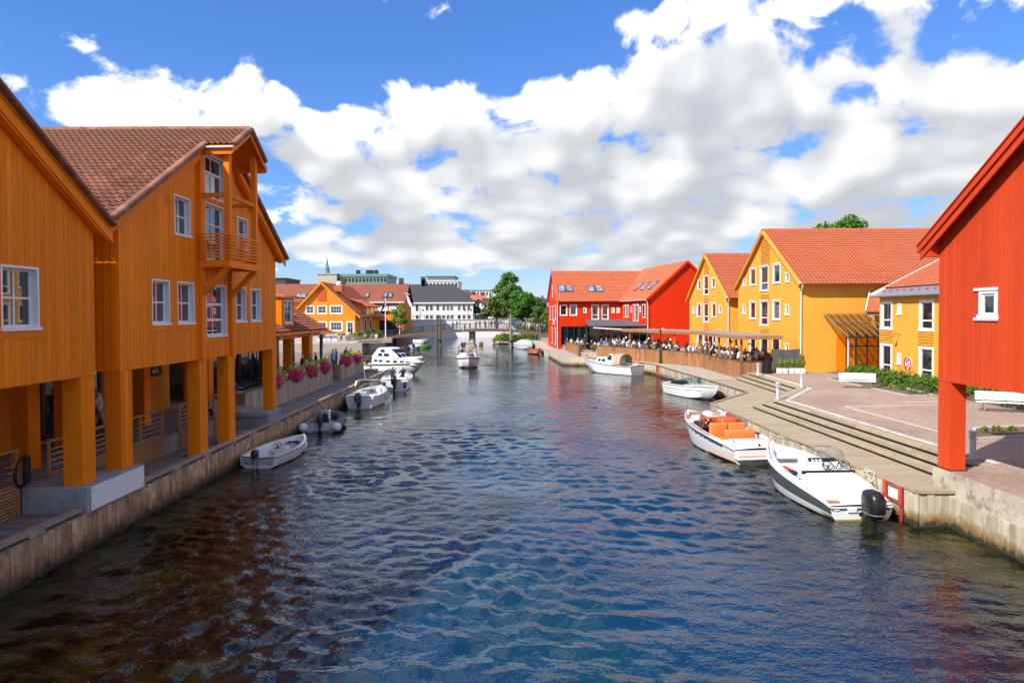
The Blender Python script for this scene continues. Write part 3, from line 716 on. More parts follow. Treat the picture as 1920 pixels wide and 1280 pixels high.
def orange_house_balcony():
    W = 12.75; y0 = 19.25
    H = thing('orange_house', 'orange boarded gable house with projecting roofed balcony on the left bank', 'house', (FX, y0, 0), R(90))
    zr = 12.88; sl = .6; top0 = top_fn(W, zr, sl); top = lambda u: top0(u)-.17
    Wn = lambda a, b, z0, z1: (a-y0, b-y0, z0, z1)
    lower = [Wn(21.0, 22.12, 5.70, 7.12), Wn(22.62, 23.82, 5.70, 7.12), Wn(27.35, 28.45, 5.70, 7.12), Wn(28.95, 30.10, 5.70, 7.12)]
    upper = [Wn(22.48, 23.62, 8.66, 9.98), Wn(27.65, 28.75, 8.66, 9.98)]
    mid = Wn(24.72, 26.48, 5.20, 7.12); door = Wn(24.75, 26.45, 7.98, 10.1); fan = Wn(24.72, 26.48, 10.3, 11.9)
    ops = lower+upper+[mid, door, fan]; zb = 4.42
    wall = MB()
    for c in cells(0, W, ops, zb, top, (W/2,)): cell_box(wall, c, .0, .25)
    wall.box((0, .25, zb), (.2, 16, 8.6)); wall.box((W-.2, .25, zb), (W, 16, 8.6)); wall.box((.2, .25, zb), (W-.2, 16, zb+.2))
    mbp = MB(); mbp.box((0, 2.6, 1.6), (.5, 3.1, 4.416)); mbp.build('post', MT['orange_paint'], H)
    wall.box((0, 6.0, 1.6), (.2, 9, 4.4))
    wall.build('wall', MT['orange_paint'], H)
    gable_boards(H, 0, W, .1715, ops, zb, top, (W/2,), 'orange_paint')
    sb = MB()
    for i in range(10): sb.box((-.03-.004*(i % 2), .02+i*.2, zb), (-.001, .2+i*.2, 8.5))
    sb.build('side_boards', MT['orange_paint'], H)['kind'] = 'stuff'
    for o in lower+upper: window(H, *o, depth=.2)
    window(H, *mid, depth=.2, bars=(1, 2), transom=(.30, .64))
    window(H, *door, depth=.2, bars=(1, 2), transom=None, sill=False, name='balcony_door')
    window(H, *fan, depth=.2, bars=(1, 1), transom=(.62,), sill=False)
    for o in lower+[mid]:
        tr = MB(); tr.box((o[0]-.12, -.06, o[2]-.20), (o[1]+.12, -.037, o[2]-.09)); tr.build('apron_board', MT['orange_paint'], H)
    # pilasters beside the middle bay that run down into posts
    for u in (24.12-y0, 26.72-y0):
        mb = MB(); mb.box((u, -.16, zb-.005), (u+.34, -.042, top(u)-.02)); mb.build('pilaster', MT['orange_paint'], H)
    # roof with tiles on the slope that faces the camera
    D = 16; ov = .30; oe = .72
    roof = roof_slabs(H, W, D, zr, sl, ov, 0, oe, 'orange_paint', .09)
    # canopy: the roof runs further out over the balcony
    mb = MB(); hw = 1.62
    for sg in (-1, 1):
        ue = W/2+sg*hw; ze = zr-sl*hw
        mb.ext([(W/2, -1.32, zr), (ue, -1.32, ze), (ue, -1.32, ze-.11), (W/2, -1.32, zr-.11)], (0, 1.02, 0))
    can = mb.build('balcony_roof', MT['orange_paint'], H)
    for sg in (-1, 1):
        ue = W/2+sg*(hw+.05); ze = zr-sl*(hw+.05)
        mb = MB(); mb.ext([(W/2, -1.37, zr-.02), (ue, -1.37, ze-.02), (ue, -1.37, ze-.24), (W/2, -1.37, zr-.24)], (0, .05, 0)); mb.build('fascia', MT['orange_paint'], can)
        mb = MB(); mb.box((min(ue, ue-sg*.12), -1.31, ze-.27), (max(ue, ue-sg*.12), -.31, ze-.06)); mb.build('eave_beam', MT['orange_paint'], can)
    mb = MB(); mb.tube([(W/2-hw-.09, -1.40, zr-sl*hw-.06), (W/2-hw-.09, -.05, zr-sl*hw-.09), (W/2-hw-.14, .3, zr-sl*hw-.05)], .05, 8); mb.build('gutter', MT['grey_metal'], can, smooth=40)
    c = math.hypot(1, sl); dn = Vector((-1/c, 0, -sl/c)); nd = int((W/2+oe)*c/.345)+1
    nt = int((W/2+oe)*c/.30)+1
    tiles(roof, (W/2, -.28, zr+.01), (0, 1, 0), dn, 55, nt, 'tile_brown', .225, .30, individual=290, order=lambda q: q[0]*.225+abs(q[1]-nt+1)*.18)
    tiles(can, (W/2, -1.30, zr+.01), (0, 1, 0), dn, 5, 6, 'tile_brown', .205, .30)
    tiles(can, (W/2, -.3, zr+.01), (0, -1, 0), (1/c, 0, -sl/c), 3, 5, 'tile_brown', .33)
    tiles(roof, (W/2, 8, zr+.01), (0, -1, 0), (1/c, 0, -sl/c), 27, nd, 'tile_brown')
    rt = MB(); rt.lathe([(.0, 0), (.11, .0), (.125, .36), (.0, .36)], n=10); rm = rt.mesh('ridge_tile', MT['tile_brown'])
    for i in range(38):
        o = link('ridge_tile', rm, roof, (W/2, -1.34+.33*i, zr+.03), (R(-90), 0, 0))
    vt = MB(); vt.rbox((-.12, 0, -.10), (.12, .37, .075), .04, seg=1); vm = vt.mesh('verge_tile', MT['tile_brown'])
    for sg in (-1, 1):
        dv = Vector((sg/c, 0, -sl/c)); al = Vector((0, -sg, 0))
        for j in range(nd):
            p = Vector((W/2, -.34 if j >= 5 else -1.36, zr+.05))+dv*(j*.345)
            o = link('verge_tile', vm, roof); o.matrix_basis = Matrix.Translation(p) @ Matrix((al, dv, al.cross(dv))).transposed().to_4x4()
    barge(H, W, zr-.05, sl, -.31, oe-.05, 'orange_paint', .30, .05); barge(H, W, zr-.27, sl, -.26, .3, 'orange_paint', .16, .2, name='inner_barge_board')
    # balcony
    a, b, f = 24.12-y0, 26.86-y0, -1.16
    B = MB(); B.box((a, f, 7.78), (b, -.045, 7.93)); bal = B.build('balcony', MT['orange_paint'], H)
    fr = MB(); fr.box((a-.03, f-.03, 7.68), (b+.03, f+.09, 7.90)); fr.build('edge_beam', MT['orange_paint'], bal)
    fr = MB(); fr.box((a-.031, f+.09, 7.69), (a+.08, -.05, 7.90)); fr.build('edge_beam', MT['orange_paint'], bal)
    fr = MB(); fr.box((b-.08, f+.09, 7.69), (b+.031, -.05, 7.90)); fr.build('edge_beam', MT['orange_paint'], bal)
    for k in range(8):
        z = 8.02+k*.112
        mb = MB(); mb.box((a-.05, f-.05, z), (b+.05, f-.02, z+.058)); mb.build('rail_slat', MT['orange_paint'], bal)
        mb = MB(); mb.box((a-.05, f-.02, z), (a-.02, -.06, z+.058)); mb.build('rail_slat', MT['orange_paint'], bal)
        mb = MB(); mb.box((b+.02, f-.02, z), (b+.05, -.06, z+.058)); mb.build('rail_slat', MT['orange_paint'], bal)
    for u in (a+.02, b-.24):
        mb = MB(); mb.box((u, f+.0, 7.935), (u+.22, f+.20, zr-sl*abs(u+.11-W/2)-.10)); mb.build('balcony_post', MT['orange_paint'], bal)
        mb = MB(); mb.bar((u+.11, f+.05, 7.74), (u+.11, -.10, 6.72), .17, .17); mb.build('brace', MT['orange_paint'], bal)
        mb = MB(); mb.box((u+.05, f+.2, 10.16), (u+.16, -.05, 10.30)); mb.build('cross_rail', MT['orange_paint'], bal)
    mb = MB(); mb.box((a+.24, f+.04, 10.16), (b-.24, f+.14, 10.30)); mb.build('cross_rail', MT['orange_paint'], bal)
    mb = MB(); mb.box((a+.05, f+.03, 10.75), (b-.05, f+.17, 10.9)) if False else None
    # posts to the quay
    for (ya, yb, zb_, v) in ((19.25, 19.85, 1.62, 0), (24.10, 24.72, .953, -.02), (26.55, 27.17, .953, -.02), (31.45, 31.99, 1.62, 0)):
        mb = MB(); mb.box((ya-y0, v, zb_), (yb-y0, v+.42, 4.416)); p = mb.build('post', MT['orange_paint'], H)
        n = 3; bw = (yb-ya)/n
        for i in range(n):
            cb = MB(); cb.box((ya-y0+i*bw+.006, v-.026-.004*(i % 2), zb_+.015), (ya-y0+(i+1)*bw-.006, v-.001, 4.41)); cb.build('cover_board', MT['orange_paint'], p)
    for (ya, yb, v) in ((22.5, 23.0, 3.6), (27.2, 27.7, 3.6), (31.4, 31.9, 3.6)):
        mb = MB(); mb.box((ya-y0, v, 1.6), (yb-y0, v+.45, 4.416)); mb.build('post', MT['orange_paint'], H)
    # recessed ground floor
    gw = MB(); gw.box((.2, 5.0, 1.6), (W, 5.2, 4.41)); gw.build('ground_floor_wall', MT['orange_far'], H)
    for (p, q) in ((23.2, 24.7), (25.0, 26.6)):
        window(H, p-y0, q-y0, 1.75, 4.2, depth=.05, bars=(0, 0), trim=.14, glass='dark_glass', sill=False, y0=4.96, name='glazed_door', trim_mat='dark_metal', single=True)
    window(H, 30.3-y0, 31.2-y0, 3.3, 4.1, depth=.05, bars=(0, 0), glass='dark_glass', y0=4.97, trim_mat='dark_metal', single=True)
    mb = MB(); mb.tube([(28.4-y0, 4.9, 4.4), (28.4-y0, 4.9, 1.6)], .055, 8); mb.build('downpipe', MT['grey_metal'], H, smooth=40)
orange_house_balcony()

# concrete plinths under the posts
P = thing('concrete_plinth', 'grey concrete plinth with blank white panel under two orange posts', 'plinth', (-11.6, 18.3, DZ))
mb = MB(); mb.rbox((-12.5, 17.28, .93), (-10.82, 19.98, 1.625), .02, seg=1); mb.build('plinth_block', MT['concrete'], P, world=True)
mb = MB(); mb.box((-10.817, 17.42, 1.0), (-10.79, 19.9, 1.60)); pn = mb.build('sign_panel', MT['white_paint'], P, world=True); pn['label'] = 'blank white board on the canal side of the plinth'
for (y_, z_) in ((17.5, 1.08), (17.5, 1.53), (19.82, 1.08), (19.82, 1.53)):
    mb = MB(); mb.tube([(-10.792, y_, z_), (-10.782, y_, z_)], .018, 6); mb.build('screw', MT['dark_metal'], P, world=True)
P = thing('concrete_plinth', 'low grey concrete plinth under the last orange post before the flower planters', 'plinth', (-11.6, 31.5, DZ))
mb = MB(); mb.rbox((-12.5, 30.6, .93), (-10.95, 32.2, 1.40), .02, seg=1); mb.build('plinth_block', MT['concrete'], P, world=True)
mb = MB(); mb.rbox((-12.55, 30.5, 1.402), (-10.92, 32.24, 1.615), .02, seg=1); mb.build('cap_slab', MT['concrete'], P, world=True)

# slatted railings between the deck and the raised walkway
def slat_rail(y0, y1, label, x=-12.5, wires=4):
    F = thing('slat_railing', label, 'railing', (x, y0, DZ))
    for k in range(10):
        mb = MB(); mb.box((x-.02, y0, .97+k*.083), (x+.025, y1, 1.018+k*.083)); mb.build('slat', MT['slat_wood'], F, world=True)
    n = max(1, round((y1-y0)/1.3))
    for i in range(n+1):
        yy = y0+(y1-y0)*i/n; mb = MB(); mb.box((x-.075, yy-.035, .95), (x-.022, yy+.035, 2.58)); mb.build('rail_post', MT['slat_wood'], F, world=True)
    mb = MB(); mb.box((x-.085, y0-.03, 2.58), (x+.0, y1+.03, 2.64)); mb.build('handrail', MT['slat_wood'], F, world=True)
    for k in range(wires):
        mb = MB(); mb.tube([(x-.05, y0, 1.92+k*.15), (x-.05, y1, 1.92+k*.15)], .006, 5); mb.build('wire', MT['steel'], F, world=True)
slat_rail(10.5, 17.2, 'brown slat railing with steel wires left of the concrete plinth')
slat_rail(18.4, 19.95, 'short slat railing between the two orange posts on the plinth')
slat_rail(20.0, 24.4, 'brown slat railing right of the white panel under the balcony house')
slat_rail(25.6, 27.2, 'short slat railing behind the third orange post')
slat_rail(28.6, 30.5, 'slat railing next to the far low plinth')
Hh = thing('hose_reel', 'coiled black hose hanging on the slat railing at far left', 'hose', (-12.42, 17.25, 1.9))
mb = MB(); pts = [(-12.42+.05*math.sin(i*.37), 17.22+(.26+.015*(i % 5))*math.cos(i*2*math.pi/16), 2.05+(.34+.012*(i % 7))*math.sin(i*2*math.pi/16)) for i in range(64)]
mb.tube(pts, .022, 6); mb.build('hose_coil', MT['black_matte'], Hh, world=True, smooth=60)
mb = MB(); mb.rbox((-12.50, 17.30, 1.72), (-12.34, 17.46, 2.42), .06, seg=2); mb.build('hose_cover', MT['black_matte'], Hh, world=True, smooth=50)
# ------------------------------------------------------------------ right bank: red house on posts (near)
def red_house_near():
    W = 13.4; Y0 = 19.95; X0 = 12.5
    H = thing('red_house', 'red boarded gable house on a post, nearest on the right bank', 'house', (X0, Y0, 0), R(-90))
    zr = 12.35; sl = .62; t0 = top_fn(W, zr, sl); top = lambda u: t0(u)-.15; zb = 4.0
    op = [(1.72, 2.42, 5.84, 6.58)]
    wall = MB()
    for c in cells(0, 8.5, op, zb, top, (W/2,)): cell_box(wall, c, 0, .24)
    wall.box((0, .24, zb), (.2, 12, 7.9)); wall.box((.2, .24, zb), (8.5, 12, zb+.2))
    wall.build('wall', MT['red_paint'], H)
    gable_boards(H, 0, 8.4, .20, op, zb, top, (W/2,), 'red_paint', .026, .007)
    window(H, *op[0], depth=.06, bars=(0, 0), trim=.10, frame=.06, proud=.05)
    for z in (6.56, 5.77):
        mb = MB(); mb.box((1.55, -.075, z), (2.46, -.052, z+.075)); mb.build('window_board', MT['white_paint'], H)
    roof = roof_slabs(H, W, 12, zr, sl, .34, 0, .42, 'red_paint', .08)
    barge(H, W, zr+.03, sl, -.40, .47, 'red_paint', .17, .05); barge(H, W, zr-.15, sl, -.34, .44, 'red_paint', .20, .05, name='inner_barge_board')
    mb = MB(); mb.ext([(W/2, -.42, zr+.10), (-.50, -.42, zr-sl*(W/2+.5)+.10), (-.50, -.42, zr-sl*(W/2+.5)+.05), (W/2, -.42, zr+.05)], (0, 12.4, 0)); mb.build('roof_sheet', MT['red_paint'], roof)
    mb = MB(); mb.ext([(-.42, -.30, 7.62), (.0, -.30, 7.88), (.0, -.30, 7.62)], (0, 12, 0)); mb.build('soffit', MT['red_paint'], H)
    mb = MB(); mb.tube([(-.36, .3, 7.60), (-.36, .3, 7.42), (-.28, .3, 7.32), (-.06, .3, 7.26)], .05, 8); mb.build('downpipe', MT['white_paint'], H, smooth=40)
    for (u, v, wu, wv) in ((0.0, 0.0, .56, .42), (6.4, 0.0, .56, .42)):
        mb = MB(); mb.box((u, v, 1.49), (u+wu, v+wv, 3.995)); p = mb.build('post', MT['red_paint'], H)
        cb = MB(); cb.box((u+.004, v-.024, 1.50), (u+wu*.5-.003, v-.001, 3.99)); cb.build('cover_board', MT['red_paint'], p)
        cb = MB(); cb.box((u+wu*.5+.003, v-.024, 1.50), (u+wu-.004, v-.001, 3.99)); cb.build('cover_board', MT['red_paint'], p)
    mb = MB(); mb.box((-.03, -.04, 1.473), (.6, .46, 1.492)); mb.build('base_plate', MT['dark_metal'], H)
    mb = MB(); mb.tube([(-.06, .12, 1.46), (-.06, .06, 1.2), (-.05, -.06, 1.12)], .045, 8); mb.build('drain_pipe', MT['white_paint'], H, smooth=40)
    mb = MB(); mb.box((-.02, 6, 1.48), (8.5, 6.2, 4.0)); mb.build('ground_floor_wall', MT['red_paint'], H)
red_house_near()

# ------------------------------------------------------------------ right bank: the two yellow gable houses
def yellow_house(label, X0, Y0, W, D, zr, sl, wins, slats, zb, side_label_windows=(), tile_ind=0, pipe=True):
    H = thing('yellow_house', label, 'house', (X0, Y0, 0), R(-90))
    t0 = top_fn(W, zr, sl); top = lambda u: t0(u)-.12
    ops = [(Y0-b, Y0-a, z0, z1) for (a, b, z0, z1, *_) in wins]
    wall = MB()
    for c in cells(0, W, ops, zb, top, (W/2,)): cell_box(wall, c, 0, .22)
    ze = top(W)
    wall.box((W-.2, .22, zb), (W, D, ze)); wall.box((0, .22, zb), (.2, D, ze)); wall.box((.2, D-.2, zb), (W-.2, D, ze))
    wall.build('wall', MT['yellow_paint'], H)
    for (w, o) in zip(wins, ops):
        kind = w[4] if len(w) > 4 else 'plain'
        if kind == 'tall': window(H, *o, depth=.12, bars=(0, 1), trim=.09, transom=(.30,), proud=.03)
        elif kind == 'small': window(H, *o, depth=.12, bars=(0, 0), trim=.09, proud=.03)
        else: window(H, *o, depth=.12, bars=(0, 0), trim=.10, proud=.03)
        head = MB(); head.box((o[0]-.10, -.07, o[3]-.005), (o[1]+.10, -.032, o[3]+.07)); head.build('head_board', MT['white_paint'], H)
    for (z0, z1, hw) in slats:
        n = int((z1-z0)/.19)
        for k in range(n):
            z = z0+k*.19; w_ = min(hw, (zr-.55-z)/sl) if z > 9 else hw
            if w_ < .1: continue
            mb = MB(); mb.box((W/2-w_, -.07, z), (W/2+w_, -.005, z+.085)); mb.build('louvre_slat', MT['yellow_paint'], H)
    roof = roof_slabs(H, W, D, zr, sl, .35, .3, .55, 'yellow_paint', .1)
    barge(H, W, zr-.02, sl, -.36, .58, 'yellow_paint', .22, .05)
    c = math.hypot(1, sl); L = (W/2+.6)*c
    tiles(roof, (W/2, D+.3, zr+.02), (0, -1, 0), (1/c, 0, -sl/c), int((D+.68)/.30), int(L/.345)+1, 'tile_red', individual=tile_ind, order=lambda q: -q[1]*40-q[0])
    tiles(roof, (W/2, -.35, zr+.02), (0, 1, 0), (-1/c, 0, -sl/c), int((D+.3)/.30), int(L/.345)+1, 'tile_red')
    rt = MB(); rt.lathe([(.0, 0), (.10, .0), (.115, .42), (.0, .42)], n=8); rm = rt.mesh('ridge_tile', MT['tile_red'])
    for i in range(int(D/.40)): link('ridge_tile', rm, roof, (W/2, -.36+.40*i, zr+.05), (R(-90), 0, 0))
    # gutter, snow guards and downpipe on the side that faces the camera
    ug = W+.62; zg = zr-sl*(W/2+.62)-.02
    mb = MB(); mb.tube([(ug, -.35, zg), (ug, D, zg-.03)], .07, 8); mb.build('gutter', MT['white_paint'], H, smooth=40)
    for i in range(int(D/.9)):
        mb = MB(); us = W+.05; mb.box((us-.05, .3+i*.9, zr-sl*(W/2+.05)+.06), (us+.05, .55+i*.9, zr-sl*(W/2+.05)+.20)); mb.build('snow_guard', MT['tile_red'], H)
    if pipe:
        mb = MB(); mb.tube([(ug, -.05, zg-.05), (ug-.05, -.02, zg-.25), (W+.08, .06, zg-.62), (W+.08, .06, 1.5)], .055, 8); mb.build('downpipe', MT['white_paint'], H, smooth=40)
    return H
winsA = [(61.6, 63.2, 8.49, 10.05), (58.6, 60.55, 7.9, 10.07, 'tall'), (56.0, 57.6, 8.44, 10.04), (64.3, 65.05, 8.5, 9.2, 'small'), (54.2, 54.95, 8.43, 9.15, 'small'),
         (61.6, 63.2, 5.44, 7.02), (58.6, 60.55, 4.88, 7.05, 'tall'), (56.0, 57.6, 5.4, 7.02), (64.3, 65.05, 5.85, 6.65, 'small'), (54.2, 54.95, 5.8, 6.6, 'small'),
         (61.6, 63.2, 1.7, 3.9), (58.6, 60.55, 1.7, 3.9, 'tall'), (56.0, 57.6, 2.2, 3.9), (54.2, 54.95, 2.6, 3.5, 'small')]
HA = yellow_house('large yellow gable house with orange tiled roof behind the terrace pergola', 22.0, 66.4, 14.2, 16, 13.12, .63, winsA, [(7.12, 7.86, 1.0), (3.98, 4.84, 1.0), (10.16, 12.6, 1.0)], 1.47, tile_ind=200)
# the side wall of this house shows faint upright cladding joints
winsB = [(79.5, 80.9, 8.7, 9.8), (76.4, 78.5, 8.03, 10.2, 'tall'), (73.9, 75.3, 8.7, 9.8), (79.5, 81.2, 5.5, 7.07), (76.4, 78.5, 4.95, 7.09, 'tall'), (73.6, 75.3, 5.5, 7.07), (82.2, 83.2, 5.95, 6.7, 'small'), (71.6, 72.6, 5.95, 6.7, 'small'),
         (79.5, 81.0, 1.7, 3.9), (76.4, 78.5, 1.7, 3.9, 'tall'), (73.6, 75.0, 1.7, 3.9)]
yellow_house('smaller yellow gable house between the red house and the large yellow one', 22.0, 84.6, 14.9, 16, 12.58, .62, winsB, [(7.12, 8.0, .95), (4.1, 4.9, .95), (10.3, 12.1, .95)], 1.47)

# ------------------------------------------------------------------ right bank: red L-shaped house far down the quay
def red_house_far():
    H = thing('red_house', 'bright red L-shaped house with orange roof and skylights beside the footbridge', 'house', (6.5, 97.6, 0), math.atan2(.061, .998))
    red = MT['red_far']; zr = 12.4; D = 11.5; sl = (zr-8.15)/(D/2); ze = 8.15
    ops = [(.35, 1.42, 5.7, 7.25), (1.76, 2.83, 5.7, 7.25), (3.73, 4.2, 6.08, 6.85), (4.9, 6.0, 5.1, 7.25), (6.37, 7.4, 5.1, 7.25), (7.8, 8.25, 6.08, 6.85), (8.55, 9.0, 6.08, 6.85)]
    gops = [(.5, 5.3, 1.2, 4.15)]
    w = MB()
    for c in cells(0, 14, ops+gops, .9, lambda u: ze): cell_box(w, c, 0, .22)
    w.add([(0, .22, .9), (0, D, .9), (0, D, ze), (0, D/2, zr-.1), (0, .22, ze)], [(0, 1, 2, 3, 4)]); w.add([(.2, .22, .9), (.2, D, .9), (.2, D, ze), (.2, D/2, zr-.1), (.2, .22, ze)], [(4, 3, 2, 1, 0)])
    w.box((.2, D-.2, .9), (14, D, ze)); w.build('wall', red, H)
    for i, o in enumerate(ops): window(H, *o, depth=.12, bars=(0, 0) if i not in (3, 4) else (0, 1), transom=None if i not in (3, 4) else (.3,), trim=.12, frame=.05, proud=.03)
    for i in range(5): window(H, .52+i*.96, 1.46+i*.96, 1.22, 4.13, depth=.2, bars=(0, 0), trim=.05, proud=0, sill=False, glass='dark_glass', trim_mat='dark_metal', single=True, name='glazed_door')
    # gable end to the canal: narrow white windows (its frame is turned by 90 degrees)
    for (a, b, z0, z1) in ((5.3, 6.1, 8.4, 10.3), (2.0, 3.0, 5.0, 7.2), (5.2, 6.2, 5.0, 7.2), (8.4, 9.4, 5.0, 7.2), (2.0, 3.2, 1.4, 3.9), (6.0, 7.2, 1.4, 3.9)):
        mb = MB(); mb.box((-.05, a, z0), (-.004, b, z1)); o = mb.build('window', MT['white_paint'], H); p = MB(); p.box((-.062, a+.16, z0+.14), (-.052, b-.16, z1-.14)); p.build('pane', MT['window_glass'], o)
    mb = MB(); mb.box((-.09, 3.2, 4.35), (-.05, 4.6, 5.0)); mb.build('sign_board', MT['white_paint'], H)
    # wing 1 roof
    r = MB()
    r.ext([(-.25, D/2, zr), (-.25, -.4, zr-sl*(D/2+.4)), (-.25, -.4, zr-sl*(D/2+.4)-.12), (-.25, D/2, zr-.12)], (14, 0, 0)); r.ext([(-.25, D/2, zr), (-.25, D+.4, zr-sl*(D/2+.4)), (-.25, D+.4, zr-sl*(D/2+.4)-.12), (-.25, D/2, zr-.12)], (14, 0, 0))
    roof = r.build('roof', MT['tile_red'], H)
    c = math.hypot(1, sl); nd = int((D/2+.4)*c/.36)+1
    tiles(roof, (-.25, D/2, zr+.02), (1, 0, 0), (0, -1/c, -sl/c), 45, nd, 'tile_red', .31, .36, skip=lambda i, j: i*.31 > 9.6+.115*((j-nd*.0)*.36/c)+(nd-j)*.0+5.4*(1-j/nd))
    def skylight(par, f, s0, s1, t0, t1):
        """f(s, t) -> point on the roof plane (s along, t up the slope)"""
        P = [f(s0, t0), f(s1, t0), f(s1, t1), f(s0, t1)]; n = (P[1]-P[0]).cross(P[3]-P[0]).normalized()
        if n.z < 0: n = -n
        mb = MB(); mb.ext([p+n*.03 for p in P], n*.14); o = mb.build('skylight', MT['dark_metal'], par)
        c_ = sum(P, Vector())/4; q = [c_+(p-c_)*.86+n*.172 for p in P]; mb = MB(); mb.ext(q, n*.012); mb.build('pane', MT['skylight_glass'], o)
    f1 = lambda s, v: Vector((s, v, zr-sl*(D/2-v)))
    for (a, b) in ((.35, 1.38), (1.46, 2.5), (4.7, 5.72), (5.8, 6.85)): skylight(roof, f1, a, b, 1.2, 2.45)
    # wing 2, its gable towards the camera
    A = Vector((9.32, 0, 0)); rd = Vector((.11, -.994, 0)); p = Vector((.994, .11, 0)); L = 10.52; hw = 5.2; z2 = 12.75; s2 = (z2-8.15)/hw
    def Q(s, t, z): q = A+rd*s+p*t; return Vector((q.x, q.y, z))
    w = MB()
    w.ext([Q(0, 0, .9), Q(L, 0, .9), Q(L, 0, ze), Q(0, 0, ze)], p*.2); w.ext([Q(L, 0, .9), Q(L, 2*hw, .9), Q(L, 2*hw, ze), Q(L, hw, z2-.12), Q(L, 0, ze)], -rd*.2); w.ext([Q(-8, 2*hw, .9), Q(L-.2, 2*hw, .9), Q(L-.2, 2*hw, ze), Q(-8, 2*hw, ze)], -p*.2)
    w.build('wing_wall', red, H)
    r = MB()
    for sg, t_e in ((-1, -.4), (1, 2*hw+.4)):
        zee = z2-s2*(hw+.4)
        r.ext([Q(-5.5, hw, z2), Q(L+.3, hw, z2), Q(L+.3, t_e, zee), Q(0 if sg < 0 else -8, t_e, zee)], (0, 0, -.13))
    roof2 = r.build('wing_roof', MT['tile_red'], H)
    c2 = math.hypot(1, s2)
    tiles(roof2, Q(-5.3, hw, z2+.02), rd, -p/c2-Vector((0, 0, s2/c2)), 52, int((hw+.4)*c2/.36)+1, 'tile_red', .31, .36, skip=lambda i, j: i*.31 < 5.3*(1-j/20.))
    for t_e in (-.42, 2*hw+.42):
        mb = MB(); mb.ext([Q(L+.28, hw, z2+.10), Q(L+.28, t_e, z2-s2*(hw+.42)+.10), Q(L+.28, t_e, z2-s2*(hw+.42)-.28), Q(L+.28, hw, z2-.28)], rd*.06); mb.build('barge_board', red, H)
    f2 = lambda s, t: Q(s, t, z2-s2*(hw-t))
    for (a, b) in ((2.0, 3.2), (4.6, 5.9), (7.4, 8.6)): skylight(roof2, f2, a, b, 1.0, 2.3)
    for (a, b, z0, z1) in ((1.0, 1.7, 5.4, 7.2), (2.1, 2.8, 5.4, 7.2), (3.8, 4.2, 6.1, 6.9), (4.8, 5.5, 4.9, 7.25), (6.0, 6.8, 4.9, 7.25), (7.3, 7.7, 6.1, 6.9), (8.4, 9.3, 5.4, 7.2)):
        mb = MB(); mb.ext([Q(a, -.004, z0), Q(b, -.004, z0), Q(b, -.004, z1), Q(a, -.004, z1)], -p*.06); o = mb.build('window', MT['white_paint'], H)
        mb = MB(); mb.ext([Q(a+.12, -.066, z0+.14), Q(b-.12, -.066, z0+.14), Q(b-.12, -.066, z1-.14), Q(a+.12, -.066, z1-.14)], -p*.012); mb.build('pane', MT['window_glass'], o)
    g = MB(); zg = zr-sl*(D/2+.45)-.03; g.tube([(-.2, -.46, zg), (9.2, -.46, zg)], .07, 6); g.build('gutter', MT['white_paint'], H, smooth=40)
    g = MB(); zg2 = z2-s2*(hw+.45)-.03; g.tube([Q(.3, -.46, zg2), Q(L+.2, -.46, zg2)], .07, 6); g.build('gutter', MT['white_paint'], H, smooth=40)
    for pts in ([(0.0, -.46, zg), (.0, -.1, zg-.5), (.0, -.1, 1.0)], [Q(L+.1, -.46, zg2), Q(L-.1, -.1, zg2-.5), Q(L-.1, -.1, 1.5)]):
        g = MB(); g.tube(pts, .07, 6); g.build('downpipe', MT['white_paint'], H, smooth=40)
    mb = MB(); mb.tube([(-.1, D/2, zr+.05), (-.1, D/2, zr+.35)], .03, 6); mb.build('ridge_finial', MT['dark_metal'], H)
red_house_far()

# ------------------------------------------------------------------ glazed pavilion with dark roof in the angle of the red house
def pavilion():
    T = thing('glass_pavilion', 'glazed dining pavilion with dark sloping roof against the red house', 'pavilion', (9.4, 85, 1.47))
    a, b, c, d = Vector((9.5, 85, 0)), Vector((16.7, 84.6, 0)), Vector((15.6, 96.6, 0)), Vector((10.4, 97, 0))
    mb = MB(); z = lambda p, h: Vector((p.x, p.y, h))
    mb.add([z(a, 4.55), z(b, 4.5), z(c, 5.15), z(d, 5.1), z(a, 4.42), z(b, 4.37), z(c, 5.0), z(d, 4.95)], [(0, 1, 2, 3), (7, 6, 5, 4), (0, 4, 5, 1), (1, 5, 6, 2), (2, 6, 7, 3), (3, 7, 4, 0)]); mb.build('roof', MT['roof_dark'], T, world=True)
    for (p, q, n) in ((a, b, 8), (a, d, 9)):
        for i in range(n+1):
            r_ = p.lerp(q, i/n); mb = MB(); mb.tube([z(r_, 1.47), z(r_, 4.45)], .06, 4); mb.build('mullion', MT['dark_metal'], T, world=True)
            if i < n:
                s_ = p.lerp(q, (i+1)/n); dd = (s_-r_)*.06; mb = MB(); mb.ext([z(r_+dd, 1.5), z(s_-dd, 1.5), z(s_-dd, 4.4), z(r_+dd, 4.4)], (0, .02, 0)); mb.build('pane', MT['glass_smoke'], T, world=True)
        mb = MB(); mb.bar(z(p, 3.4), z(q, 3.4), .09, .09); mb.build('rail', MT['dark_metal'], T, world=True)
    mb = MB(); mb.prism([a, b, c, d], 1.472, 1.50); mb.build('floor', MT['dark_wood'], T, world=True)
pavilion()

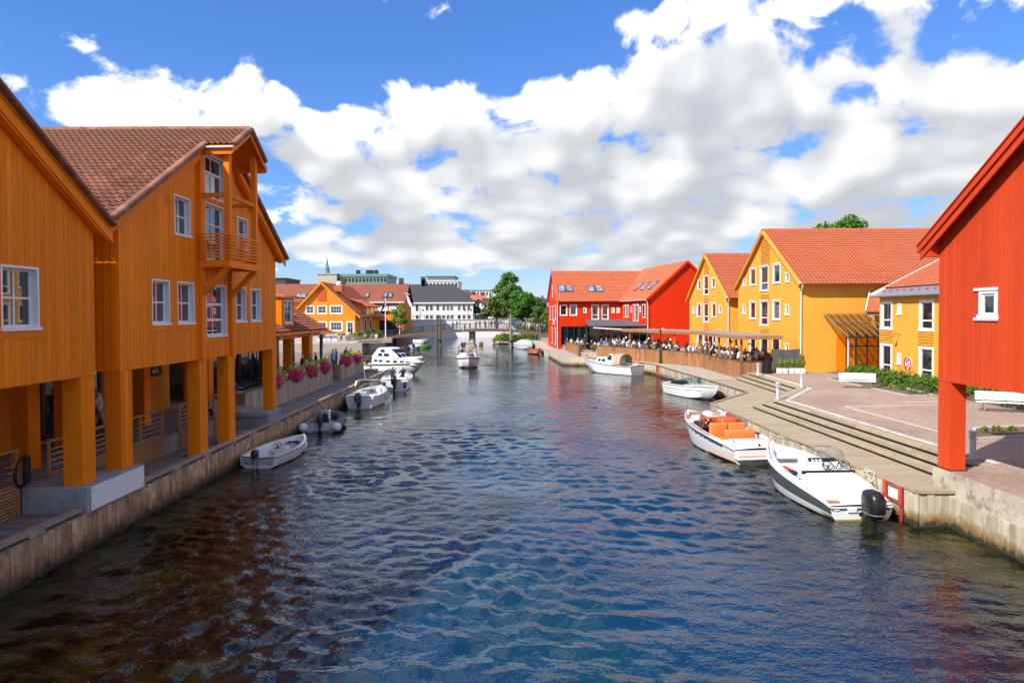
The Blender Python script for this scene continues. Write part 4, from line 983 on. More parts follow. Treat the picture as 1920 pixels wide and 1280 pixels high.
# ------------------------------------------------------------------ terrace fence and pergola
FEN = [(17.40, 52.0), (17.46, 63.4), (15.15, 68.8), (9.80, 78.8)]
def fence(label, pts, z0, z1, w=.2):
    F = thing('terrace_fence', label, 'fence', (*pts[0], z0))
    XF[F.name] = Matrix.Translation((*pts[0], z0)); inv = XF[F.name].inverted()
    for (p, q) in zip(pts, pts[1:]):
        p_, q_ = Vector((*p, 0))-Vector((*pts[0], z0)), Vector((*q, 0))-Vector((*pts[0], z0))
        planks_along(F, 'fence_board', MT['fence_wood'], (p_.x, p_.y), (q_.x, q_.y), .0, z1-z0, w, .03, jit=.004, gap=.01)
        mb = MB(); mb.bar((*p, z1+.035), (*q, z1+.035), .11, .05); mb.build('top_rail', MT['dark_wood'], F, world=True)
        n = max(1, round((Vector(q)-Vector(p)).length/2.8))
        for i in range(n+1):
            r_ = Vector((*p, 0)).lerp(Vector((*q, 0)), i/n); mb = MB(); mb.box((r_.x+.04, r_.y-.05, z0), (r_.x+.14, r_.y+.05, z1+.005)); mb.build('fence_post', MT['dark_wood'], F, world=True)
    return F
fence('long brown board fence of the outdoor dining terrace under the pergola', FEN, .952, 2.25)
fence('low brown board fence round the dining area before the red house', [(8.05, 80.9), (7.35, 94.5)], .952, 2.15, .3)
fence('end fence of the terrace beside the black bin', [(19.75, 51.94), (17.42, 51.94)], 1.0, 2.25)
m = MB(); m.prism([(17.5, 52.05), (21.9, 52.05), (21.9, 69.0), (18.5, 80), (17.0, 84.4), (9.9, 80.2), (10.0, 78.9), (15.3, 68.9), (17.58, 63.5)], 1.40, 1.85); struct(m, 'terrace_floor', MT['deck_far'])
def pergola():
    T = thing('pergola', 'long flat-roofed wooden pergola over the terrace diners', 'pergola', (17.5, 52, 1.47))
    fr = [(17.15, 51.3), (17.15, 63.6), (14.95, 69.0), (12.0, 74.4)]; bk = [(20.3, 51.3), (20.3, 64.5), (18.0, 70.6), (14.8, 76.4)]
    for i in range(3):
        mb = MB(); mb.prism([fr[i], bk[i], bk[i+1], fr[i+1]], 4.225+.001*i, 4.29+.001*i); mb.build('roof_panel', MT['grey_wood'], T, world=True)
        mb = MB(); mb.bar((*fr[i], 4.10), (*fr[i+1], 4.10), .09, .24); mb.build('front_beam', MT['fence_wood'], T, world=True)
        mb = MB(); mb.bar((*bk[i], 4.10), (*bk[i+1], 4.10), .09, .24); mb.build('back_beam', MT['fence_wood'], T, world=True)
    for i in range(3):
        n = (8, 4, 4)[i]
        for k in range(n):
            t = (k+.5)/n; a = Vector((*fr[i], 4.15)).lerp(Vector((*fr[i+1], 4.15)), t); b = Vector((*bk[i], 4.15)).lerp(Vector((*bk[i+1], 4.15)), t)
            mb = MB(); mb.bar(a, b, .07, .13); mb.build('rafter', MT['fence_wood'], T, world=True)
    mb = MB(); mb.bar((17.12, 51.28, 4.12), (20.3, 51.28, 4.12), .08, .26); mb.build('end_beam', MT['fence_wood'], T, world=True)
    for i, (x, y) in enumerate(((17.42, 52.1), (17.44, 54.9), (17.44, 57.8), (17.45, 60.6), (17.45, 63.4), (15.9, 67.2), (14.4, 70.4), (12.6, 73.6), (19.9, 52.0), (19.95, 56.5), (19.95, 61), (19.3, 66.3))):
        mb = MB(); mb.box((x+.02, y-.07, 1.47 if i > 7 else 2.3), (x+.16, y+.07, 4.0)) if i > 7 else mb.box((x+.03, y-.07, .96), (x+.17, y+.07, 4.0)); mb.build('pergola_post', MT['fence_wood'], T, world=True)
        if i not in (8,):
            mb = MB(); mb.tube([(x-.02, y, 3.5), (x-.25, y, 3.45)], .02, 5); mb.lathe([(.0, 0), (.13, .0), (.09, .1), (.03, .14)], (x-.28, y, 3.36), 8); mb.build('heat_lamp', MT['grey_metal'], T, world=True)
pergola()
L = thing('lamp_post', 'slim black lamp post standing against the terrace fence', 'lamp post', (14.93, 68.8, .95))
mb = MB(); mb.lathe([(.14, .95), (.14, 1.15), (.075, 1.2), (.06, 4.5), (.0, 4.55)], (14.93, 68.7, 0), 10); mb.build('pole', MT['black_matte'], L, world=True, smooth=40)
mb = MB(); mb.tube([(14.93, 68.7, 4.4), (15.25, 68.55, 4.45), (15.35, 68.5, 4.1)], .035, 6); mb.build('bracket', MT['white_paint'], L, world=True)
L = thing('lamp_post', 'slim grey lamp post at the corner of the dining fence before the red house', 'lamp post', (7.95, 80.7, .95))
mb = MB(); mb.lathe([(.10, .95), (.10, 1.1), (.06, 1.2), (.05, 4.3), (.0, 4.35)], (7.9, 80.6, 0), 8); mb.build('pole', MT['dark_metal'], L, world=True, smooth=40)

# awning rail over the inner diners
L = thing('awning_arm', 'pale awning rail above the diners between pergola and pavilion', 'awning', (12, 79, 1.47))
mb = MB(); mb.tube([(9.6, 80.5, 4.3), (13.2, 76.2, 4.12)], .06, 6); mb.build('rail', MT['cream_white'], L, world=True)
for (x, y) in ((9.6, 80.5), (11.4, 78.35)):
    mb = MB(); mb.tube([(x, y, 1.47), (x, y, 4.3)], .045, 6); mb.build('upright', MT['dark_metal'], L, world=True)

# wind screen, planters with ferns, bin
T = thing('wind_screen', 'dark grey cloth wind screen between pergola and yellow house', 'screen', (20.7, 51.7, 1.47))
mb = MB(); n = 10
for i in range(n+1):
    for j in range(5): mb.v.append((19.85+1.95*i/n, 51.75+.05*math.sin(i*1.3+j*.8), 1.75+1.5*j/4-(.06*math.sin(math.pi*i/n) if j == 4 else 0)))
mb.f = [(i*5+j, (i+1)*5+j, (i+1)*5+j+1, i*5+j+1) for i in range(n) for j in range(4)]; mb.m = [0]*len(mb.f)
mb.build('cloth', MT['screen_cloth'], T, world=True, smooth=60)
for x in (19.82, 21.83):
    mb = MB(); mb.tube([(x, 51.75, 1.47), (x, 51.75, 3.3)], .03, 6); mb.build('pole', MT['fence_wood'], T, world=True)
for i in range(5):
    x = 19.95+i*.40+(.08 if i > 1 else 0); y = 50.9-.02*i
    P = thing('plant_pot', ORD[i]+' from the left of five white pots with grassy yellow-green plants', 'plant pot', (x, y, 1.47), group='white pots by the wind screen')
    mb = MB(); mb.rbox((x-.17, y-.17, 1.474), (x+.17, y+.17, 1.86), .02, seg=1); mb.build('pot', MT['white_paint'], P, world=True)
    mb = MB()
    for k in range(46):
        a = rnd.uniform(0, 6.28); r_ = rnd.uniform(.12, .42); h = rnd.uniform(.3, .75); w = Vector((-math.sin(a), math.cos(a), 0))*.022; c0 = Vector((x+.07*math.cos(a), y+.07*math.sin(a), 1.84)); c1 = c0+Vector((math.cos(a)*r_*.5, math.sin(a)*r_*.5, h)); c2 = c0+Vector((math.cos(a)*r_, math.sin(a)*r_, h*.8))
        mb.add([c0-w, c0+w, c1+w, c1-w, c2], [(0, 1, 2, 3), (3, 2, 4)])
    mb.build('leaves', MT['leaf_lime'], P, world=True)
B = thing('litter_bin', 'round black litter bin at the end of the terrace fence', 'bin', (19.0, 50.9, 1.47))
mb = MB(); mb.lathe([(.0, 1.474), (.42, 1.474), (.42, 1.56), (.33, 1.6), (.31, 2.3), (.34, 2.34), (.34, 2.42), (.26, 2.44), (.24, 2.30), (.0, 2.28)], (19.0, 50.9, 0), 16); mb.build('body', MT['black_plastic'], B, world=True, smooth=35)
for k in range(14):
    a = k/14*6.283; mb = MB(); mb.bar((19.0+.335*math.cos(a), 50.9+.335*math.sin(a), 1.62), (19.0+.315*math.cos(a), 50.9+.315*math.sin(a), 2.28), .03, .03); mb.build('rib', MT['black_plastic'], B, world=True)

# ------------------------------------------------------------------ annex with entrance
def annex():
    T = thing('yellow_annex', 'two-storey yellow annex with tall white windows beside the glass entrance', 'building', (25.3, 47, 0), R(-90))
    W = 16; zb, ze = 1.47, 7.15
    wn = [(.2, 1.6, 4.85, 6.75), (.2, 1.6, 1.75, 3.9), (2.2, 2.65, 5.85, 6.6), (2.2, 2.65, 2.6, 3.35), (4.6, 6.1, 4.85, 6.75), (4.6, 6.1, 1.75, 3.9), (6.9, 8.3, 4.85, 6.75), (6.9, 8.3, 1.75, 3.9), (10.5, 11.9, 4.85, 6.75), (10.5, 11.9, 1.75, 3.9)]
    w = MB()
    for c in cells(0, W, wn, zb, lambda u: ze): cell_box(w, c, 0, .2)
    w.box((0, .2, zb), (.2, 9, ze)); w.build('wall', MT['yellow_paint'], T)
    for o in wn:
        if o[1]-o[0] > 1: window(T, *o, depth=.12, bars=(0, 1), transom=(.3,), trim=.16, frame=.05, proud=.03)
        else: window(T, *o, depth=.1, bars=(0, 0), trim=.10, proud=.03)
    for u0 in (.15, 4.55, 6.85, 10.45):
        for k in range(5):
            mb = MB(); mb.box((u0, -.06, 3.98+k*.17), (u0+1.5, -.004, 4.06+k*.17)); mb.build('louvre_slat', MT['yellow_paint'], T)
    # roof rising away from the facade, with a strip of sheet metal along the eave
    sl = .50; r = MB(); D = 5.2
    r.ext([(-.5, -.35, ze-.02), (-.5, D, ze-.02+sl*(D+.35)), (-.5, D, ze-.14+sl*(D+.35)), (-.5, -.35, ze-.14)], (W+.5, 0, 0)); r.ext([(-.5, D, ze-.02+sl*(D+.35)), (-.5, 2*D, ze-.02), (-.5, 2*D, ze-.14), (-.5, D, ze-.14+sl*(D+.35))], (W+.5, 0, 0))
    roof = r.build('roof', MT['grey_metal'], T)
    c = math.hypot(1, sl); zr = ze-.02+sl*(D+.35)
    tiles(roof, (-.5, D, zr+.02), (1, 0, 0), (0, -1/c, -sl/c), 53, 14, 'tile_red', .30, .36)
    mb = MB(); mb.bar((-.52, -.35, ze+.06), (-.52, D, zr+.10), .06, .16); mb.build('verge_board', MT['cream_white'], T)
    mb = MB(); mb.tube([(-.5, -.42, ze-.06), (W, -.42, ze-.08)], .06, 6); mb.build('gutter', MT['grey_metal'], T)
    for i in range(12):
        mb = MB(); mb.box((.2+i*.8, .1, ze+.22), (.4+i*.8, .2, ze+.38)); mb.build('snow_guard', MT['tile_red'], T)
    # round red and white emblem
    E = MB(); E.lathe([(.0, 0), (.42, 0), (.42, .04), (.0, .04)], (0, 0, 0), 28); E.xform(Matrix.Translation((3.45, -.0, 2.72)) @ Matrix.Rotation(R(90), 4, 'X')); em = E.build('round_sign', MT['white_paint'], T, smooth=35)
    arc = lambda r0, r1, a0, a1, n=18: [(r1*math.cos(a0+(a1-a0)*i/n), r1*math.sin(a0+(a1-a0)*i/n)) for i in range(n+1)]+[(r0*math.cos(a1-(a1-a0)*i/n), r0*math.sin(a1-(a1-a0)*i/n)) for i in range(n+1)]
    shapes = [arc(.29, .41, R(95), R(262)), arc(.30, .41, R(-75), R(78)), [(-.24, -.20), (-.08, -.26), (.12, -.18), (.17, .0), (.06, .10), (.10, -.02), (.03, -.13), (-.10, -.17)], [(.22, .22), (.06, .27), (-.14, .18), (-.18, .02), (-.08, -.06), (-.10, .04), (-.02, .14), (.12, .18)]]
    for s_ in shapes:
        mb = MB(); mb.ext([(3.45+x, -.046, 2.72+z) for x, z in s_], (0, -.008, 0)); mb.build('emblem_stroke', MT['sign_red'], em)
    mb = MB(); mb.tube([(2.5, -.02, 4.55), (2.5, -.35, 4.6), (2.5, -.45, 4.5)], .03, 6); mb.lathe([(.0, 0), (.12, 0), (.1, .12), (.02, .18)], (2.5, -.5, 4.38), 8); mb.build('wall_lamp', MT['fence_wood'], T)
annex()
def entrance():
    T = thing('glass_entrance', 'glazed entrance porch with amber sloping glass roof and dark steel frame', 'porch', (25, 49, 1.47))
    a, b = 23.75, 26.9; y0, y1 = 48.6, 52.1; z0, z1 = 4.5, 5.95
    for i in range(6):
        x0_, x1_ = a+(b-a)*i/6, a+(b-a)*(i+1)/6
        mb = MB(); mb.add([(x0_+.03, y0-.5, z0-.2), (x1_-.03, y0-.5, z0-.2), (x1_-.03, y1, z1), (x0_+.03, y1, z1)], [(0, 1, 2, 3)]); mb.build('roof_pane', MT['glass_brown'], T, world=True)
    for i in range(7):
        x = a+(b-a)*i/6; mb = MB(); mb.bar((x, y0-.5, z0-.22), (x, y1, z1-.02), .05, .07); mb.build('rafter', MT['office_green'], T, world=True)
    mb = MB(); mb.box((a-.1, y0-.56, z0-.30), (b+.1, y0-.44, z0-.2)); mb.build('gutter', MT['dark_metal'], T, world=True)
    mb = MB(); mb.box((a+2.55, 50.7, 5.78), (b+.5, 50.78, 6.08)); mb.build('green_fascia', MT['copper_green'], T, world=True)
    xs = [a+.25, a+.75, a+1.55, a+2.35, a+2.9, b]
    for i, x in enumerate(xs):
        mb = MB(); mb.box((x-.045, y0-.04, 1.48), (x+.045, y0+.06, z0)); mb.build('steel_post', MT['office_green'] if i == 0 else MT['dark_metal'], T, world=True)
        if i < 5:
            for (z_a, z_b) in ((1.5, 3.55), (3.65, 4.4)):
                mb = MB(); mb.box((x+.06, y0, z_a), (xs[i+1]-.06, y0+.012, z_b)); mb.build('pane', MT['glass_brown'], T, world=True)
            mb = MB(); mb.box((x+.05, y0-.03, 3.56), (xs[i+1]-.05, y0+.05, 3.64)); mb.build('transom', MT['dark_metal'], T, world=True)
    for x in (a+1.2, a+1.9): 
        mb = MB(); mb.tube([(x, y0-.06, 2.3), (x, y0-.06, 2.9)], .02, 6); mb.build('door_handle', MT['steel'], T, world=True)
    mb = MB(); mb.box((a+1.0, y1-.06, 1.5), (a+1.7, y1-.02, 4.3)); mb.build('inner_door', MT['orange_paint'], T, world=True)
    mb = MB(); mb.box((a+.2, y0, 1.472), (b, y1, 1.485)); mb.build('floor', MT['asphalt'], T, world=True)
    mb = MB(); mb.tube([(a-.06, y0-.5, z0-.3), (a+.05, y0-.3, z0-.6), (a+.05, y0-.3, 1.5)], .05, 8); mb.build('downpipe', MT['white_paint'], T, world=True, smooth=40)
    # small tiled roof above the porch
    mb = MB(); mb.ext([(a+2.5, 50.6, 6.1), (b+.6, 50.6, 6.1), (b+.6, 52.1, 7.6), (b+.35, 52.1, 7.6)], (0, 0, -.1)); mb.build('tile_roof', MT['tile_red'], T, world=True)
    mb = MB(); mb.bar((a+2.46, 50.58, 6.12), (b+.4, 52.1, 7.66), .08, .1); mb.build('verge', MT['cream_white'], T, world=True)
entrance()

# ------------------------------------------------------------------ plaza furniture
def bollard(x, y, label, z=1.47):
    T = thing('bollard', label, 'bollard', (x, y, z), group='bollards along the plaza edge')
    mb = MB(); mb.lathe([(.0, 0), (.105, 0), (.105, .03), (.085, .04), (.085, .58), (.0, .58)], (x, y, z+.004), 14); mb.build('shaft', MT['bollard_grey'], T, world=True, smooth=35)
    for k in range(3):
        mb = MB(); mb.lathe([(.0, 0), (.065, 0), (.065, .028), (.115, .03), (.115, .068), (.0, .07)], (x, y, z+.584+k*.072), 14); mb.build('louvre_ring', MT['bollard_grey'], T, world=True, smooth=35)
    mb = MB(); mb.lathe([(.06, 0), (.06, .03), (.12, .03), (.115, .08), (.0, .10)], (x, y, z+.80), 14); mb.build('cap', MT['bollard_grey'], T, world=True, smooth=35)
mk('bollard_grey', (.55, .57, .60), .5, .06, 4.)
bollard(13.88, 35.6, 'white louvred bollard where the lower steps turn'); bollard(17.52, 41.25, 'white louvred bollard on the paving corner by the long bench')
bollard(17.75, 49.2, 'white louvred bollard in front of the brown end fence'); bollard(14.15, 20.9, 'grey louvred bollard in shade behind the red post')
def bench(label, x, y, rz, w=1.9):
    T = thing('bench', label, 'bench', (x, y, 1.47), rz, group='white slatted benches on the plaza')
    for k in range(3):
        mb = MB(); mb.rbox((-w/2, -.22+k*.145, .42), (w/2, -.09+k*.145, .455), .008, seg=1); mb.build('seat_slat', MT['white_paint'], T)
    tl = Matrix.Rotation(R(-14), 4, 'X')
    for k in range(3):
        mb = MB(); mb.rbox((-w/2, .24+.035*k, .50+k*.135), (w/2, .272+.035*k, .62+k*.135), .008, seg=1); mb.build('back_slat', MT['white_paint'], T)
    for sx in (-w/2+.3, w/2-.3):
        mb = MB(); mb.tube([(sx, -.2, .005), (sx, -.2, .41)], .02, 6); mb.tube([(sx, .2, .005), (sx, .2, .41), (sx, .27, .5), (sx, .35, .9)], .02, 6); mb.tube([(sx, -.2, .40), (sx, .2, .40)], .02, 6); mb.build('leg', MT['grey_metal'], T)
b1 = gp(1610, 731, 1.47); bench('white slatted bench standing at the planted bed near the entrance', b1.x, b1.y+.1, R(-24), 2.0)
b2 = gp(1893, 779, 1.47); bench('white slatted bench at the right edge behind the red post', b2.x+.3, b2.y+.3, R(-24), 2.6)
for (px_, py_, lb) in ((1567, 695, 'white flower tub by the downpipe left of the glass entrance'), (1618, 706, 'white flower tub behind the bench near the glass entrance')):
    p = gp(px_, py_, 1.47); T = thing('flower_tub', lb, 'flower tub', p)
    mb = MB(); mb.lathe([(.0, 0), (.20, 0), (.34, .55), (.37, .56), (.37, .62), (.30, .60), (.0, .56)], (p.x, p.y, 1.474), 16); mb.build('tub', MT['white_paint'], T, world=True, smooth=35)
    mb = MB()
    for k in range(130):
        a = rnd.uniform(0, 6.28); r_ = .36*math.sqrt(rnd.random()); c = p+Vector((r_*math.cos(a), r_*math.sin(a), .62+rnd.uniform(0, .2)*(1-r_))); s_ = .035; d = Vector((rnd.uniform(-1, 1), rnd.uniform(-1, 1), rnd.uniform(-.3, 1))).normalized(); e = d.orthogonal().normalized(); f = d.cross(e)
        mb.add([c-e*s_, c+f*s_, c+e*s_, c-f*s_], [(0, 1, 2, 3)], k % 3)
    mb.build('flowers', [MT['leaf_hedge'], MT['flower_pink'], MT['flower_violet']], T, world=True)

# rescue ladders hung on the quay walls
def ladder(label, p, q, n_r=4, zt=1.02, zb=-.5, out=.09):
    T = thing('rescue_ladder', label, 'ladder', (*p, 0))
    p, q = Vector((*p, 0)), Vector((*q, 0)); d = (q-p).normalized(); nn = Vector((-abs(d.y), 0, 0)) if abs(d.y) > .5 else Vector((0, -1, 0))
    for r_ in (p, q):
        c = r_+nn*out; mb = MB(); mb.bar((c.x, c.y, zb), (c.x, c.y, zt), .07, .05); mb.build('stile', MT['red_rescue'], T, world=True)
        mb = MB(); mb.bar((c.x+nn.x*.04, c.y+nn.y*.04, .42), (c.x+nn.x*.04, c.y+nn.y*.04, zt+.02), .13, .05); mb.build('red_guard', MT['red_rescue'], T, world=True)
    for k in range(n_r):
        z = zb+.25+(zt-zb-.3)*k/(n_r-1); mb = MB(); mb.tube([p+nn*out+Vector((0, 0, z)), q+nn*out+Vector((0, 0, z))], .02, 6); mb.build('rung', MT['red_rescue'], T, world=True)
    return T
RB = thing('white_board', 'white board fixed to the quay between the red ladder guards', 'board', (11.22, 19.95, .6))
mb = MB(); mb.box((11.19, 19.66, .45), (11.235, 20.24, .90)); mb.build('panel', MT['cream_white'], RB, world=True)
for z_ in (.47, .86): mb = MB(); mb.box((11.175, 19.66, z_), (11.188, 20.24, z_+.03)); mb.build('batten', MT['dark_wood'], RB, world=True)
ladder('red rescue ladder on the quay beside the dark outboard motor', (11.28, 19.55), (11.27, 20.35), zt=.97)
ladder('small red rescue ladder on the far right quay wall', (13.97, 64.6), (13.93, 65.2))
# ------------------------------------------------------------------ boats
class Hull:
    """local frame: stern at y = 0, bow towards +y, waterline at z = 0"""
    def __init__(s, L, B, s0, s1, tw=.86, full=2.3, draft=.22, n=18, rake=.35, chine=.84, pw=1.7):
        s.pw = pw; s.L, s.B, s.s0, s.s1, s.tw, s.full, s.draft, s.n, s.rake, s.ch = L, B, s0, s1, tw, full, draft, n, rake, chine
    def b(s, t):
        return s.B/2*(s.tw+(1-s.tw)*math.sin(math.pi/2*t/.4)) if t < .4 else max(.015, s.B/2*(1-((t-.4)/.6)**s.full))
    def h(s, t): return s.s0+(s.s1-s.s0)*t**s.pw
    def yy(s, t, f=1.): return s.L*t-s.rake*(1-f)*max(0, (t-.55)/.45)**2     # f: 1 at the gunwale, 0 at the keel
    def section(s, t, hi=.62):
        b, h = s.b(t), s.h(t); r = max(0, (t-.5)/.5)
        zk = -s.draft+(s.draft+h*.45)*r**2.6; bc = b*(s.ch-.42*r**2); zc = max(zk+.02, .04+(h*.5)*r**2.2); zm = zc+(h-zc)*hi
        bm_ = bc+(b-bc)*(.72)
        return [(0, s.yy(t, 0), zk), (bc, s.yy(t, .3), zc), (bm_, s.yy(t, .75), zm), (b, s.yy(t, 1), h)]
    def hull(s, mats, parent, hi=.62, name='hull'):
        """mats: bottom, lower side, upper side, transom"""
        mb = MB(); ts = [i/s.n for i in range(s.n+1)]; secs = [s.section(t, hi) for t in ts]
        for sg in (-1, 1):
            vs = [(sg*p[0], p[1], p[2]) for q in secs for p in q]
            for i in range(s.n):
                for j in range(3):
                    a = i*4+j; mb.add([vs[a], vs[a+1], vs[a+5], vs[a+4]], [(0, 1, 2, 3)], j)
        q = secs[0]; mb.add([q[0], q[1], q[2], q[3], (-q[3][0], q[3][1], q[3][2]), (-q[2][0], q[2][1], q[2][2]), (-q[1][0], q[1][1], q[1][2])], [tuple(range(7))], 3)
        return mb.build(name, [MT[m] for m in mats], parent, smooth=38)
    def deck(s, mats, parent, open_=(.12, .7), rim=.16, floor=.12, crown=.05, lip=.03, name='deck'):
        """side decks with a cockpit well between open_[0] and open_[1]; mats: deck, liner, floor"""
        mb = MB(); o0, o1 = open_
        ts = sorted({*[i/s.n for i in range(s.n+1)], o0, o1})
        def prof(t, well):
            b, h = s.b(t), s.h(t); ri = max(b-rim, .005) if t < 1 else .003; y = s.yy(t)
            if well: return [(b, y, h), (b*.995, y, h+lip), (ri, y, h+lip), (max(ri-.03, .002), y, floor), (0, y, floor)]
            return [(b, y, h), (b*.995, y, h+lip), (ri, y, h+lip+.3*crown*b), (ri*.5, y, h+lip+crown*b*.8), (0, y, h+lip+crown*b)]
        for a, c in zip(ts, ts[1:]):
            well = o0-1e-6 <= a and c <= o1+1e-6; P, Q = prof(a, well), prof(c, well)
            for sg in (-1, 1):
                for j in range(4):
                    mi = (0, 0, 1, 2)[j] if well else 0
                    mb.add([(sg*p[0], p[1], p[2]) for p in (P[j], P[j+1], Q[j+1], Q[j])], [(0, 1, 2, 3)], mi)
        for t in (o0, o1):
            if 0 < t < 1:
                P, Q = prof(t, True), prof(t, False)
                for sg in (-1, 1): mb.add([(sg*p[0], p[1], p[2]) for p in (P[2], P[3], P[4], Q[4], Q[3])], [(0, 1, 2, 3, 4)], 1)
            elif t == 0:
                P = prof(0, True)
        return mb.build(name, [MT[m] for m in mats], parent, smooth=38)
    def rubrail(s, mat, parent, r=.022, dz=-.02, t0=0., t1=1., name='rub_rail'):
        pts = [(-s.b(t)-r*.4, s.yy(t), s.h(t)+dz) for t in [t0+(t1-t0)*i/s.n for i in range(s.n+1)]]
        full = pts+[(-x, y, z) for x, y, z in reversed(pts[:-1] if t1 >= .999 else pts)]
        mb = MB(); mb.tube(full, r, 6); return mb.build(name, MT[mat], parent, smooth=50)

def wheel(parent, c, r=.17, tilt=50, mat='black_plastic'):
    mb = MB(); n = 18; mb.tube([(r*math.cos(2*math.pi*i/n), r*math.sin(2*math.pi*i/n), 0) for i in range(n)], .014, 6, closed=True)
    for k in range(3):
        a = 2*math.pi*k/3+.5; mb.bar((0, 0, 0), (r*math.cos(a), r*math.sin(a), 0), .022, .012)
    mb.lathe([(.0, -.02), (.04, -.02), (.035, .02), (.0, .025)], n=8); mb.tube([(0, 0, 0), (0, 0, -.16)], .02, 6)
    mb.xform(Matrix.Translation(c) @ Matrix.Rotation(R(tilt), 4, 'X')); return mb.build('steering_wheel', MT[mat], parent, smooth=40)
def outboard(parent, c, s=1., mat='black_plastic', leg='black_plastic', tilt=0.):
    """outboard motor hung on the transom; c = clamp point at the top of the transom"""
    M = Matrix.Translation(c) @ Matrix.Rotation(R(tilt), 4, 'X') @ Matrix.Scale(s, 4)
    def ring(y0, y1, hw, z, k=3.2, n=20):
        out = []
        for i in range(n):
            a = 2*math.pi*i/n; cx, sy = math.cos(a), math.sin(a)
            out.append(((abs(cx)**(2/k))*math.copysign(hw, cx), (y0+y1)/2+(abs(sy)**(2/k))*math.copysign((y1-y0)/2, sy), z))
        return out
    mb = MB(); mb.loft([ring(-.52, -.08, .13, .02), ring(-.60, -.05, .175, .10), ring(-.62, -.03, .19, .28), ring(-.60, -.02, .185, .46), ring(-.55, -.04, .165, .56), ring(-.46, -.12, .11, .61)]); mb.xform(M)
    o = mb.build('outboard_motor', MT[mat], parent, smooth=42)
    mb = MB(); mb.rbox((-.09, -.46, .585), (.09, -.16, .628), .018, seg=2); mb.xform(M); mb.build('cowl_hatch', MT[mat], o, smooth=40)
    for sg in (-1, 1):
        for kk in range(3): mb = MB(); mb.box((sg*.181-.012, -.50+kk*.05, .34), (sg*.181+.012, -.475+kk*.05, .44)); mb.xform(M); mb.build('air_vent', MT['black_matte'], o)
    mb = MB(); mb.loft([ring(-.605, -.045, .178, .115), ring(-.607, -.043, .180, .135)]); mb.xform(M @ Matrix.Scale(1.012, 4)); mb.build('cowl_band', MT['grey_metal'], o)
    mb = MB(); mb.loft([ring(-.40, -.12, .075, .03, 2.4), ring(-.37, -.14, .06, -.25, 2.2), ring(-.36, -.15, .05, -.62, 2.), ring(-.42, -.12, .055, -.74, 2.)]); mb.box((-.16, -.52, -.52), (.16, -.08, -.50))
    mb.ext([(-.012, -.36, -.78), (-.012, -.2, -.78), (-.012, -.30, -1.02)], (.024, 0, 0)); mb.xform(M); mb.build('motor_leg', MT[leg], o, smooth=40)
    mb = MB(); mb.box((-.09, -.14, -.28), (.09, .03, .06)); mb.box((-.15, -.02, -.02), (.15, .06, .04)); mb.xform(M); mb.build('bracket', MT['grey_metal' if leg != 'black_plastic' else 'dark_metal'], o)
    mb = MB()
    for k in range(3):
        a = k*2.094; mb.add([(0, -.47, -.76), (.12*math.cos(a-.3), -.48, -.76+.12*math.sin(a-.3)), (.15*math.cos(a), -.45, -.76+.15*math.sin(a)), (.12*math.cos(a+.3), -.44, -.76+.12*math.sin(a+.3))], [(0, 1, 2, 3)])
    mb.tube([(0, -.50, -.76), (0, -.40, -.76)], .04, 8); mb.xform(M); mb.build('propeller', MT['dark_metal'], o)
    return o
def screen(parent, hull, t0, t1, h, lean=.35, glass='glass_clear', frame='steel', inset=.18, n=14, z_up=.03, tops=None):
    """wrap-round windscreen: sides start at station t0 (aft) and meet at t1 (forward)"""
    bot, top = [], []
    for i in range(n+1):
        f = i/n*2-1; a = abs(f); t = t1-(t1-t0)*a**2.2; x = (hull.b(t0)-inset)*math.copysign(min(1, a**.75 if a > 0 else 0), f)
        x = max(-hull.b(t)+.06, min(hull.b(t)-.06, x)); y = hull.yy(t); z = hull.h(t)+z_up
        hh = h*(1-.45*max(0, a-.6)/.4); bot.append(Vector((x, y, z))); top.append(Vector((x*.90, y-lean*hh*(1-.4*a), z+hh)))
    mb = MB()
    for i in range(n): mb.add([bot[i], bot[i+1], top[i+1], top[i]], [(0, 1, 2, 3)])
    w = mb.build('windscreen', MT[glass], parent, smooth=50)
    mb = MB(); mb.tube([bot[0]]+top+[bot[-1]], .014, 6); mb.build('screen_frame', MT[frame], w, smooth=50)
    for k in (n//3, n-n//3):
        mb = MB(); mb.tube([bot[k], top[k]], .010, 6); mb.build('screen_pillar', MT[frame], w)
    return w
def rail(parent, hull, ts, h=.3, r=.012, inset=.06, mat='steel', loop=True, name='bow_rail', legs=3):
    pts = []; tt = ts
    left = [Vector((-max(hull.b(t)-inset, .03), hull.yy(t)-.02, hull.h(t)+.03)) for t in tt]
    top = [p+Vector((0, 0, h*min(1, .15+i*1.2))) for i, p in enumerate(left)]
    path = [left[0]]+top+([Vector((-p.x, p.y, p.z)) for p in reversed(top)]+[Vector((-left[0].x, left[0].y, left[0].z))] if loop else [left[-1]])
    mb = MB(); mb.tube(path, r, 6); o = mb.build(name, MT[mat], parent, smooth=50)
    for i in range(1, len(tt)):
        for sg in (1, -1):
            if sg < 0 and not loop: continue
            mb = MB(); a, b = left[i], top[i]; mb.tube([(sg*a.x, a.y, a.z), (sg*b.x, b.y, b.z)], r*.85, 5); mb.build('stanchion', MT[mat], o)
    return o
def seat(parent, a, b, mat, back=None, r=.05, name='seat'):
    mb = MB(); mb.rbox(a, b, r, seg=3); o = mb.build(name, MT[mat], parent, smooth=40)
    if back:
        mb = MB(); mb.rbox(back[0], back[1], r, seg=3); mb.build('seat_back', MT[mat], o, smooth=40)
    return o
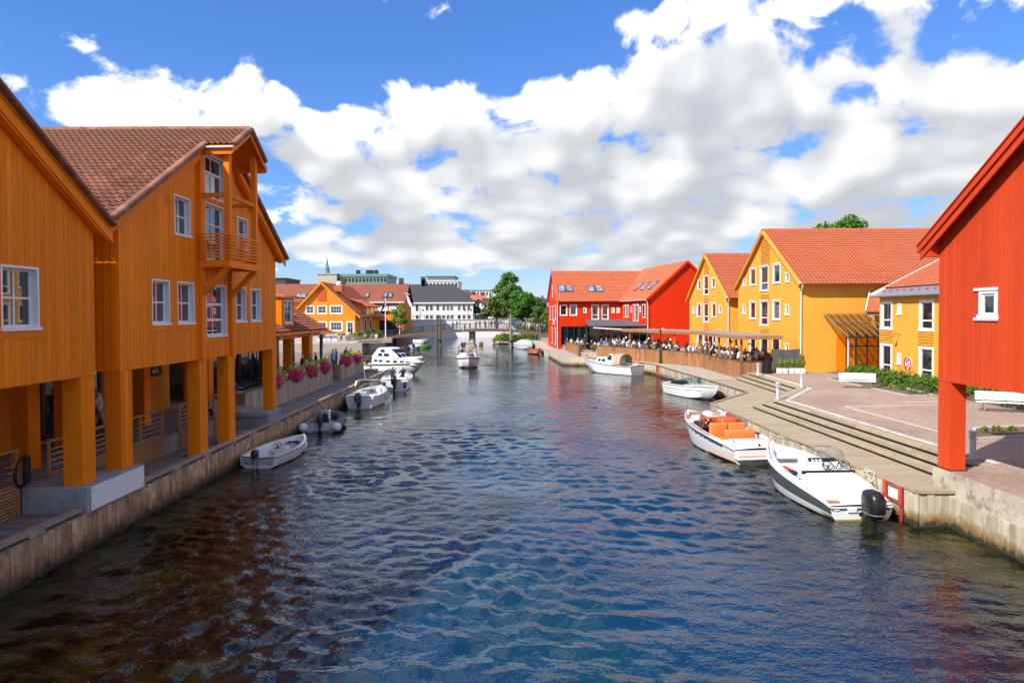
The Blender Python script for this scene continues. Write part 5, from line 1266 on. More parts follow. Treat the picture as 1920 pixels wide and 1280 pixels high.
def rope(label, pts, r=.014):
    mb = MB(); P = [Vector(p) for p in pts]; out = []
    for a, b in zip(P, P[1:]):
        for k in range(6):
            t = k/6; q = a.lerp(b, t); q.z -= .18*(b-a).length*.35*math.sin(math.pi*t); out.append(q)
    mb.tube(out+[P[-1]], r, 6); return tag(mb.build('mooring_rope', MT['rope'], smooth=60), label, 'rope')
def boat(name, label, stern, bow, z=0.):
    s_, b_ = Vector((*stern, z)), Vector((*bow, z)); d = b_-s_
    return thing(name, label, 'boat', s_, math.atan2(d.y, d.x)-math.pi/2), d.length

# R1: white and slate sports boat with a black outboard
def boat_slate():
    T, L = boat('motorboat', 'white sports boat with slate grey sides and large black outboard, nearest on the right', (10.05, 19.55), (9.75, 25.7))
    h = Hull(L, 2.35, .42, 1.10, .78, 2.1, .3, 20, .55, .86, .75)
    h.hull(('gelcoat', 'gelcoat', 'hull_slate', 'gelcoat'), T, .38)
    mb = MB(); q = h.section(0, .38); mb.add([(-q[2][0], -.008, q[2][2]+.12), (q[2][0], -.008, q[2][2]+.12), (q[3][0], -.008, q[3][2]-.05), (-q[3][0], -.008, q[3][2]-.05)], [(0, 1, 2, 3)]); mb.build('transom_band', MT['hull_slate'], T)
    h.deck(('gelcoat', 'gelcoat', 'gelcoat_grey'), T, (.30, .86), .26, .30, .03)
    h.rubrail('gelcoat_grey', T, .022)
    mb = MB(); q = h.section(0)
    mb.box((-q[1][0]+.02, -.02, -.04), (q[1][0]-.02, -.004, .055)); mb.build('waterline_band', MT['hull_algae'], T)
    # engine deck, sun pad and console
    mb = MB(); mb.loft([[(-.80, .52, .48), (.80, .52, .48), (.86, 1.80, .60), (-.86, 1.80, .60)], [(-.76, .56, .60), (.76, .56, .60), (.82, 1.80, .93), (-.82, 1.80, .93)], [(-.70, .64, .66), (.70, .64, .66), (.74, 1.76, .985), (-.74, 1.76, .985)]]); mb.build('sun_pad', MT['gelcoat'], T, smooth=30)
    mb = MB(); mb.rbox((-.86, 1.84, .92), (.86, 1.92, 1.03), .03); mb.build('backrest_rail', MT['black_plastic'], T, smooth=40)
    for sx in (-.92, .56):
        mb = MB(); mb.rbox((sx, .10, .505), (sx+.36, .46, .53), .006, seg=1); mb.build('teak_step', MT['teak'], T)
    seat(T, (-.80, 1.95, .32), (.80, 2.45, .62), 'gelcoat'); mb = MB(); mb.box((-.55, 2.1, .625), (.5, 2.38, .64)); mb.build('cushion', MT['canvas_tan'], T)
    mb = MB(); mb.rbox((-.12, 2.80, .30), (.92, 3.75, 1.06), .07, seg=3); cons = mb.build('console', MT['gelcoat'], T, smooth=40)
    mb = MB(); mb.rbox((-.05, 2.98, 1.062), (.85, 3.16, 1.12), .02, rot=Matrix.Rotation(R(30), 3, 'X')); mb.build('dashboard', MT['black_plastic'], cons, smooth=40)
    for k in range(3):
        mb = MB(); mb.lathe([(.0, 0), (.05, 0), (.05, .012), (.0, .014)], n=12); mb.xform(Matrix.Translation((.05+.13*k, 3.0, 1.10)) @ Matrix.Rotation(R(35), 4, 'X')); mb.build('gauge', MT['gelcoat_grey'], cons)
    wheel(T, (.42, 2.68, .98), .19, 40)
    mb = MB(); mb.tube([(.72, 2.75, .9), (.76, 2.66, 1.08)], .018, 6); mb.lathe([(.0, 0), (.035, .0), (.03, .05), (.0, .06)], (.76, 2.65, 1.06), 8); mb.build('throttle', MT['black_plastic'], T)
    seat(T, (-.75, 4.1, .32), (.7, 4.55, .70), 'gelcoat'); seat(T, (-.55, 4.75, .75), (.5, 5.25, .86), 'gelcoat_grey', name='bow_cushion')
    mb = MB(); mb.rbox((-.85, 3.2, .62), (-.52, 3.75, .80), .08, seg=3); j = mb.build('life_jacket', MT['red_rescue'], T, smooth=50)
    mb = MB(); mb.rbox((-.70, 3.0, .60), (-.42, 3.4, .74), .06, seg=2); mb.build('dark_bag', MT['black_matte'], j, smooth=50)
    mb = MB(); pts = [(.95, 2.5, 1.0), (.90, 2.75, 1.45), (.7, 3.05, 1.56), (.2, 3.15, 1.56), (-.15, 3.1, 1.4), (-.2, 3.0, 1.05)]; mb.tube(pts, .02, 6); mb.build('screen_frame', MT['steel'], T, smooth=50)
    mb = MB(); mb.add([(.92, 2.6, 1.02), (.90, 2.76, 1.42), (.70, 3.06, 1.53), (.80, 3.7, 1.08)], [(0, 1, 2, 3)]); mb.add([(.70, 3.06, 1.53), (.2, 3.16, 1.53), (-.05, 3.72, 1.08), (.80, 3.7, 1.08)], [(0, 1, 2, 3)]); mb.add([(.2, 3.16, 1.53), (-.15, 3.1, 1.38), (-.12, 3.7, 1.07), (-.05, 3.72, 1.08)], [(0, 1, 2, 3)]); mb.build('windscreen', MT['glass_clear'], T)
    mb = MB(); mb.rbox((-.12, 5.35, 1.03), (.12, 5.75, 1.06), .01); mb.build('teak_step', MT['teak'], T)
    rail(T, h, [.66, .74, .84, .93], .26, .013)
    for (x, y) in ((-1.0, 2.6), (-1.02, 1.2), (1.0, 1.2), (.85, 4.3)):
        zc_ = h.h(y/L)+.05; mb = MB(); mb.tube([(x, y-.08, zc_), (x, y+.08, zc_)], .014, 6); mb.build('cleat', MT['steel'], T)
    outboard(T, (.10, -.02, .20), 1.25)
    mb = MB(); mb.box((-.42, -.045, .26), (-.16, -.012, .38)); mb.build('step_plate', MT['gelcoat'], T)
    mb = MB(); mb.box((-.82, -.03, .31), (-.66, -.012, .345)); mb.build('name_strip', MT['gelcoat'], T)
boat_slate()

def boat_orange():
    T, L = boat('motorboat', 'white bowrider with orange seats and wrap-round windscreen on the right quay', (9.75, 26.9), (8.85, 34.4))
    h = Hull(L, 2.5, .58, 1.12, .82, 2.1, .3, 20, .7, .84, .8)
    h.hull(('gelcoat', 'gelcoat', 'gelcoat', 'gelcoat'), T, .55)
    h.deck(('gelcoat', 'gelcoat', 'gelcoat_grey'), T, (.17, .60), .24, .28, .05)
    h.rubrail('steel', T, .02)
    # dark stripe along the side
    for sg in (-1, 1):
        pts = []
        for i in range(13):
            t = .12+.80*i/12; S_ = h.section(t, .62); a, b = Vector(S_[2]), Vector(S_[3]); w = .75 if i < 6 else .75*(1-(i-6)/7); lo = a.lerp(b, .80-.62*w); hi = a.lerp(b, .82)
            pts.append((lo, hi))
        mb = MB()
        for (a, b), (c, d) in zip(pts, pts[1:]):
            q = [Vector((sg*(p.x+.006), p.y, p.z)) for p in (a, b, d, c)]; mb.add(q, [(0, 1, 2, 3)])
        mb.build('side_stripe', MT['hull_slate'], T, smooth=50)
        mb = MB(); pts = [(sg*(h.section(t)[1][0]+.03), h.section(t)[1][1], h.section(t)[1][2]+.06) for t in (.02, .12, .22, .32)]; mb.tube(pts, .03, 6); mb.build('trim_strip', MT['teak'], T)
        mb = MB()
        for i in range(8):
            t0, t1 = .16+.06*i, .16+.06*(i+1)
            q = [(sg*(h.b(t0)-.03), h.yy(t0), h.h(t0)+.034), (sg*(h.b(t0)-.16), h.yy(t0), h.h(t0)+.034), (sg*(h.b(t1)-.16), h.yy(t1), h.h(t1)+.034), (sg*(h.b(t1)-.03), h.yy(t1), h.h(t1)+.034)]
            if i not in (0, 1): mb.add(q, [(0, 1, 2, 3)])
        mb.build('teak_side_deck', MT['teak'], T)
    mb = MB()
    for t0, t1 in ((.86, .89), (.83, .86), (.80, .83)): mb.add([(-h.b(t0)+.2, h.yy(t0), h.h(t0)+.075), (h.b(t0)-.2, h.yy(t0), h.h(t0)+.075), (h.b(t1)-.18, h.yy(t1), h.h(t1)+.072), (-h.b(t1)+.18, h.yy(t1), h.h(t1)+.072)], [(0, 1, 2, 3)])
    for t0 in (.70, .74, .78): mb.add([(-h.b(t0)+.03, h.yy(t0), h.h(t0)+.036), (-h.b(t0)+.28, h.yy(t0), h.h(t0)+.062), (-h.b(t0+.035)+.26, h.yy(t0+.035), h.h(t0+.035)+.062), (-h.b(t0+.035)+.03, h.yy(t0+.035), h.h(t0+.035)+.036)], [(0, 1, 2, 3)])
    mb.build('teak_foredeck', MT['teak'], T)
    # swim platform, stern bench, driver's bench, dash
    mb = MB(); mb.rbox((-1.0, -.28, .22), (1.0, .08, .34), .05, seg=3); mb.build('swim_platform', MT['gelcoat'], T, smooth=40)
    mb = MB(); mb.rbox((-.9, -.22, .342), (.9, .04, .352), .004, seg=1); mb.build('platform_teak', MT['teak'], T)
    mb = MB(); mb.rbox((-.75, .18, .60), (.75, 1.15, .86), .10, seg=4); mb.build('engine_hatch', MT['gelcoat'], T, smooth=45)
    mb = MB(); mb.lathe([(.0, 0), (.05, 0), (.05, .02), (.0, .025)], n=12); mb.xform(Matrix.Translation((0.1, .17, .74)) @ Matrix.Rotation(R(90), 4, 'X')); mb.build('fuel_cap', MT['black_plastic'], T)
    seat(T, (-.62, 1.25, .45), (.72, 1.75, .66), 'seat_orange', ((-.62, 1.70, .55), (.72, 1.86, 1.10)), .07, 'stern_seat')
    for (a, b) in ((-.85, -.04), (.0, .8)): seat(T, (a, 2.15, .42), (b, 2.75, .66), 'seat_orange', ((a, 2.72, .60), (b, 2.92, 1.22)), .08, 'driver_seat')
    mb = MB(); mb.rbox((-.95, 3.75, .40), (-.05, 4.45, 1.10), .08, seg=3); d = mb.build('dash_console', MT['black_plastic'], T, smooth=40)
    mb = MB(); mb.rbox((-.90, 3.70, .86), (-.1, 3.76, 1.34), .03); mb.xform(Matrix.Translation((0, .0, 0))); mb.build('dash_panel', MT['dash_orange'], d, smooth=40)
    for k in range(5):
        mb = MB(); mb.lathe([(.0, 0), (.05, 0), (.05, .02), (.0, .02)], n=10); mb.xform(Matrix.Translation((-.66+.11*k-(.3 if k > 2 else 0), 3.69, 1.22-(.13 if k > 2 else 0))) @ Matrix.Rotation(R(90), 4, 'X')); mb.build('gauge', MT['gelcoat_grey'] if k % 2 else MT['black_plastic'], d)
    wheel(T, (-.48, 3.52, 1.02), .19, 62)
    seat(T, (.10, 3.75, .45), (.95, 4.5, 1.28), 'dash_orange', None, .18, 'companion_panel')
    screen(T, h, .42, .66, .50, .55, 'glass_clear', 'steel', .16)
    mb = MB(); mb.rbox((.86, 1.9, .84), (1.0, 2.1, .92), .03); mb.build('cup_holder', MT['black_plastic'], T)
    rail(T, h, [.70, .78, .87, .95], .34, .013)
    mb = MB(); mb.tube([(-.92, .2, .62), (-.92, .25, .96), (-.88, .75, .98), (-.85, .85, .70)], .018, 6); mb.build('grab_rail', MT['steel'], T, smooth=50)
boat_orange()

def boat_small_white():
    T, L = boat('motorboat', 'small white motorboat with green-tinted windscreen in the quay inlet', (12.15, 51.6), (14.0, 46.2))
    h = Hull(L, 2.2, .78, .98, .84, 2.3, .25, 16, .4); h.hull(('gelcoat', 'gelcoat', 'gelcoat', 'gelcoat'), T); h.deck(('gelcoat', 'gelcoat_grey', 'gelcoat_grey'), T, (.14, .56), .2, .25, .08); h.rubrail('hull_slate', T, .02)
    screen(T, h, .36, .60, .52, .5, 'glass_green', 'dark_metal', .18)
    seat(T, (-.7, .9, .3), (.7, 1.4, .62), 'black_matte', ((-.7, .82, .55), (.7, .95, 1.0))); mb = MB(); mb.rbox((-.75, 2.6, .3), (.75, 2.95, .9), .06); mb.build('console', MT['gelcoat'], T, smooth=40); wheel(T, (-.35, 2.5, .85), .17, 60)
    outboard(T, (0, -.02, .45), .95)
    for sg in (-1, 1):
        mb = MB(); mb.tube([(sg*(h.b(t)*.99), h.yy(t, .9), h.h(t)*.72) for t in (.02, .2, .4, .6, .8)], .02, 5); mb.build('side_stripe', MT['gelcoat_grey'], T)
boat_small_white()

def boat_cabin_canvas():
    T, L = boat('cabin_boat', 'white wooden-style cabin boat with tan canvas hood at the curved quay', (12.1, 65.9), (7.55, 71.6))
    h = Hull(L, 2.5, .85, 1.30, .80, 1.9, .3, 18, .5, .80); h.hull(('gelcoat', 'gelcoat', 'gelcoat', 'gelcoat'), T); h.deck(('gelcoat', 'gelcoat', 'canvas_tan'), T, (.06, .36), .18, .3, .06); h.rubrail('hull_brown', T, .03)
    mb = MB(); mb.tube([(-h.section(t)[1][0]-.01, h.section(t)[1][1], .03) for t in [i/12 for i in range(12)]], .03, 5); mb.build('waterline_stripe', MT['hull_brown'], T)
    def house(y0, y1, w0, w1, z0, z1, lean, nm, mat):
        mb = MB(); mb.loft([[(-w0, y0, z0), (w0, y0, z0), (w1, y1, z0), (-w1, y1, z0)], [(-w0*.88, y0+.02, z1), (w0*.88, y0+.02, z1), (w1*.82, y1-lean, z1-.02), (-w1*.82, y1-lean, z1-.02)]]); return mb.build(nm, MT[mat], T, smooth=25)
    c = house(3.2, 5.2, .95, .62, 1.0, 1.62, .5, 'cabin', 'gelcoat')
    for sg in (-1, 1):
        for (a, b) in ((3.45, 4.0), (4.15, 4.6)):
            x = lambda y: .93-(y-3.2)*.165
            mb = MB(); mb.ext([(sg*(x(a)+.005), a, 1.18), (sg*(x(b)+.005), b, 1.18), (sg*(x(b)-.055), b-.04, 1.46), (sg*(x(a)-.055), a, 1.46)], (sg*.012, 0, 0)); mb.build('cabin_window', MT['dark_glass'], c)
    w = house(2.35, 3.3, .98, .92, 1.0, 2.0, .42, 'wheelhouse', 'gelcoat')
    for sg in (-1, 1):
        mb = MB(); mb.ext([(sg*.985, 2.5, 1.42), (sg*.965, 3.05, 1.42), (sg*.90, 2.85, 1.85), (sg*.905, 2.5, 1.85)], (sg*.012, 0, 0)); mb.build('cabin_window', MT['dark_glass'], w)
    mb = MB(); mb.add([(-.7, 3.22, 1.45), (.7, 3.22, 1.45), (.62, 2.98, 1.88), (-.62, 2.98, 1.88)], [(0, 1, 2, 3)]); mb.xform(Matrix.Translation((0, .05, .01))); mb.build('front_window', MT['dark_glass'], w)
    mb = MB()                                        # canvas hood on hoops
    R_ = [[(.95*math.cos(math.pi*i/10), y, 1.0+1.02*k*math.sin(math.pi*i/10)**.6) for i in range(11)] for (y, k) in ((2.38, 1.0), (1.9, 1.02), (1.45, .97))]
    for r0, r1 in zip(R_, R_[1:]):
        for i in range(10): mb.add([r0[i], r0[i+1], r1[i+1], r1[i]], [(0, 1, 2, 3)])
    mb.build('canvas_hood', MT['canvas_tan'], T, smooth=50)
    for r_ in R_: mb = MB(); mb.tube(r_, .018, 5); mb.build('hood_hoop', MT['boat_wood'], T)
    seat(T, (-.8, .3, .3), (.8, .75, .72), 'gelcoat'); mb = MB(); mb.rbox((-.62, .35, .73), (-.1, .7, .80), .02); mb.build('hatch', MT['dark_glass'], T); mb = MB(); mb.rbox((.1, .35, .73), (.62, .7, .80), .02); mb.build('hatch', MT['dark_glass'], T)
    mb = MB(); mb.tube([(0, .08, .88), (0, -.05, 2.0)], .018, 6); fp = mb.build('flag_staff', MT['white_paint'], T)
    mb = MB(); mb.add([(0, -.06, 1.9), (.05, -.16, 1.55), (-.05, -.2, 1.2), (.02, -.05, 1.25), (.0, .02, 1.6)], [(0, 1, 2, 3, 4)]); mb.build('red_ensign', MT['sign_red'], fp)
    rail(T, h, [.62, .72, .84, .95], .35, .013)
boat_cabin_canvas()

def boat_rowing():
    T, L = boat('rowing_boat', 'varnished orange wooden rowing boat moored before the red house', (2.9, 104.6), (3.9, 99.4))
    h = Hull(L, 2.0, .62, .95, .55, 2.2, .2, 16, .3, .72); h.hull(('boat_wood',)*4, T); h.deck(('boat_wood', 'boat_wood', 'teak'), T, (.03, .88), .09, .18, .02); h.rubrail('boat_wood', T, .03)
    for y in (1.2, 2.5, 3.7):
        mb = MB(); w = h.b(y/L)-.08; mb.rbox((-w, y, .42), (w, y+.26, .46), .01, seg=1); mb.build('thwart', MT['boat_wood'], T)
    for sg in (-1, 1):
        mb = MB(); mb.tube([(sg*.45, .8, .52), (sg*.3, 3.4, .55)], .025, 6); mb.ext([(sg*.52, .35, .5), (sg*.40, .35, .5), (sg*.42, .85, .52), (sg*.48, .85, .52)], (0, 0, .02)); mb.build('oar', MT['cream_white'], T)
boat_rowing()
def boat_covered():
    T, L = boat('covered_boat', 'silver-tarped boat moored at the quay corner below the footbridge', (1.2, 120), (3.4, 112.5))
    h = Hull(L, 2.6, .8, 1.1, .8, 2.2, .2, 14, .4); h.hull(('gelcoat_grey',)*4, T); mb = MB()
    R_ = [[(h.b(t)*math.cos(math.pi*i/8)*1.02, h.yy(t), h.h(t)+.0+(.75 if .2 < t < .7 else .25)*math.sin(math.pi*i/8)) for i in range(9)] for t in (0., .2, .35, .55, .7, .85, .97)]
    for a, b in zip(R_, R_[1:]):
        for i in range(8): mb.add([a[i], a[i+1], b[i+1], b[i]], [(0, 1, 2, 3)])
    mb.build('tarpaulin', MT['gelcoat_grey'], T, smooth=50)
    mb = MB(); mb.tube([(-1.0, .2, .9), (-1.3, -.1, 1.6)], .03, 5); mb.tube([(-1.3, -.1, 1.6), (-.6, -.2, .3)], .03, 5); mb.build('boarding_ladder', MT['dark_metal'], T)
boat_covered()

# ---- left quay
def boat_dinghy():
    T, L = boat('dinghy', 'open white dinghy with black gunwale line and small outboard, nearest on the left quay', (-9.98, 26.6), (-9.45, 30.9))
    h = Hull(L, 1.75, .44, .58, .84, 2.0, .18, 16, .3, .80); h.hull(('hull_algae', 'gelcoat', 'gelcoat', 'gelcoat'), T, .5); h.deck(('gelcoat', 'gelcoat', 'gelcoat_grey'), T, (.0, .93), .12, .08, .03); h.rubrail('black_plastic', T, .014, -.02)
    mb = MB(); mb.tube([(-.74, -.0, .45), (-.35, 0, .42), (-.22, 0, .38), (.22, 0, .38), (.35, 0, .42), (.74, 0, .45)], .016, 6); mb.build('transom_trim', MT['black_plastic'], T)
    mb = MB(); mb.box((-.70, .0, .10), (.70, .10, .42)); mb.build('transom_board', MT['gelcoat'], T)
    seat(T, (-.66, .35, .10), (.66, .72, .30), 'gelcoat_grey', None, .04, 'stern_bench'); seat(T, (-.1, 1.55, .10), (.45, 1.9, .52), 'gelcoat', None, .05, 'console'); wheel(T, (.1, 1.48, .60), .17, 35); seat(T, (-.6, 2.3, .10), (.6, 2.65, .28), 'gelcoat_grey', None, .04, 'thwart'); seat(T, (-.42, 3.25, .1), (.42, 3.75, .36), 'gelcoat', None, .05, 'bow_locker')
    mb = MB(); mb.bar((-.25, 3.3, .42), (.2, 3.1, .44), .1, .05); mb.bar((.0, 3.4, .42), (.3, 3.2, .42), .08, .05); mb.tube([(-.3, 3.0, .40), (.1, 3.3, .46), (.3, 2.95, .40)], .03, 6); mb.build('anchor', MT['black_matte'], T)
    mb = MB(); mb.rbox((.38, .45, .305), (.62, .62, .36), .02); mb.build('yellow_sponge', MT['flower_orange'], T)
    for sx in (-.5, .5): mb = MB(); mb.box((sx-.08, -.014, .18), (sx+.08, -.004, .21)); mb.build('drain_slot', MT['black_matte'], T)
    outboard(T, (0, -.01, .38), .62, 'black_plastic', 'grey_metal')
    mb = MB(); mb.tube([(0, .0, .58), (-.12, .35, .62)], .018, 6); mb.build('tiller', MT['black_plastic'], T)
boat_dinghy()
def boat_rib(label, stern, bow, tube='rib_grey', cone='white_paint', r=.24, small=False):
    T, L = boat('inflatable_boat', label, stern, bow)
    B = .82 if not small else .7
    pts = []; 
    for i in range(9): pts.append((-B, L*.62*i/8, .26))
    for i in range(1, 12): a = math.pi*i/12; pts.append((-B*math.cos(a), L*.62+(L*.38-.1)*math.sin(a), .26+.16*math.sin(a)))
    for i in range(9): pts.append((B, L*.62*(1-i/8), .26))
    mb = MB(); mb.tube(pts, r, 14); mb.build('inflated_tube', MT[tube], T, smooth=50)
    for sg in (-1, 1):
        mb = MB(); mb.lathe([(r*1.01, 0), (r*1.01, .02), (r*.93, .10), (r*.6, .22), (.0, .26)], n=14); mb.xform(Matrix.Translation((sg*B, .005, .26)) @ Matrix.Rotation(R(90), 4, 'X')); mb.build('end_cone', MT[cone], T, smooth=50)
        for y in (.6, 1.2, 1.8): mb = MB(); mb.tube([(sg*(B+r*.5), y, .26+r*.88), (sg*(B+r*.5), y+.22, .26+r*.88)], .018, 5); mb.build('grab_strap', MT['black_matte'], T)
    mb = MB(); mb.lathe([(.0, 0), (r*.5, 0), (r*.42, .05), (.0, .07)], n=10); mb.xform(Matrix.Translation((0, L-.1, .26+.16+r*.85))); mb.build('bow_patch', MT['white_paint'], T, smooth=50)
    mb = MB(); mb.prism([(-B+.1, .1), (B-.1, .1), (B-.1, L*.62), (.2, L*.86), (-.2, L*.86), (-B+.1, L*.62)], .0, .12); mb.ext([(-B*.7, .1, .1), (B*.7, .1, .1), (0, .1, -.2)], (0, L*.6, 0)); mb.build('rigid_hull', MT['gelcoat_grey'], T)
    mb = MB(); mb.box((-B+.15, .12, .05), (B-.15, .18, .46)); mb.build('transom', MT['gelcoat_grey'], T)
    seat(T, (-.25, 1.05, .12), (.25, 1.5, .52), 'black_matte', ((-.25, 1.0, .5), (.25, 1.08, .8)), .05); mb = MB(); mb.rbox((-.24, 1.85, .12), (.24, 2.2, .85), .06, seg=3); mb.build('console', MT['gelcoat'], T, smooth=40); wheel(T, (0, 1.78, .80), .15, 45)
    outboard(T, (0, .10, .46), .72)
boat_rib('grey inflatable boat with white tube ends moored behind the dinghy', (-9.78, 34.6), (-10.2, 38.1))
def boat_console():
    T, L = boat('motorboat', 'white open console boat with steel arch moored third on the left quay', (-9.72, 43.3), (-9.35, 48.6))
    h = Hull(L, 2.1, .75, .95, .85, 2.2, .25, 16, .35); h.hull(('gelcoat',)*4, T); h.deck(('gelcoat', 'gelcoat', 'gelcoat_grey'), T, (.22, .90), .2, .3, .04); h.rubrail('gelcoat_grey', T, .025)
    mb = MB(); mb.rbox((-.9, .1, .72), (.9, 1.15, .84), .05, seg=3); mb.build('stern_deck', MT['gelcoat'], T, smooth=40)
    mb = MB(); mb.rbox((-.2, 2.3, .3), (.75, 2.95, 1.02), .08, seg=3); c = mb.build('console', MT['gelcoat'], T, smooth=40); mb = MB(); mb.rbox((-.55, 2.45, .86), (-.15, 2.7, .92), .02); mb.build('chart_plotter', MT['hull_blue'], c); wheel(T, (.25, 2.2, .95), .18, 50)
    mb = MB(); mb.add([(-.2, 2.9, 1.0), (.75, 2.9, 1.0), (.68, 2.7, 1.42), (-.13, 2.7, 1.42)], [(0, 1, 2, 3)]); mb.build('windscreen', MT['glass_clear'], T)
    seat(T, (-.6, 1.3, .3), (.6, 1.75, .66), 'gelcoat_grey')
    mb = MB(); mb.tube([(-.92, 2.0, .82), (-.90, 2.3, 1.5), (-.6, 2.4, 1.62), (.6, 2.4, 1.62), (.90, 2.3, 1.5), (.92, 2.0, .82)], .022, 6); a = mb.build('arch', MT['steel'], T, smooth=50); mb = MB(); mb.tube([(-.3, 2.4, 1.62), (-.4, 2.45, 2.4)], .012, 5); mb.lathe([(.0, 0), (.03, 0), (.03, .06), (.0, .07)], (-.4, 2.45, 2.4), 8); mb.build('antenna', MT['white_paint'], a)
    rail(T, h, [.55, .66, .8, .93], .28, .014); outboard(T, (0, -.02, .42), 1.0)
    for (t, i) in ((.45, 0), (.6, 1), (.75, 2)):
        x = h.b(t)+.1; mb = MB(); mb.lathe([(.0, 0), (.06, .03), (.085, .1), (.085, .36), (.06, .43), (.0, .46)], (x, h.yy(t), .22), 10); mb.tube([(x, h.yy(t), .66), (x-.12, h.yy(t), .92)], .01, 4); mb.build('fender', MT['gelcoat_grey'], T, smooth=50)
boat_console()
def boat_sport_blue():
    T, L = boat('motorboat', 'white sports boat with blue stern corners and black outboard carrying two people', (-9.2, 53.2), (-9.55, 59.2))
    h = Hull(L, 2.4, .85, 1.05, .86, 2.2, .28, 16, .4); h.hull(('gelcoat',)*4, T); h.deck(('gelcoat', 'gelcoat', 'gelcoat_grey'), T, (.25, .62), .2, .35, .06); h.rubrail('gelcoat_grey', T, .022)
    for sg in (-1, 1): mb = MB(); mb.ext([(sg*.68, -.006, .18), (sg*.90, -.006, .22), (sg*1.0, -.006, .72), (sg*.68, -.006, .72)], (0, -.02, 0)); mb.build('blue_corner', MT['hull_blue'], T)
    mb = MB(); mb.rbox((-.95, .15, .82), (.95, 1.45, .98), .06, seg=3); mb.build('sun_deck', MT['gelcoat'], T, smooth=40); seat(T, (-.85, 1.6, .4), (.85, 2.1, .7), 'gelcoat_grey'); mb = MB(); mb.rbox((-.9, 3.2, .4), (.9, 3.6, 1.05), .06); mb.build('dash', MT['gelcoat'], T, smooth=40)
    screen(T, h, .30, .66, .55, .5, 'glass_clear', 'steel', .14)
    for x in (-.45, .45): mb = MB(); mb.tube([(x, 3.4, 1.0), (x, 3.35, 2.0)], .016, 5); mb.build('pole', MT['white_paint'], T)
    rail(T, h, [.68, .78, .87, .95], .3, .013); outboard(T, (0, -.02, .50), 1.15); mb = MB(); mb.tube([(-1.0, .0, .3), (-1.12, -.25, .75), (-1.08, .4, .95)], .018, 6); mb.build('boarding_ladder', MT['steel'], T)
boat_sport_blue()
def cruiser():
    T, L = boat('cabin_cruiser', 'large white cabin cruiser with raked windows and brown rub band past the left quay', (-14.6, 71.6), (-8.55, 66.6))
    h = Hull(L, 2.9, .95, 1.35, .86, 2.1, .35, 18, .9, .84); h.hull(('gelcoat', 'gelcoat', 'gelcoat', 'gelcoat'), T, .6); h.deck(('gelcoat', 'gelcoat', 'gelcoat_grey'), T, (.05, .25), .3, .45, .04); h.rubrail('hull_brown', T, .06, -.10)
    def ring(z, y0, y1, w0, w1, f=.0): return [(-w0, y0, z), (w0, y0, z), (w1, y1, z), (w1*.45, y1+.25*f, z), (-w1*.45, y1+.25*f, z), (-w1, y1, z)]
    mb = MB(); mb.loft([ring(1.0, 1.2, 6.9, 1.20, .72, 1), ring(1.45, 1.25, 6.5, 1.12, .62, 1), ring(1.62, 1.3, 5.6, 1.08, .70, 1)]); c = mb.build('cabin', MT['gelcoat'], T, smooth=25)
    mb = MB(); mb.loft([ring(1.60, 1.1, 4.9, 1.10, .92, 1), ring(2.05, 1.5, 4.3, 1.02, .85, 1), ring(2.52, 1.9, 3.45, .90, .78, .6), ring(2.62, 2.1, 3.2, .75, .6, .4)]); w = mb.build('wheelhouse', MT['gelcoat'], T, smooth=25)
    for sg in (-1, 1):
        for (a, b, z0, z1) in ((2.0, 2.7, 1.75, 2.05), (2.85, 3.7, 1.75, 2.05), (2.3, 3.0, 2.14, 2.44)):
            xx = lambda y, z: (1.10+(.92-1.10)*(y-1.1)/3.8)-(z-1.6)*.19
            mb = MB(); mb.ext([(sg*(xx(a, z0)+.01), a, z0), (sg*(xx(b, z0)+.01), b, z0), (sg*(xx(b, z1)+.01), b-.12, z1), (sg*(xx(a, z1)+.01), a+.1, z1)], (sg*.015, 0, 0)); mb.build('side_window', MT['dark_glass'], w)
        for y in (3.2, 4.2, 5.1, 5.9, 1.5, 2.2):
            mb = MB(); x = 1.20+(.72-1.20)*(y-1.2)/5.7-.055; mb.ext([(sg*x, y, 1.16), (sg*(x-.05), y+.6, 1.16), (sg*(x-.085), y+.55, 1.38), (sg*(x-.04), y+.05, 1.38)], (sg*.05, 0, 0)); mb.build('port_light', MT['dark_glass'], c)
    for (a, b) in ((-.74, -.28), (-.22, .22), (.28, .74)):
        for (z0, z1, y0, y1) in ((1.70, 2.02, 4.98, 4.52), (2.1, 2.46, 4.42, 3.72)):
            mb = MB(); mb.ext([(a, y0, z0), (b, y0, z0), (b*.94, y1, z1), (a*.94, y1, z1)], (0, .03, .03)); mb.build('front_window', MT['dark_glass'], w)
    rail(T, h, [.45, .6, .75, .88, .97], .45, .016)
    mb = MB(); mb.tube([(-1.15, .3, .98), (-1.2, .1, 1.7), (1.2, .1, 1.7), (1.15, .3, .98)], .022, 6); mb.build('stern_rail', MT['steel'], T, smooth=50)
    mb = MB(); mb.bar((0, L-.3, 1.35), (0, L+.15, 1.25), .12, .05); mb.tube([(0, L+.1, 1.25), (0, L+.22, .95), (.15, L+.1, .85)], .03, 6); mb.tube([(0, L+.22, .95), (-.15, L+.1, .85)], .03, 6); mb.build('anchor', MT['dark_metal'], T)
cruiser()
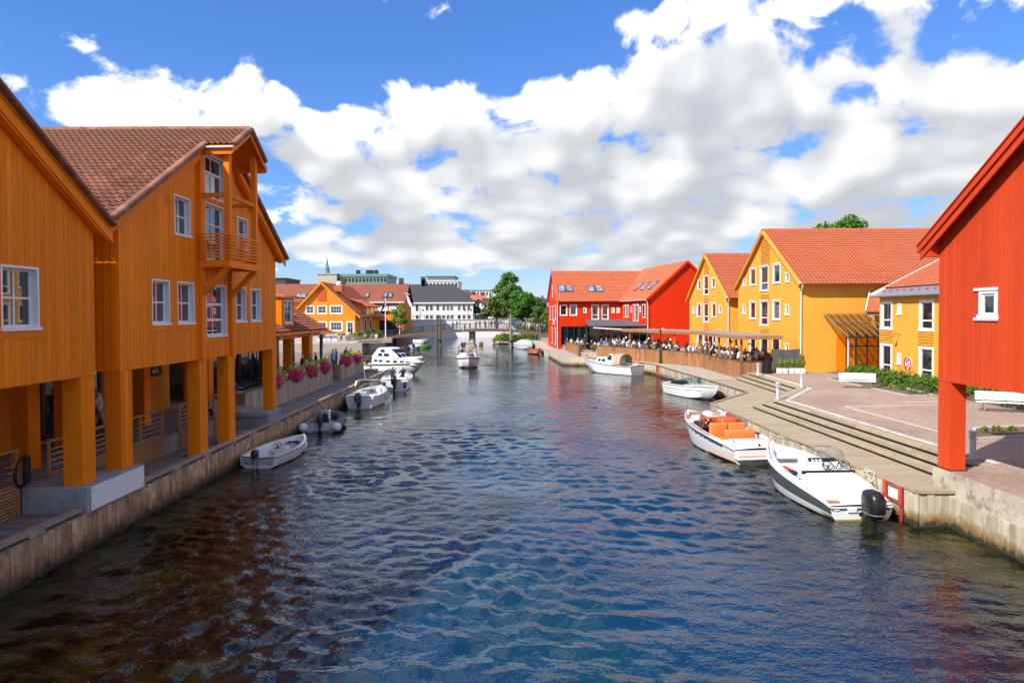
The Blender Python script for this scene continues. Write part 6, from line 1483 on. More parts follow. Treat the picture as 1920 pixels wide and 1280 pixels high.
def boat_center():
    T, L = boat('motorboat', 'white day boat with targa arch coming down the middle of the canal', (-5.3, 80.9), (-4.72, 74.2))
    h = Hull(L, 2.7, .95, 1.30, .86, 2.6, .3, 16, .35, .84); h.hull(('gelcoat', 'gelcoat', 'gelcoat', 'gelcoat'), T, .6); h.deck(('gelcoat', 'gelcoat', 'gelcoat_grey'), T, (.10, .82), .22, .45, .06); h.rubrail('black_plastic', T, .05, -.10)
    mb = MB(); mb.rbox((-.95, 2.9, .45), (.95, 3.7, 1.55), .08, seg=3); mb.build('console', MT['gelcoat'], T, smooth=40); screen(T, h, .42, .56, .5, .5, 'glass_clear', 'steel', .2)
    mb = MB(); mb.tube([(-1.1, 1.9, .95), (-1.0, 1.7, 2.3), (-.7, 1.65, 2.55), (.7, 1.65, 2.55), (1.0, 1.7, 2.3), (1.1, 1.9, .95)], .05, 8); a = mb.build('targa_arch', MT['black_plastic'], T, smooth=50); mb = MB(); mb.tube([(.5, 1.65, 2.55), (.5, 1.6, 4.3)], .02, 5); mb.build('antenna', MT['white_paint'], a)
    for x in (-.75, -.1, .55): seat(T, (x-.2, 4.2, .45), (x+.2, 4.7, .9), 'black_matte')
    outboard(T, (0, -.02, .85), 1.1); rail(T, h, [.6, .7, .82, .94], .3, .014)
boat_center()
boat_rib('small white inflatable boat beside the green canoe under the left bank', (-16.9, 116.5), (-17.2, 120.5), 'gelcoat_grey', 'black_matte', .25)
T, L = boat('canoe', 'green upturned canoe floating by the small inflatable boat', (-16.0, 118.5), (-14.4, 121.5))
mb = MB(); mb.loft([[(w*math.cos(a), y, w*.9*math.sin(a)+.05) for a in [math.pi*i/8 for i in range(9)]] for (y, w) in ((0, .05), (.5, .5), (1.2, .72), (2.0, .72), (2.8, .5), (3.4, .06))]); mb.build('hull', MT['leaf_bright'], T, smooth=50)
T, L = boat('motorboat', 'small white boat moored under the left end of the footbridge', (-20.0, 141), (-17.0, 139.2)); h = Hull(L, 2.0, .7, .9); h.hull(('gelcoat',)*4, T); h.deck(('gelcoat', 'gelcoat_grey', 'gelcoat_grey'), T, (.1, .6))
rope('white mooring rope from the slate sports boat to the quay', [(10.95, 21.4, 1.02), (11.25, 21.3, 1.04), (11.2, 21.0, 1.06), (10.9, 20.6, .9)]); rope('mooring rope from the orange-seated boat to the quay edge', [(9.4, 34.0, 1.12), (11.0, 34.6, 1.03)]); rope('mooring rope of the dinghy tied to the left quay beam', [(-10.6, 27.2, .66), (-10.98, 28.6, 1.14)])
rope('coiled white rope lying over the quay edge by the rescue ladder', [(11.15, 20.9, 1.03), (11.3, 21.3, 1.03), (11.2, 21.6, 1.05), (11.05, 21.2, 1.02), (10.95, 20.7, .85)])
rope('mooring rope of the small white boat in the inlet', [(13.9, 46.5, 1.0), (14.75, 47.6, 1.02)])
rope('mooring rope of the inflatable boat on the left quay', [(-10.2, 38.0, .6), (-11.0, 38.9, 1.14)])
# ------------------------------------------------------------------ people
CLOTH = {}
def cm(c):
    if c not in CLOTH: CLOTH[c] = mk('cloth_%d' % len(CLOTH), c, .85, .12, 8.)
    return CLOTH[c]
SK = {'fair': mk('skin_fair', (.62, .36, .26), .55, .05, 5.), 'tan': mk('skin_tan', (.45, .25, .17), .55, .05, 5.)}
HR = [mk('hair_dark', (.03, .02, .015), .6, .1, 9.), mk('hair_brown', (.12, .065, .03), .6, .1, 9.), mk('hair_blond', (.45, .30, .12), .6, .1, 9.), mk('hair_grey', (.35, .34, .33), .6, .1, 9.)]
SHOE = mk('shoe', (.06, .055, .05), .7, .1, 5.)
def body_mesh(name, J, sub=1):
    """one continuous skinned figure; J = joint positions; faces get shirt / trousers / skin / hair / shoe by the nearest bone"""
    V, E, Rr = [], [], []; idx = {}
    def v(k, p, r): idx[k] = len(V); V.append(Vector(p)); Rr.append(r)
    P = {k: Vector(p) for k, p in J.items()}
    v('pel', P['pel'], (.145, .105)); v('waist', P['pel'].lerp(P['chest'], .5), (.130, .095)); v('chest', P['chest'], (.165, .11)); v('neck', P['neck'], (.055, .055))
    v('jaw', P['head']+Vector((0, 0, -.06)), (.068, .075)); v('head', P['head']+Vector((0, 0, .04)), (.082, .098)); v('crown', P['head']+Vector((0, 0, .12)), (.055, .068))
    for s in 'lr':
        v('sh'+s, P['sh'+s], (.062, .062)); v('el'+s, P['el'+s], (.044, .044)); v('wr'+s, P['wr'+s], (.030, .030)); v('ha'+s, P['wr'+s]+(P['wr'+s]-P['el'+s]).normalized()*.10, (.036, .022)); v('fi'+s, P['wr'+s]+(P['wr'+s]-P['el'+s]).normalized()*.17, (.020, .014))
        v('hi'+s, P['hi'+s], (.088, .088)); v('kn'+s, P['kn'+s], (.060, .060)); v('ca'+s, P['kn'+s].lerp(P['an'+s], .35), (.055, .055)); v('an'+s, P['an'+s], (.038, .038)); v('to'+s, P['an'+s]+Vector((0, .16, -.045)), (.038, .028))
    B = [('pel', 'waist', 0), ('waist', 'chest', 0), ('chest', 'neck', 0), ('neck', 'jaw', 2), ('jaw', 'head', 2), ('head', 'crown', 2)]
    for s in 'lr': B += [('chest', 'sh'+s, 0), ('sh'+s, 'el'+s, 0), ('el'+s, 'wr'+s, 5), ('wr'+s, 'ha'+s, 2), ('ha'+s, 'fi'+s, 2), ('pel', 'hi'+s, 1), ('hi'+s, 'kn'+s, 1), ('kn'+s, 'ca'+s, 6), ('ca'+s, 'an'+s, 6), ('an'+s, 'to'+s, 4)]
    me = bpy.data.meshes.new('skeleton'); me.from_pydata(V, [(idx[a], idx[b]) for a, b, _ in B], [])
    o = bpy.data.objects.new('skeleton', me); COL.objects.link(o)
    o.modifiers.new('skin', 'SKIN'); sm = o.modifiers.new('sub', 'SUBSURF'); sm.levels = sub
    for i, d in enumerate(me.skin_vertices[0].data): d.radius = Rr[i]; d.use_root = (i == 0)
    dg = bpy.context.evaluated_depsgraph_get(); out = bpy.data.meshes.new_from_object(o.evaluated_get(dg)); out.name = name
    bpy.data.objects.remove(o); bpy.data.meshes.remove(me)
    hd = P['head']; mi = []
    for f in out.polygons:
        c = f.center; best = (9, 0, 0)
        for a, b, m_ in B:
            p, q = V[idx[a]], V[idx[b]]; t = max(0, min(1, (c-p).dot(q-p)/max(1e-9, (q-p).length_squared))); d = (c-p.lerp(q, t)).length-.5*(Rr[idx[a]][0]*(1-t)+Rr[idx[b]][0]*t)
            if d < best[0]: best = (d, m_, a)
        m_ = best[1]
        if m_ == 2 and c.z > hd.z-.05 and best[2] in ('jaw', 'head', 'neck'):
            if c.z > hd.z+.085 or (c.y < hd.y-.005 and c.z > hd.z-.04): m_ = 3
        mi.append(m_)
    for _ in range(7): out.materials.append(None)
    out.polygons.foreach_set('material_index', mi); out.polygons.foreach_set('use_smooth', [True]*len(mi)); out.update()
    return out
def J_stand(lean=0., arm=0., walk=0., armf=.06):
    j = dict(pel=(0, 0, .95), chest=(0, lean*.5, 1.33), neck=(0, lean*.75+.01, 1.50), head=(0, lean*.9+.03, 1.60))
    for s, x in (('l', -1), ('r', 1)):
        w = walk*x
        j['sh'+s] = (x*.18, lean*.55, 1.42); j['el'+s] = (x*(.24), lean*.6+.02-w*.5+arm*.18, 1.14+arm*.02); j['wr'+s] = (x*(.22-arm*.1), lean*.6+armf-w*.9+arm*.40, .90+arm*.22)
        j['hi'+s] = (x*.09, 0, .88); j['kn'+s] = (x*.10, w*.55+.02, .50); j['an'+s] = (x*.10, w*1.1-(.12 if w < -.05 else 0), .08+(.10 if w < -.05 else 0))
    return j
def J_sit(lean=0., arm=.6, cross=0.):
    j = dict(pel=(0, 0, .52), chest=(0, lean*.5-.03, .90), neck=(0, lean*.75-.02, 1.07), head=(0, lean*.9+.01, 1.17))
    for s, x in (('l', -1), ('r', 1)):
        j['sh'+s] = (x*.18, lean*.55-.03, .99); j['el'+s] = (x*.25, lean*.6+.06+arm*.10, .74); j['wr'+s] = (x*(.17-.06*arm), lean*.6+.28+arm*.06, .72+arm*.08)
        j['hi'+s] = (x*.09, .03, .50); j['kn'+s] = (x*.13, .45, .50); j['an'+s] = (x*.12, .44+.05*x, .08)
    return j
POSE = dict(stand=body_mesh('person_standing', J_stand()), lean=body_mesh('person_leaning', J_stand(.14, 1.)), turn=body_mesh('person_arms', J_stand(.04, .6, .06)), walk=body_mesh('person_walking', J_stand(.05, .05, .26), 2), sit=body_mesh('person_sitting', J_sit(.02)), sitl=body_mesh('person_sitting_forward', J_sit(.22, 1.)), sitb=body_mesh('person_sitting_back', J_sit(-.10, .3)))
TOPS = [('white', (.75, .74, .72)), ('black', (.02, .02, .022)), ('navy', (.02, .03, .08)), ('red', (.55, .04, .05)), ('light blue', (.30, .42, .60)), ('grey', (.28, .28, .29)), ('pink', (.70, .30, .32)), ('blue', (.04, .12, .38)), ('green', (.07, .22, .13)), ('beige', (.55, .45, .33)), ('purple', (.28, .12, .38)), ('maroon', (.22, .03, .06)), ('teal', (.04, .25, .27)), ('olive', (.16, .16, .08))]
TOPD = dict(TOPS); LEGS = [('dark trousers', (.025, .025, .03), False), ('blue jeans', (.06, .10, .20), False), ('beige shorts', (.50, .38, .24), True), ('black trousers', (.02, .02, .02), False), ('pale trousers', (.55, .52, .48), False)]
def person(pose, loc, rz, top, legs, label, group=None, hair=None, skin='fair', long_sleeve=None, scale=1.):
    o = bpy.data.objects.new('person', POSE[pose]); COL.objects.link(o); o.location = loc; o.rotation_euler = (0, 0, rz); o.scale = (scale,)*3
    lg = LEGS[legs]; t = cm(TOPD[top]); ls = rnd.random() < .45 if long_sleeve is None else long_sleeve
    sk = SK[skin]; mats = [t, cm(lg[1]), sk, HR[rnd.randrange(4)] if hair is None else HR[hair], SHOE, t if ls else sk, sk if lg[2] else cm(lg[1])]
    for i, m_ in enumerate(mats): o.material_slots[i].link = 'OBJECT'; o.material_slots[i].material = m_
    return tag(o, label, 'person', group)
# man walking under the near orange houses
pm = gp(184, 804, 1.6); person('walk', (-15.2*1.0, 25.1, 1.6), R(120), 'white', 2, 'man in white shirt and beige shorts walking between the orange posts', None, 1, long_sleeve=False)
person('sit', (-13.5, 29.5, 1.35), R(-60), 'black', 0, 'person in black sitting behind the slat railing under the balcony house', None, 0, long_sleeve=True)
person('sitb', (-14.0, 34.4, 1.55), R(-30), 'blue', 2, 'person in blue lounging on the wooden bench past the last orange post', None, 1, long_sleeve=True)
B = thing('wooden_bench', 'weathered wooden bench past the last orange post', 'bench', (-13.9, 34.2, 1.6))
for k in range(4): mb = MB(); mb.rbox((-14.5, 33.85+k*.15, 2.02), (-13.2, 33.98+k*.15, 2.06), .008, seg=1); mb.build('seat_slat', MT['grey_wood'], B, world=True)
for x in (-14.4, -13.3): mb = MB(); mb.box((x-.04, 33.88, 1.6), (x+.04, 34.38, 2.02)); mb.build('leg', MT['grey_wood'], B, world=True)
mb = MB(); mb.box((-13.3, 33.95, 1.6), (-13.12, 36.2, 2.0)); tag(mb.build('step_block', MT['dark_wood']), 'low dark wooden block behind the bench on the left terrace', 'step')

# footbridge at the end of the canal
BRX = [-27 + i*1.0 for i in range(36)]
def brz(x): t = (x+4.5)/22.5; return 3.12-1.9*t*t if x < -4.5 else 3.12-1.35*((x+4.5)/13.0)**2
def brY(x): return 131+.06*x
def bridge():
    T = thing('footbridge', 'arched brown footbridge with dark railings across the end of the canal', 'bridge', (-8, 131, 0))
    mb = MB(); w = 1.5
    for a, b in zip(BRX, BRX[1:]):
        mb.ext([(a, brY(a)-w, brz(a)), (b, brY(b)-w, brz(b)), (b, brY(b)+w, brz(b)), (a, brY(a)+w, brz(a))], (0, 0, -.12))
    mb.build('deck', MT['deck_far'], T, world=True)
    for sg in (-1, 1):
        mb = MB()
        for a, b in zip(BRX, BRX[1:]): mb.ext([(a, brY(a)+sg*(w+.05), brz(a)+.06), (b, brY(b)+sg*(w+.05), brz(b)+.06), (b, brY(b)+sg*(w+.05), brz(b)-.46), (a, brY(a)+sg*(w+.05), brz(a)-.46)], (0, .12*sg, 0))
        mb.build('girder', MT['fence_wood'] if False else MT['dark_wood'], T, world=True)
        for (dz, r_) in ((1.12, .04), (.30, .025)):
            mb = MB(); mb.tube([(x, brY(x)+sg*w, brz(x)+dz) for x in BRX], r_, 5); mb.build('rail', MT['dark_metal'], T, world=True)
        for i, x in enumerate(BRX):
            if i % 2 == 0:
                mb = MB(); mb.box((x-.05, brY(x)+sg*w-.05, brz(x)-.35), (x+.05, brY(x)+sg*w+.05, brz(x)+1.12)); mb.build('rail_post', MT['dark_metal'], T, world=True)
        mb = MB()
        for k in range(int(35/.16)):
            x = -27+k*.16; mb.bar((x, brY(x)+sg*w, brz(x)+.30), (x, brY(x)+sg*w, brz(x)+1.1), .018, .018)
        tag(mb.build('balusters', MT['dark_metal'], T, world=True), kind='stuff')
    mb = MB(); x = -7.6; mb.lathe([(.0, -.8), (.9, -.8), (.9, .1), (.62, .25), (.62, brz(x)-.5), (.0, brz(x)-.5)], (x, brY(x), 0), 14); mb.build('pier', MT['concrete_right'], T, world=True, smooth=40)
    for dx in (-1.7, 1.7):
        mb = MB(); mb.box((x+dx-.35, brY(x)-1.2, -.6), (x+dx+.35, brY(x)+1.2, .55)); mb.build('pier_fender', MT['dark_wood'], T, world=True)
bridge()
for (px_, Yd, lb) in ((822.5, 126, 'cluster of tall dark wooden mooring piles left of the bridge pier'), (957.5, 122, 'pale tall wooden mooring piles right of the bridge pier')):
    X_ = (px_-960)/1280*Yd; T = thing('mooring_piles', lb, 'mooring pile', (X_, Yd, 0))
    for k, (dx, dy, tp) in enumerate(((-.32, 0, 5.85), (.30, .15, 5.75)) if px_ < 900 else ((-.0, 0, 5.9), (.22, .45, 3.4))):
        mb = MB(); mb.tube([(X_+dx*1.15, Yd+dy*1.4, -.8), (X_+dx*.8, Yd+dy, tp)], [.20, .16], 9); mb.build('pile', MT['bark'] if px_ < 900 else MT['grey_wood'], T, world=True, smooth=40)
    mb = MB(); mb.lathe([(.50, 1.0), (.50, 1.25)], (X_, Yd+.15, 0), 10); mb.build('strap', MT['dark_metal'], T, world=True)
# people on the bridge, left to right
bx = sorted([-20.3, -11.3, -10.6, -9.9, -9.0, -8.0, -6.8, -6.2, -5.2, -4.4, -3.9, -3.3, -2.6, -2.1, -1.5, 1.1, 1.6, 2.2, 2.9, 3.3, 3.7, 4.1, 4.5, 4.9, 5.3, 5.8, 6.2])
for i, x in enumerate(bx):
    tp = TOPS[(i*5+3) % len(TOPS)][0]; lg = (i*3) % 5
    if i == 0: tp = 'light blue'
    person(('lean', 'stand', 'turn')[i % 3], (x, brY(x)+rnd.uniform(-1.0, .9) if i % 3 else brY(x)-1.05, brz(x)+.005), R(180)+rnd.uniform(-.9, .9) if i % 3 else R(180)+rnd.uniform(-.3, .3), tp, lg, '%s person from the left on the footbridge, %s top, %s' % (ORD[i], tp, LEGS[lg][0]), 'people on the footbridge', scale=rnd.uniform(.95, 1.04))

# ---- diners on the right terrace
def table(x, y, z, label, group, r=.42, mat='dark_wood'):
    T = thing('dining_table', label, 'table', (x, y, z), group=group)
    mb = MB(); mb.lathe([(.0, 0), (r, 0), (r, .035), (.0, .036)], (x, y, z+.70), 14); mb.build('table_top', MT[mat], T, world=True)
    mb = MB(); mb.lathe([(.0, .0), (.24, .0), (.22, .03), (.035, .05), (.035, .70)], (x, y, z+.004), 10); mb.build('pedestal', MT['dark_metal'], T, world=True)
cb = MB(); cb.rbox((-.21, -.20, .41), (.21, .22, .45), .01, seg=1); cb.rbox((-.21, -.25, .46), (.21, -.215, .88), .01, seg=1)
for sx in (-.18, .18):
    cb.box((sx-.018, -.245, .0), (sx+.018, -.21, .46)); cb.box((sx-.018, .18, .0), (sx+.018, .215, .41))
chair_me = cb.mesh('chair', MT['dark_wood'])
seatp = []
def diner_group(cx, cy, z, n, who, group, tlabel, k0):
    table(cx, cy, z, tlabel, 'tables on the right bank terrace')
    a0 = rnd.uniform(0, 6.28)
    for i in range(n):
        a = a0+2*math.pi*i/n+rnd.uniform(-.15, .15); x, y = cx+.78*math.cos(a), cy+.78*math.sin(a)
        rz = math.atan2(cy-y, cx-x)-math.pi/2
        tag(link('chair', chair_me, None, (x, y, z+.004), (0, 0, rz)), 'dark wooden chair at the terrace tables on the right bank', 'chair', 'chairs on the right bank terrace')
        seatp.append((x, y, z, rz))
spots = [(18.4, 53.4), (18.3, 55.6), (18.35, 58.0), (18.3, 60.2), (18.4, 62.4), (20.6, 55.0), (20.7, 58.9), (17.6, 65.3), (16.6, 67.6), (15.6, 69.8), (19.4, 66.2), (14.3, 72.0), (13.2, 74.0), (12.2, 76.2), (15.8, 73.8), (14.4, 77.0), (11.2, 79.4), (12.6, 79.6), (10.2, 82.6), (11.9, 82.6), (13.6, 81.6), (9.0, 86.0), (8.6, 89.4), (8.3, 92.4), (18.2, 56.8), (18.2, 59.1), (17.9, 64.4), (13.7, 75.6), (11.0, 81.0), (16.3, 70.9)]
tl = ['round table %s along the terrace, counted from the bin end' % ORD[i] for i in range(len(spots))]
for i, (x, y) in enumerate(spots): diner_group(x, y, 1.85 if y < 80 else 1.47, 3+(i*7 % 3), None, None, tl[i], i)
seatp.sort(key=lambda s_: -s_[0]/s_[1])
zones = lambda y: 'under the pergola' if y < 75 else 'before the glass pavilion'
cnt = {}
for i, (x, y, z, rz) in enumerate(seatp):
    tp = TOPS[(0, 4, 6, 0, 2, 9, 3, 0, 5, 4, 7, 10, 0, 6, 1, 9, 12, 0)[(i*7+i//5) % 18]][0]; zn = zones(y); cnt[(tp, zn)] = cnt.get((tp, zn), 0)+1; k = cnt[(tp, zn)]
    person(('sit', 'sitl', 'sitb')[i % 3], (x, y, z-.05), rz, tp, i % 5, '%s diner from the right in a %s top seated %s' % (ORD[k-1], tp, zn), 'diners on the right bank terrace', scale=rnd.uniform(.95, 1.05))
person('stand', (16.5, 72.2, 1.85), R(200), 'white', 0, 'waiter in white shirt standing under the far end of the pergola', None, 2, long_sleeve=True)
person('turn', (9.7, 90.5, 1.47), R(150), 'black', 0, 'person in black standing before the red house glazing', None, 0)

# ---- boats' crews
person('sit', (-9.75, 55.6, .42), R(0), 'navy', 0, 'man in navy seated left in the blue-cornered sports boat', None, 1, long_sleeve=False)
person('sit', (-8.95, 55.7, .42), R(20), 'black', 0, 'person in black seated right in the blue-cornered sports boat', None, 2)
person('stand', (-4.95, 76.9, .46), R(180), 'grey', 2, 'person in grey standing at the front of the boat in mid canal', None, 0, long_sleeve=False)
person('stand', (-5.75, 78.3, .46), R(170), 'black', 0, 'person in black standing left at the console of the boat in mid canal', None, 0)
person('turn', (-4.25, 78.6, .46), R(190), 'pink', 3, 'person in pink standing right at the console of the boat in mid canal', None, 2)
person('sit', (-4.5, 75.9, .5), R(180), 'black', 0, 'person in black sitting in the bow of the boat in mid canal', None, 1)

# ---- guests on the left terrace
guests = [(-14.3, 40.3, 'navy', 1, 'turn'), (-14.8, 41.2, 'black', 0, 'stand'), (-14.0, 45.5, 'black', 4, 'stand'), (-13.75, 46.4, 'green', 1, 'turn'), (-13.9, 48.3, 'navy', 1, 'stand'), (-13.6, 50.6, 'black', 0, 'stand'), (-13.7, 52.3, 'light blue', 1, 'turn'), (-13.9, 53.9, 'blue', 1, 'stand'), (-13.8, 56.2, 'maroon', 0, 'lean'), (-13.9, 58.6, 'olive', 0, 'sit')]
for i, (x, y, tp, lg, ps) in enumerate(guests):
    z = 1.6 if not (49.6 < y < 51.6) else .95
    person(ps, (x, y, z+(.35 if ps == 'sit' else 0)), R(rnd.uniform(0, 360)) if ps != 'sit' else R(-40), tp, lg, 'guest in %s on the left bank terrace, %s from the near end' % (tp, ORD[i]), 'guests on the left bank terrace', long_sleeve=True)
person('sitl', (-12.9, 60.2, .98), R(-60), 'black', 2, 'person in black sitting on the low step at the end of the planters', None, 1)
mb = MB(); mb.rbox((-12.95, 59.7, .955), (-12.0, 63.0-2.0, 1.15), .02, seg=1); tag(mb.build('timber_step', MT['quay_wood']), 'low timber step at the end of the left quay', 'step')
for i, (x, y) in enumerate(((-14.6, 47.0), (-14.4, 50.2-1.2), (-14.5, 54.6))):
    T = thing('bar_table', ORD[i]+' white-topped standing table from the near end of the left terrace', 'table', (x, y, 1.6), group='standing tables on the left terrace')
    mb = MB(); mb.lathe([(.0, 0), (.55, 0), (.55, .04), (.0, .045)], (x, y, 2.66), 16); mb.build('table_top', MT['white_paint'], T, world=True); mb = MB(); mb.lathe([(.0, .0), (.3, .0), (.28, .03), (.04, .05), (.04, 1.06)], (x, y, 1.604), 10); mb.build('pedestal', MT['dark_metal'], T, world=True)
# ---- people sitting on the far left plaza
for i, (px_, py_) in enumerate(((574, 640), (583, 641), (598, 641), (611, 640), (627, 641), (640, 643), (648, 642), (681, 638), (688, 637), (693, 638))):
    p = gp(px_, py_, 1.75); tp = TOPS[(i*3+1) % len(TOPS)][0]
    person(('sit', 'sitl', 'sitb')[i % 3], (p.x, 114+i % 3, 1.55), R(rnd.uniform(150, 220)), tp, i % 5, '%s person from the left sitting on the far left plaza steps, in %s' % (ORD[i], tp), 'people sitting on the far left plaza')
# ------------------------------------------------------------------ greenery helpers
def leaf_cloud(mb, centres, n, size, rng, flat=.6, m=0, up=.35):
    """leaf-sized quads scattered in the shells of several clumps: centres = [(centre, (rx, ry, rz), weight)]"""
    tot = sum(c[2] for c in centres)
    for (c, r, w) in centres:
        k = int(n*w/tot)
        d = rng.normal(size=(k, 3)); d /= np.linalg.norm(d, axis=1)[:, None]
        rad = rng.random(k)**.45
        P = np.array(c)+d*np.array(r)*rad[:, None]*(1+.12*rng.normal(size=(k, 1)))
        N = d*.7+rng.normal(size=(k, 3))*.6; N[:, 2] += up; N /= np.linalg.norm(N, axis=1)[:, None]
        A = np.cross(N, rng.normal(size=(k, 3))); A /= np.linalg.norm(A, axis=1)[:, None]; Bv = np.cross(N, A)
        s = size*(.6+.8*rng.random(k))[:, None]
        V = np.stack([P-A*s, P-Bv*s*flat, P+A*s, P+Bv*s*flat], 1).reshape(-1, 3)
        o = len(mb.v); mb.v += [tuple(v) for v in V]; mb.f += [(o+4*i, o+4*i+1, o+4*i+2, o+4*i+3) for i in range(k)]; mb.m += [m]*k
def tree(label, base, h, rx, rz, mat, seed, n=5200, leaf=.24, clumps=26, trunk=.22, name='tree', bark='bark', low=.25, shape=0.):
    T = thing(name, label, 'tree', base); rng = np.random.default_rng(seed); b = Vector(base)
    mb = MB(); top = b+Vector((0, 0, h*.82))
    mb.tube([b, b+Vector((.05*rx, 0, h*.25)), b+Vector((-.04*rx, 0, h*.5)), top], [trunk, trunk*.75, trunk*.5, trunk*.12], 8)
    for k in range(9):
        a = k*2.4; z0 = h*(.22+.05*k); p = b+Vector((0, 0, z0)); q = p+Vector((math.cos(a)*rx*.6, math.sin(a)*rx*.6, h*.18)); mb.tube([p, p.lerp(q, .5)+Vector((0, 0, -.02*h)), q], [trunk*.4, trunk*.28, trunk*.08], 6)
    mb.build('trunk', MT[bark], T, world=True, smooth=50)
    cs = []
    zc = b.z+h-rz
    for k in range(clumps):
        d = rng.normal(size=3); d /= np.linalg.norm(d); f = .35+.55*rng.random()
        if d[2] < -low*2: d[2] *= .5
        tap = 1-shape*max(0, d[2])
        c = (b.x+d[0]*rx*f*tap, b.y+d[1]*rx*f*tap, zc+d[2]*rz*f); r = rx*(.24+.16*rng.random()); cs.append((c, (r, r, r*.8), r*r))
    mb = MB(); leaf_cloud(mb, cs, n, leaf, rng); mb.build('crown', MT[mat], T, world=True)
    return T
def bush(label, c, r, mat, seed, n=900, leaf=.12, name='bush', cat='bush', group=None):
    rng = np.random.default_rng(seed); mb = MB(); cs = []
    for k in range(9):
        d = rng.normal(size=3); d /= np.linalg.norm(d); d[2] = abs(d[2])*.8; cs.append(((c[0]+d[0]*r[0]*.6, c[1]+d[1]*r[1]*.6, c[2]+d[2]*r[2]*.55), (r[0]*.45, r[1]*.45, r[2]*.45), 1))
    leaf_cloud(mb, cs, n, leaf, rng); return tag(mb.build(name, MT[mat]), label, cat, group)

# ------------------------------------------------------------------ hedge and plants on the right plaza
rng = np.random.default_rng(11)
H = thing('hedge', 'clipped green hedge along the yellow annex and behind the red post', 'hedge', (23.9, 38, 1.47))
mb = MB(); cs = []
y_ = 27.0
while y_ < 47.2:
    for k in range(3): cs.append(((23.7+rng.normal()*.16, y_+rng.random()*.4, 1.85+rng.random()*.22), (.48, .42, .40+.1*rng.random()), 1))
    y_ += .42
leaf_cloud(mb, cs, 26000, .062, rng); mb.build('leaves', MT['leaf_hedge'], H, world=True)
mb = MB(); mb.box((23.4, 26.8, 1.474), (24.0, 47.2, 1.8)); mb.build('twigs', MT['bark'], H, world=True)
for i, (px_, py_, s_) in enumerate(((1640, 722, .3), (1655, 726, .36), (1676, 731, .32), (1692, 733, .4), (1715, 740, .3), (1580, 711, .2), (1735, 743, .25), (1850, 815, .22), (1872, 812, .26), (1900, 812, .2))):
    p = gp(px_, py_, 1.49)
    bush(('%s small leafy plant from the left in the planted bed by the bench' % ORD[i]) if i < 7 else ('%s low plant from the left in the soil bed behind the red post' % ORD[i-7]), (p.x, p.y, 1.5), (s_, s_, s_*1.2), ('leaf_hedge', 'leaf_olive', 'leaf_lime')[i % 3], 40+i, 220, .05, 'bedding_plant', 'plant', 'plants in the plaza beds')
# potted palms on the terrace
for i, (px_, py_, Yd) in enumerate(((1235, 640, 73.5), (1157, 638, 81.5), (1106, 634, 88))):
    b_ = at(px_, py_, Yd); T = thing('potted_palm', ORD[i]+' potted palm from the right among the terrace diners', 'palm', (b_.x, Yd, 1.47), group='potted palms on the terrace')
    mb = MB(); mb.lathe([(.0, 0), (.22, 0), (.3, .5), (.0, .5)], (b_.x, Yd, 1.474), 10); mb.build('pot', MT['grey_wood'], T, world=True)
    mb = MB()
    for k in range(40):
        a = k*2.399; el = rnd.uniform(.1, 1.2); L_ = rnd.uniform(.7, 1.1); c0 = Vector((b_.x, Yd, 2.6)); d = Vector((math.cos(a)*math.cos(el), math.sin(a)*math.cos(el), math.sin(el))); c1 = c0+d*L_*.6; c2 = c0+d*L_+Vector((0, 0, -.25)); w = d.cross(Vector((0, 0, 1))).normalized()*.07
        mb.add([c0, c1-w, c2, c1+w], [(0, 1, 2, 3)])
    mb.build('fronds', MT['leaf_hedge'], T, world=True); mb = MB(); mb.tube([(b_.x, Yd, 1.9), (b_.x, Yd, 2.62)], .06, 6); mb.build('stem', MT['bark'], T, world=True)

# ------------------------------------------------------------------ left terrace: plank planters full of petunias
def planter(label, y0, y1, spots_):
    T = thing('planter', label, 'planter', (-13.05, y0, DZ)); z1 = 2.16
    n = int((y1-y0)/.21); w = (y1-y0)/n; pm_ = MB(); pm_.box((0, .006, 0), (.03, w-.006, z1-DZ-.01)); me = pm_.mesh('planter_board', MT['planter_wood'])
    for i in range(n): link('planter_board', me, T, (rnd.uniform(0, .008), i*w, .008))
    XF[T.name] = Matrix.Translation((-13.05, y0, DZ))
    mb = MB(); mb.box((-13.10, y0, 2.165), (-13.0, y1, 2.21)); mb.build('top_rail', MT['dark_wood'], T, world=True)
    mb = MB(); mb.box((-13.5, y0, 1.61), (-13.06, y1, 2.14)); mb.build('trough', MT['dark_wood'], T, world=True)
    for yy in (y0, y1):
        mb = MB(); mb.box((-13.5, yy-.05, .955), (-13.01, yy+.05, 2.16)); mb.build('end_board', MT['slat_wood'], T, world=True)
planter('long plank planter with four mounds of magenta flowers on the left quay', 33.2, 49.3, 0); planter('shorter plank planter with two magenta flower mounds at the far end', 51.8, 59.3, 0)
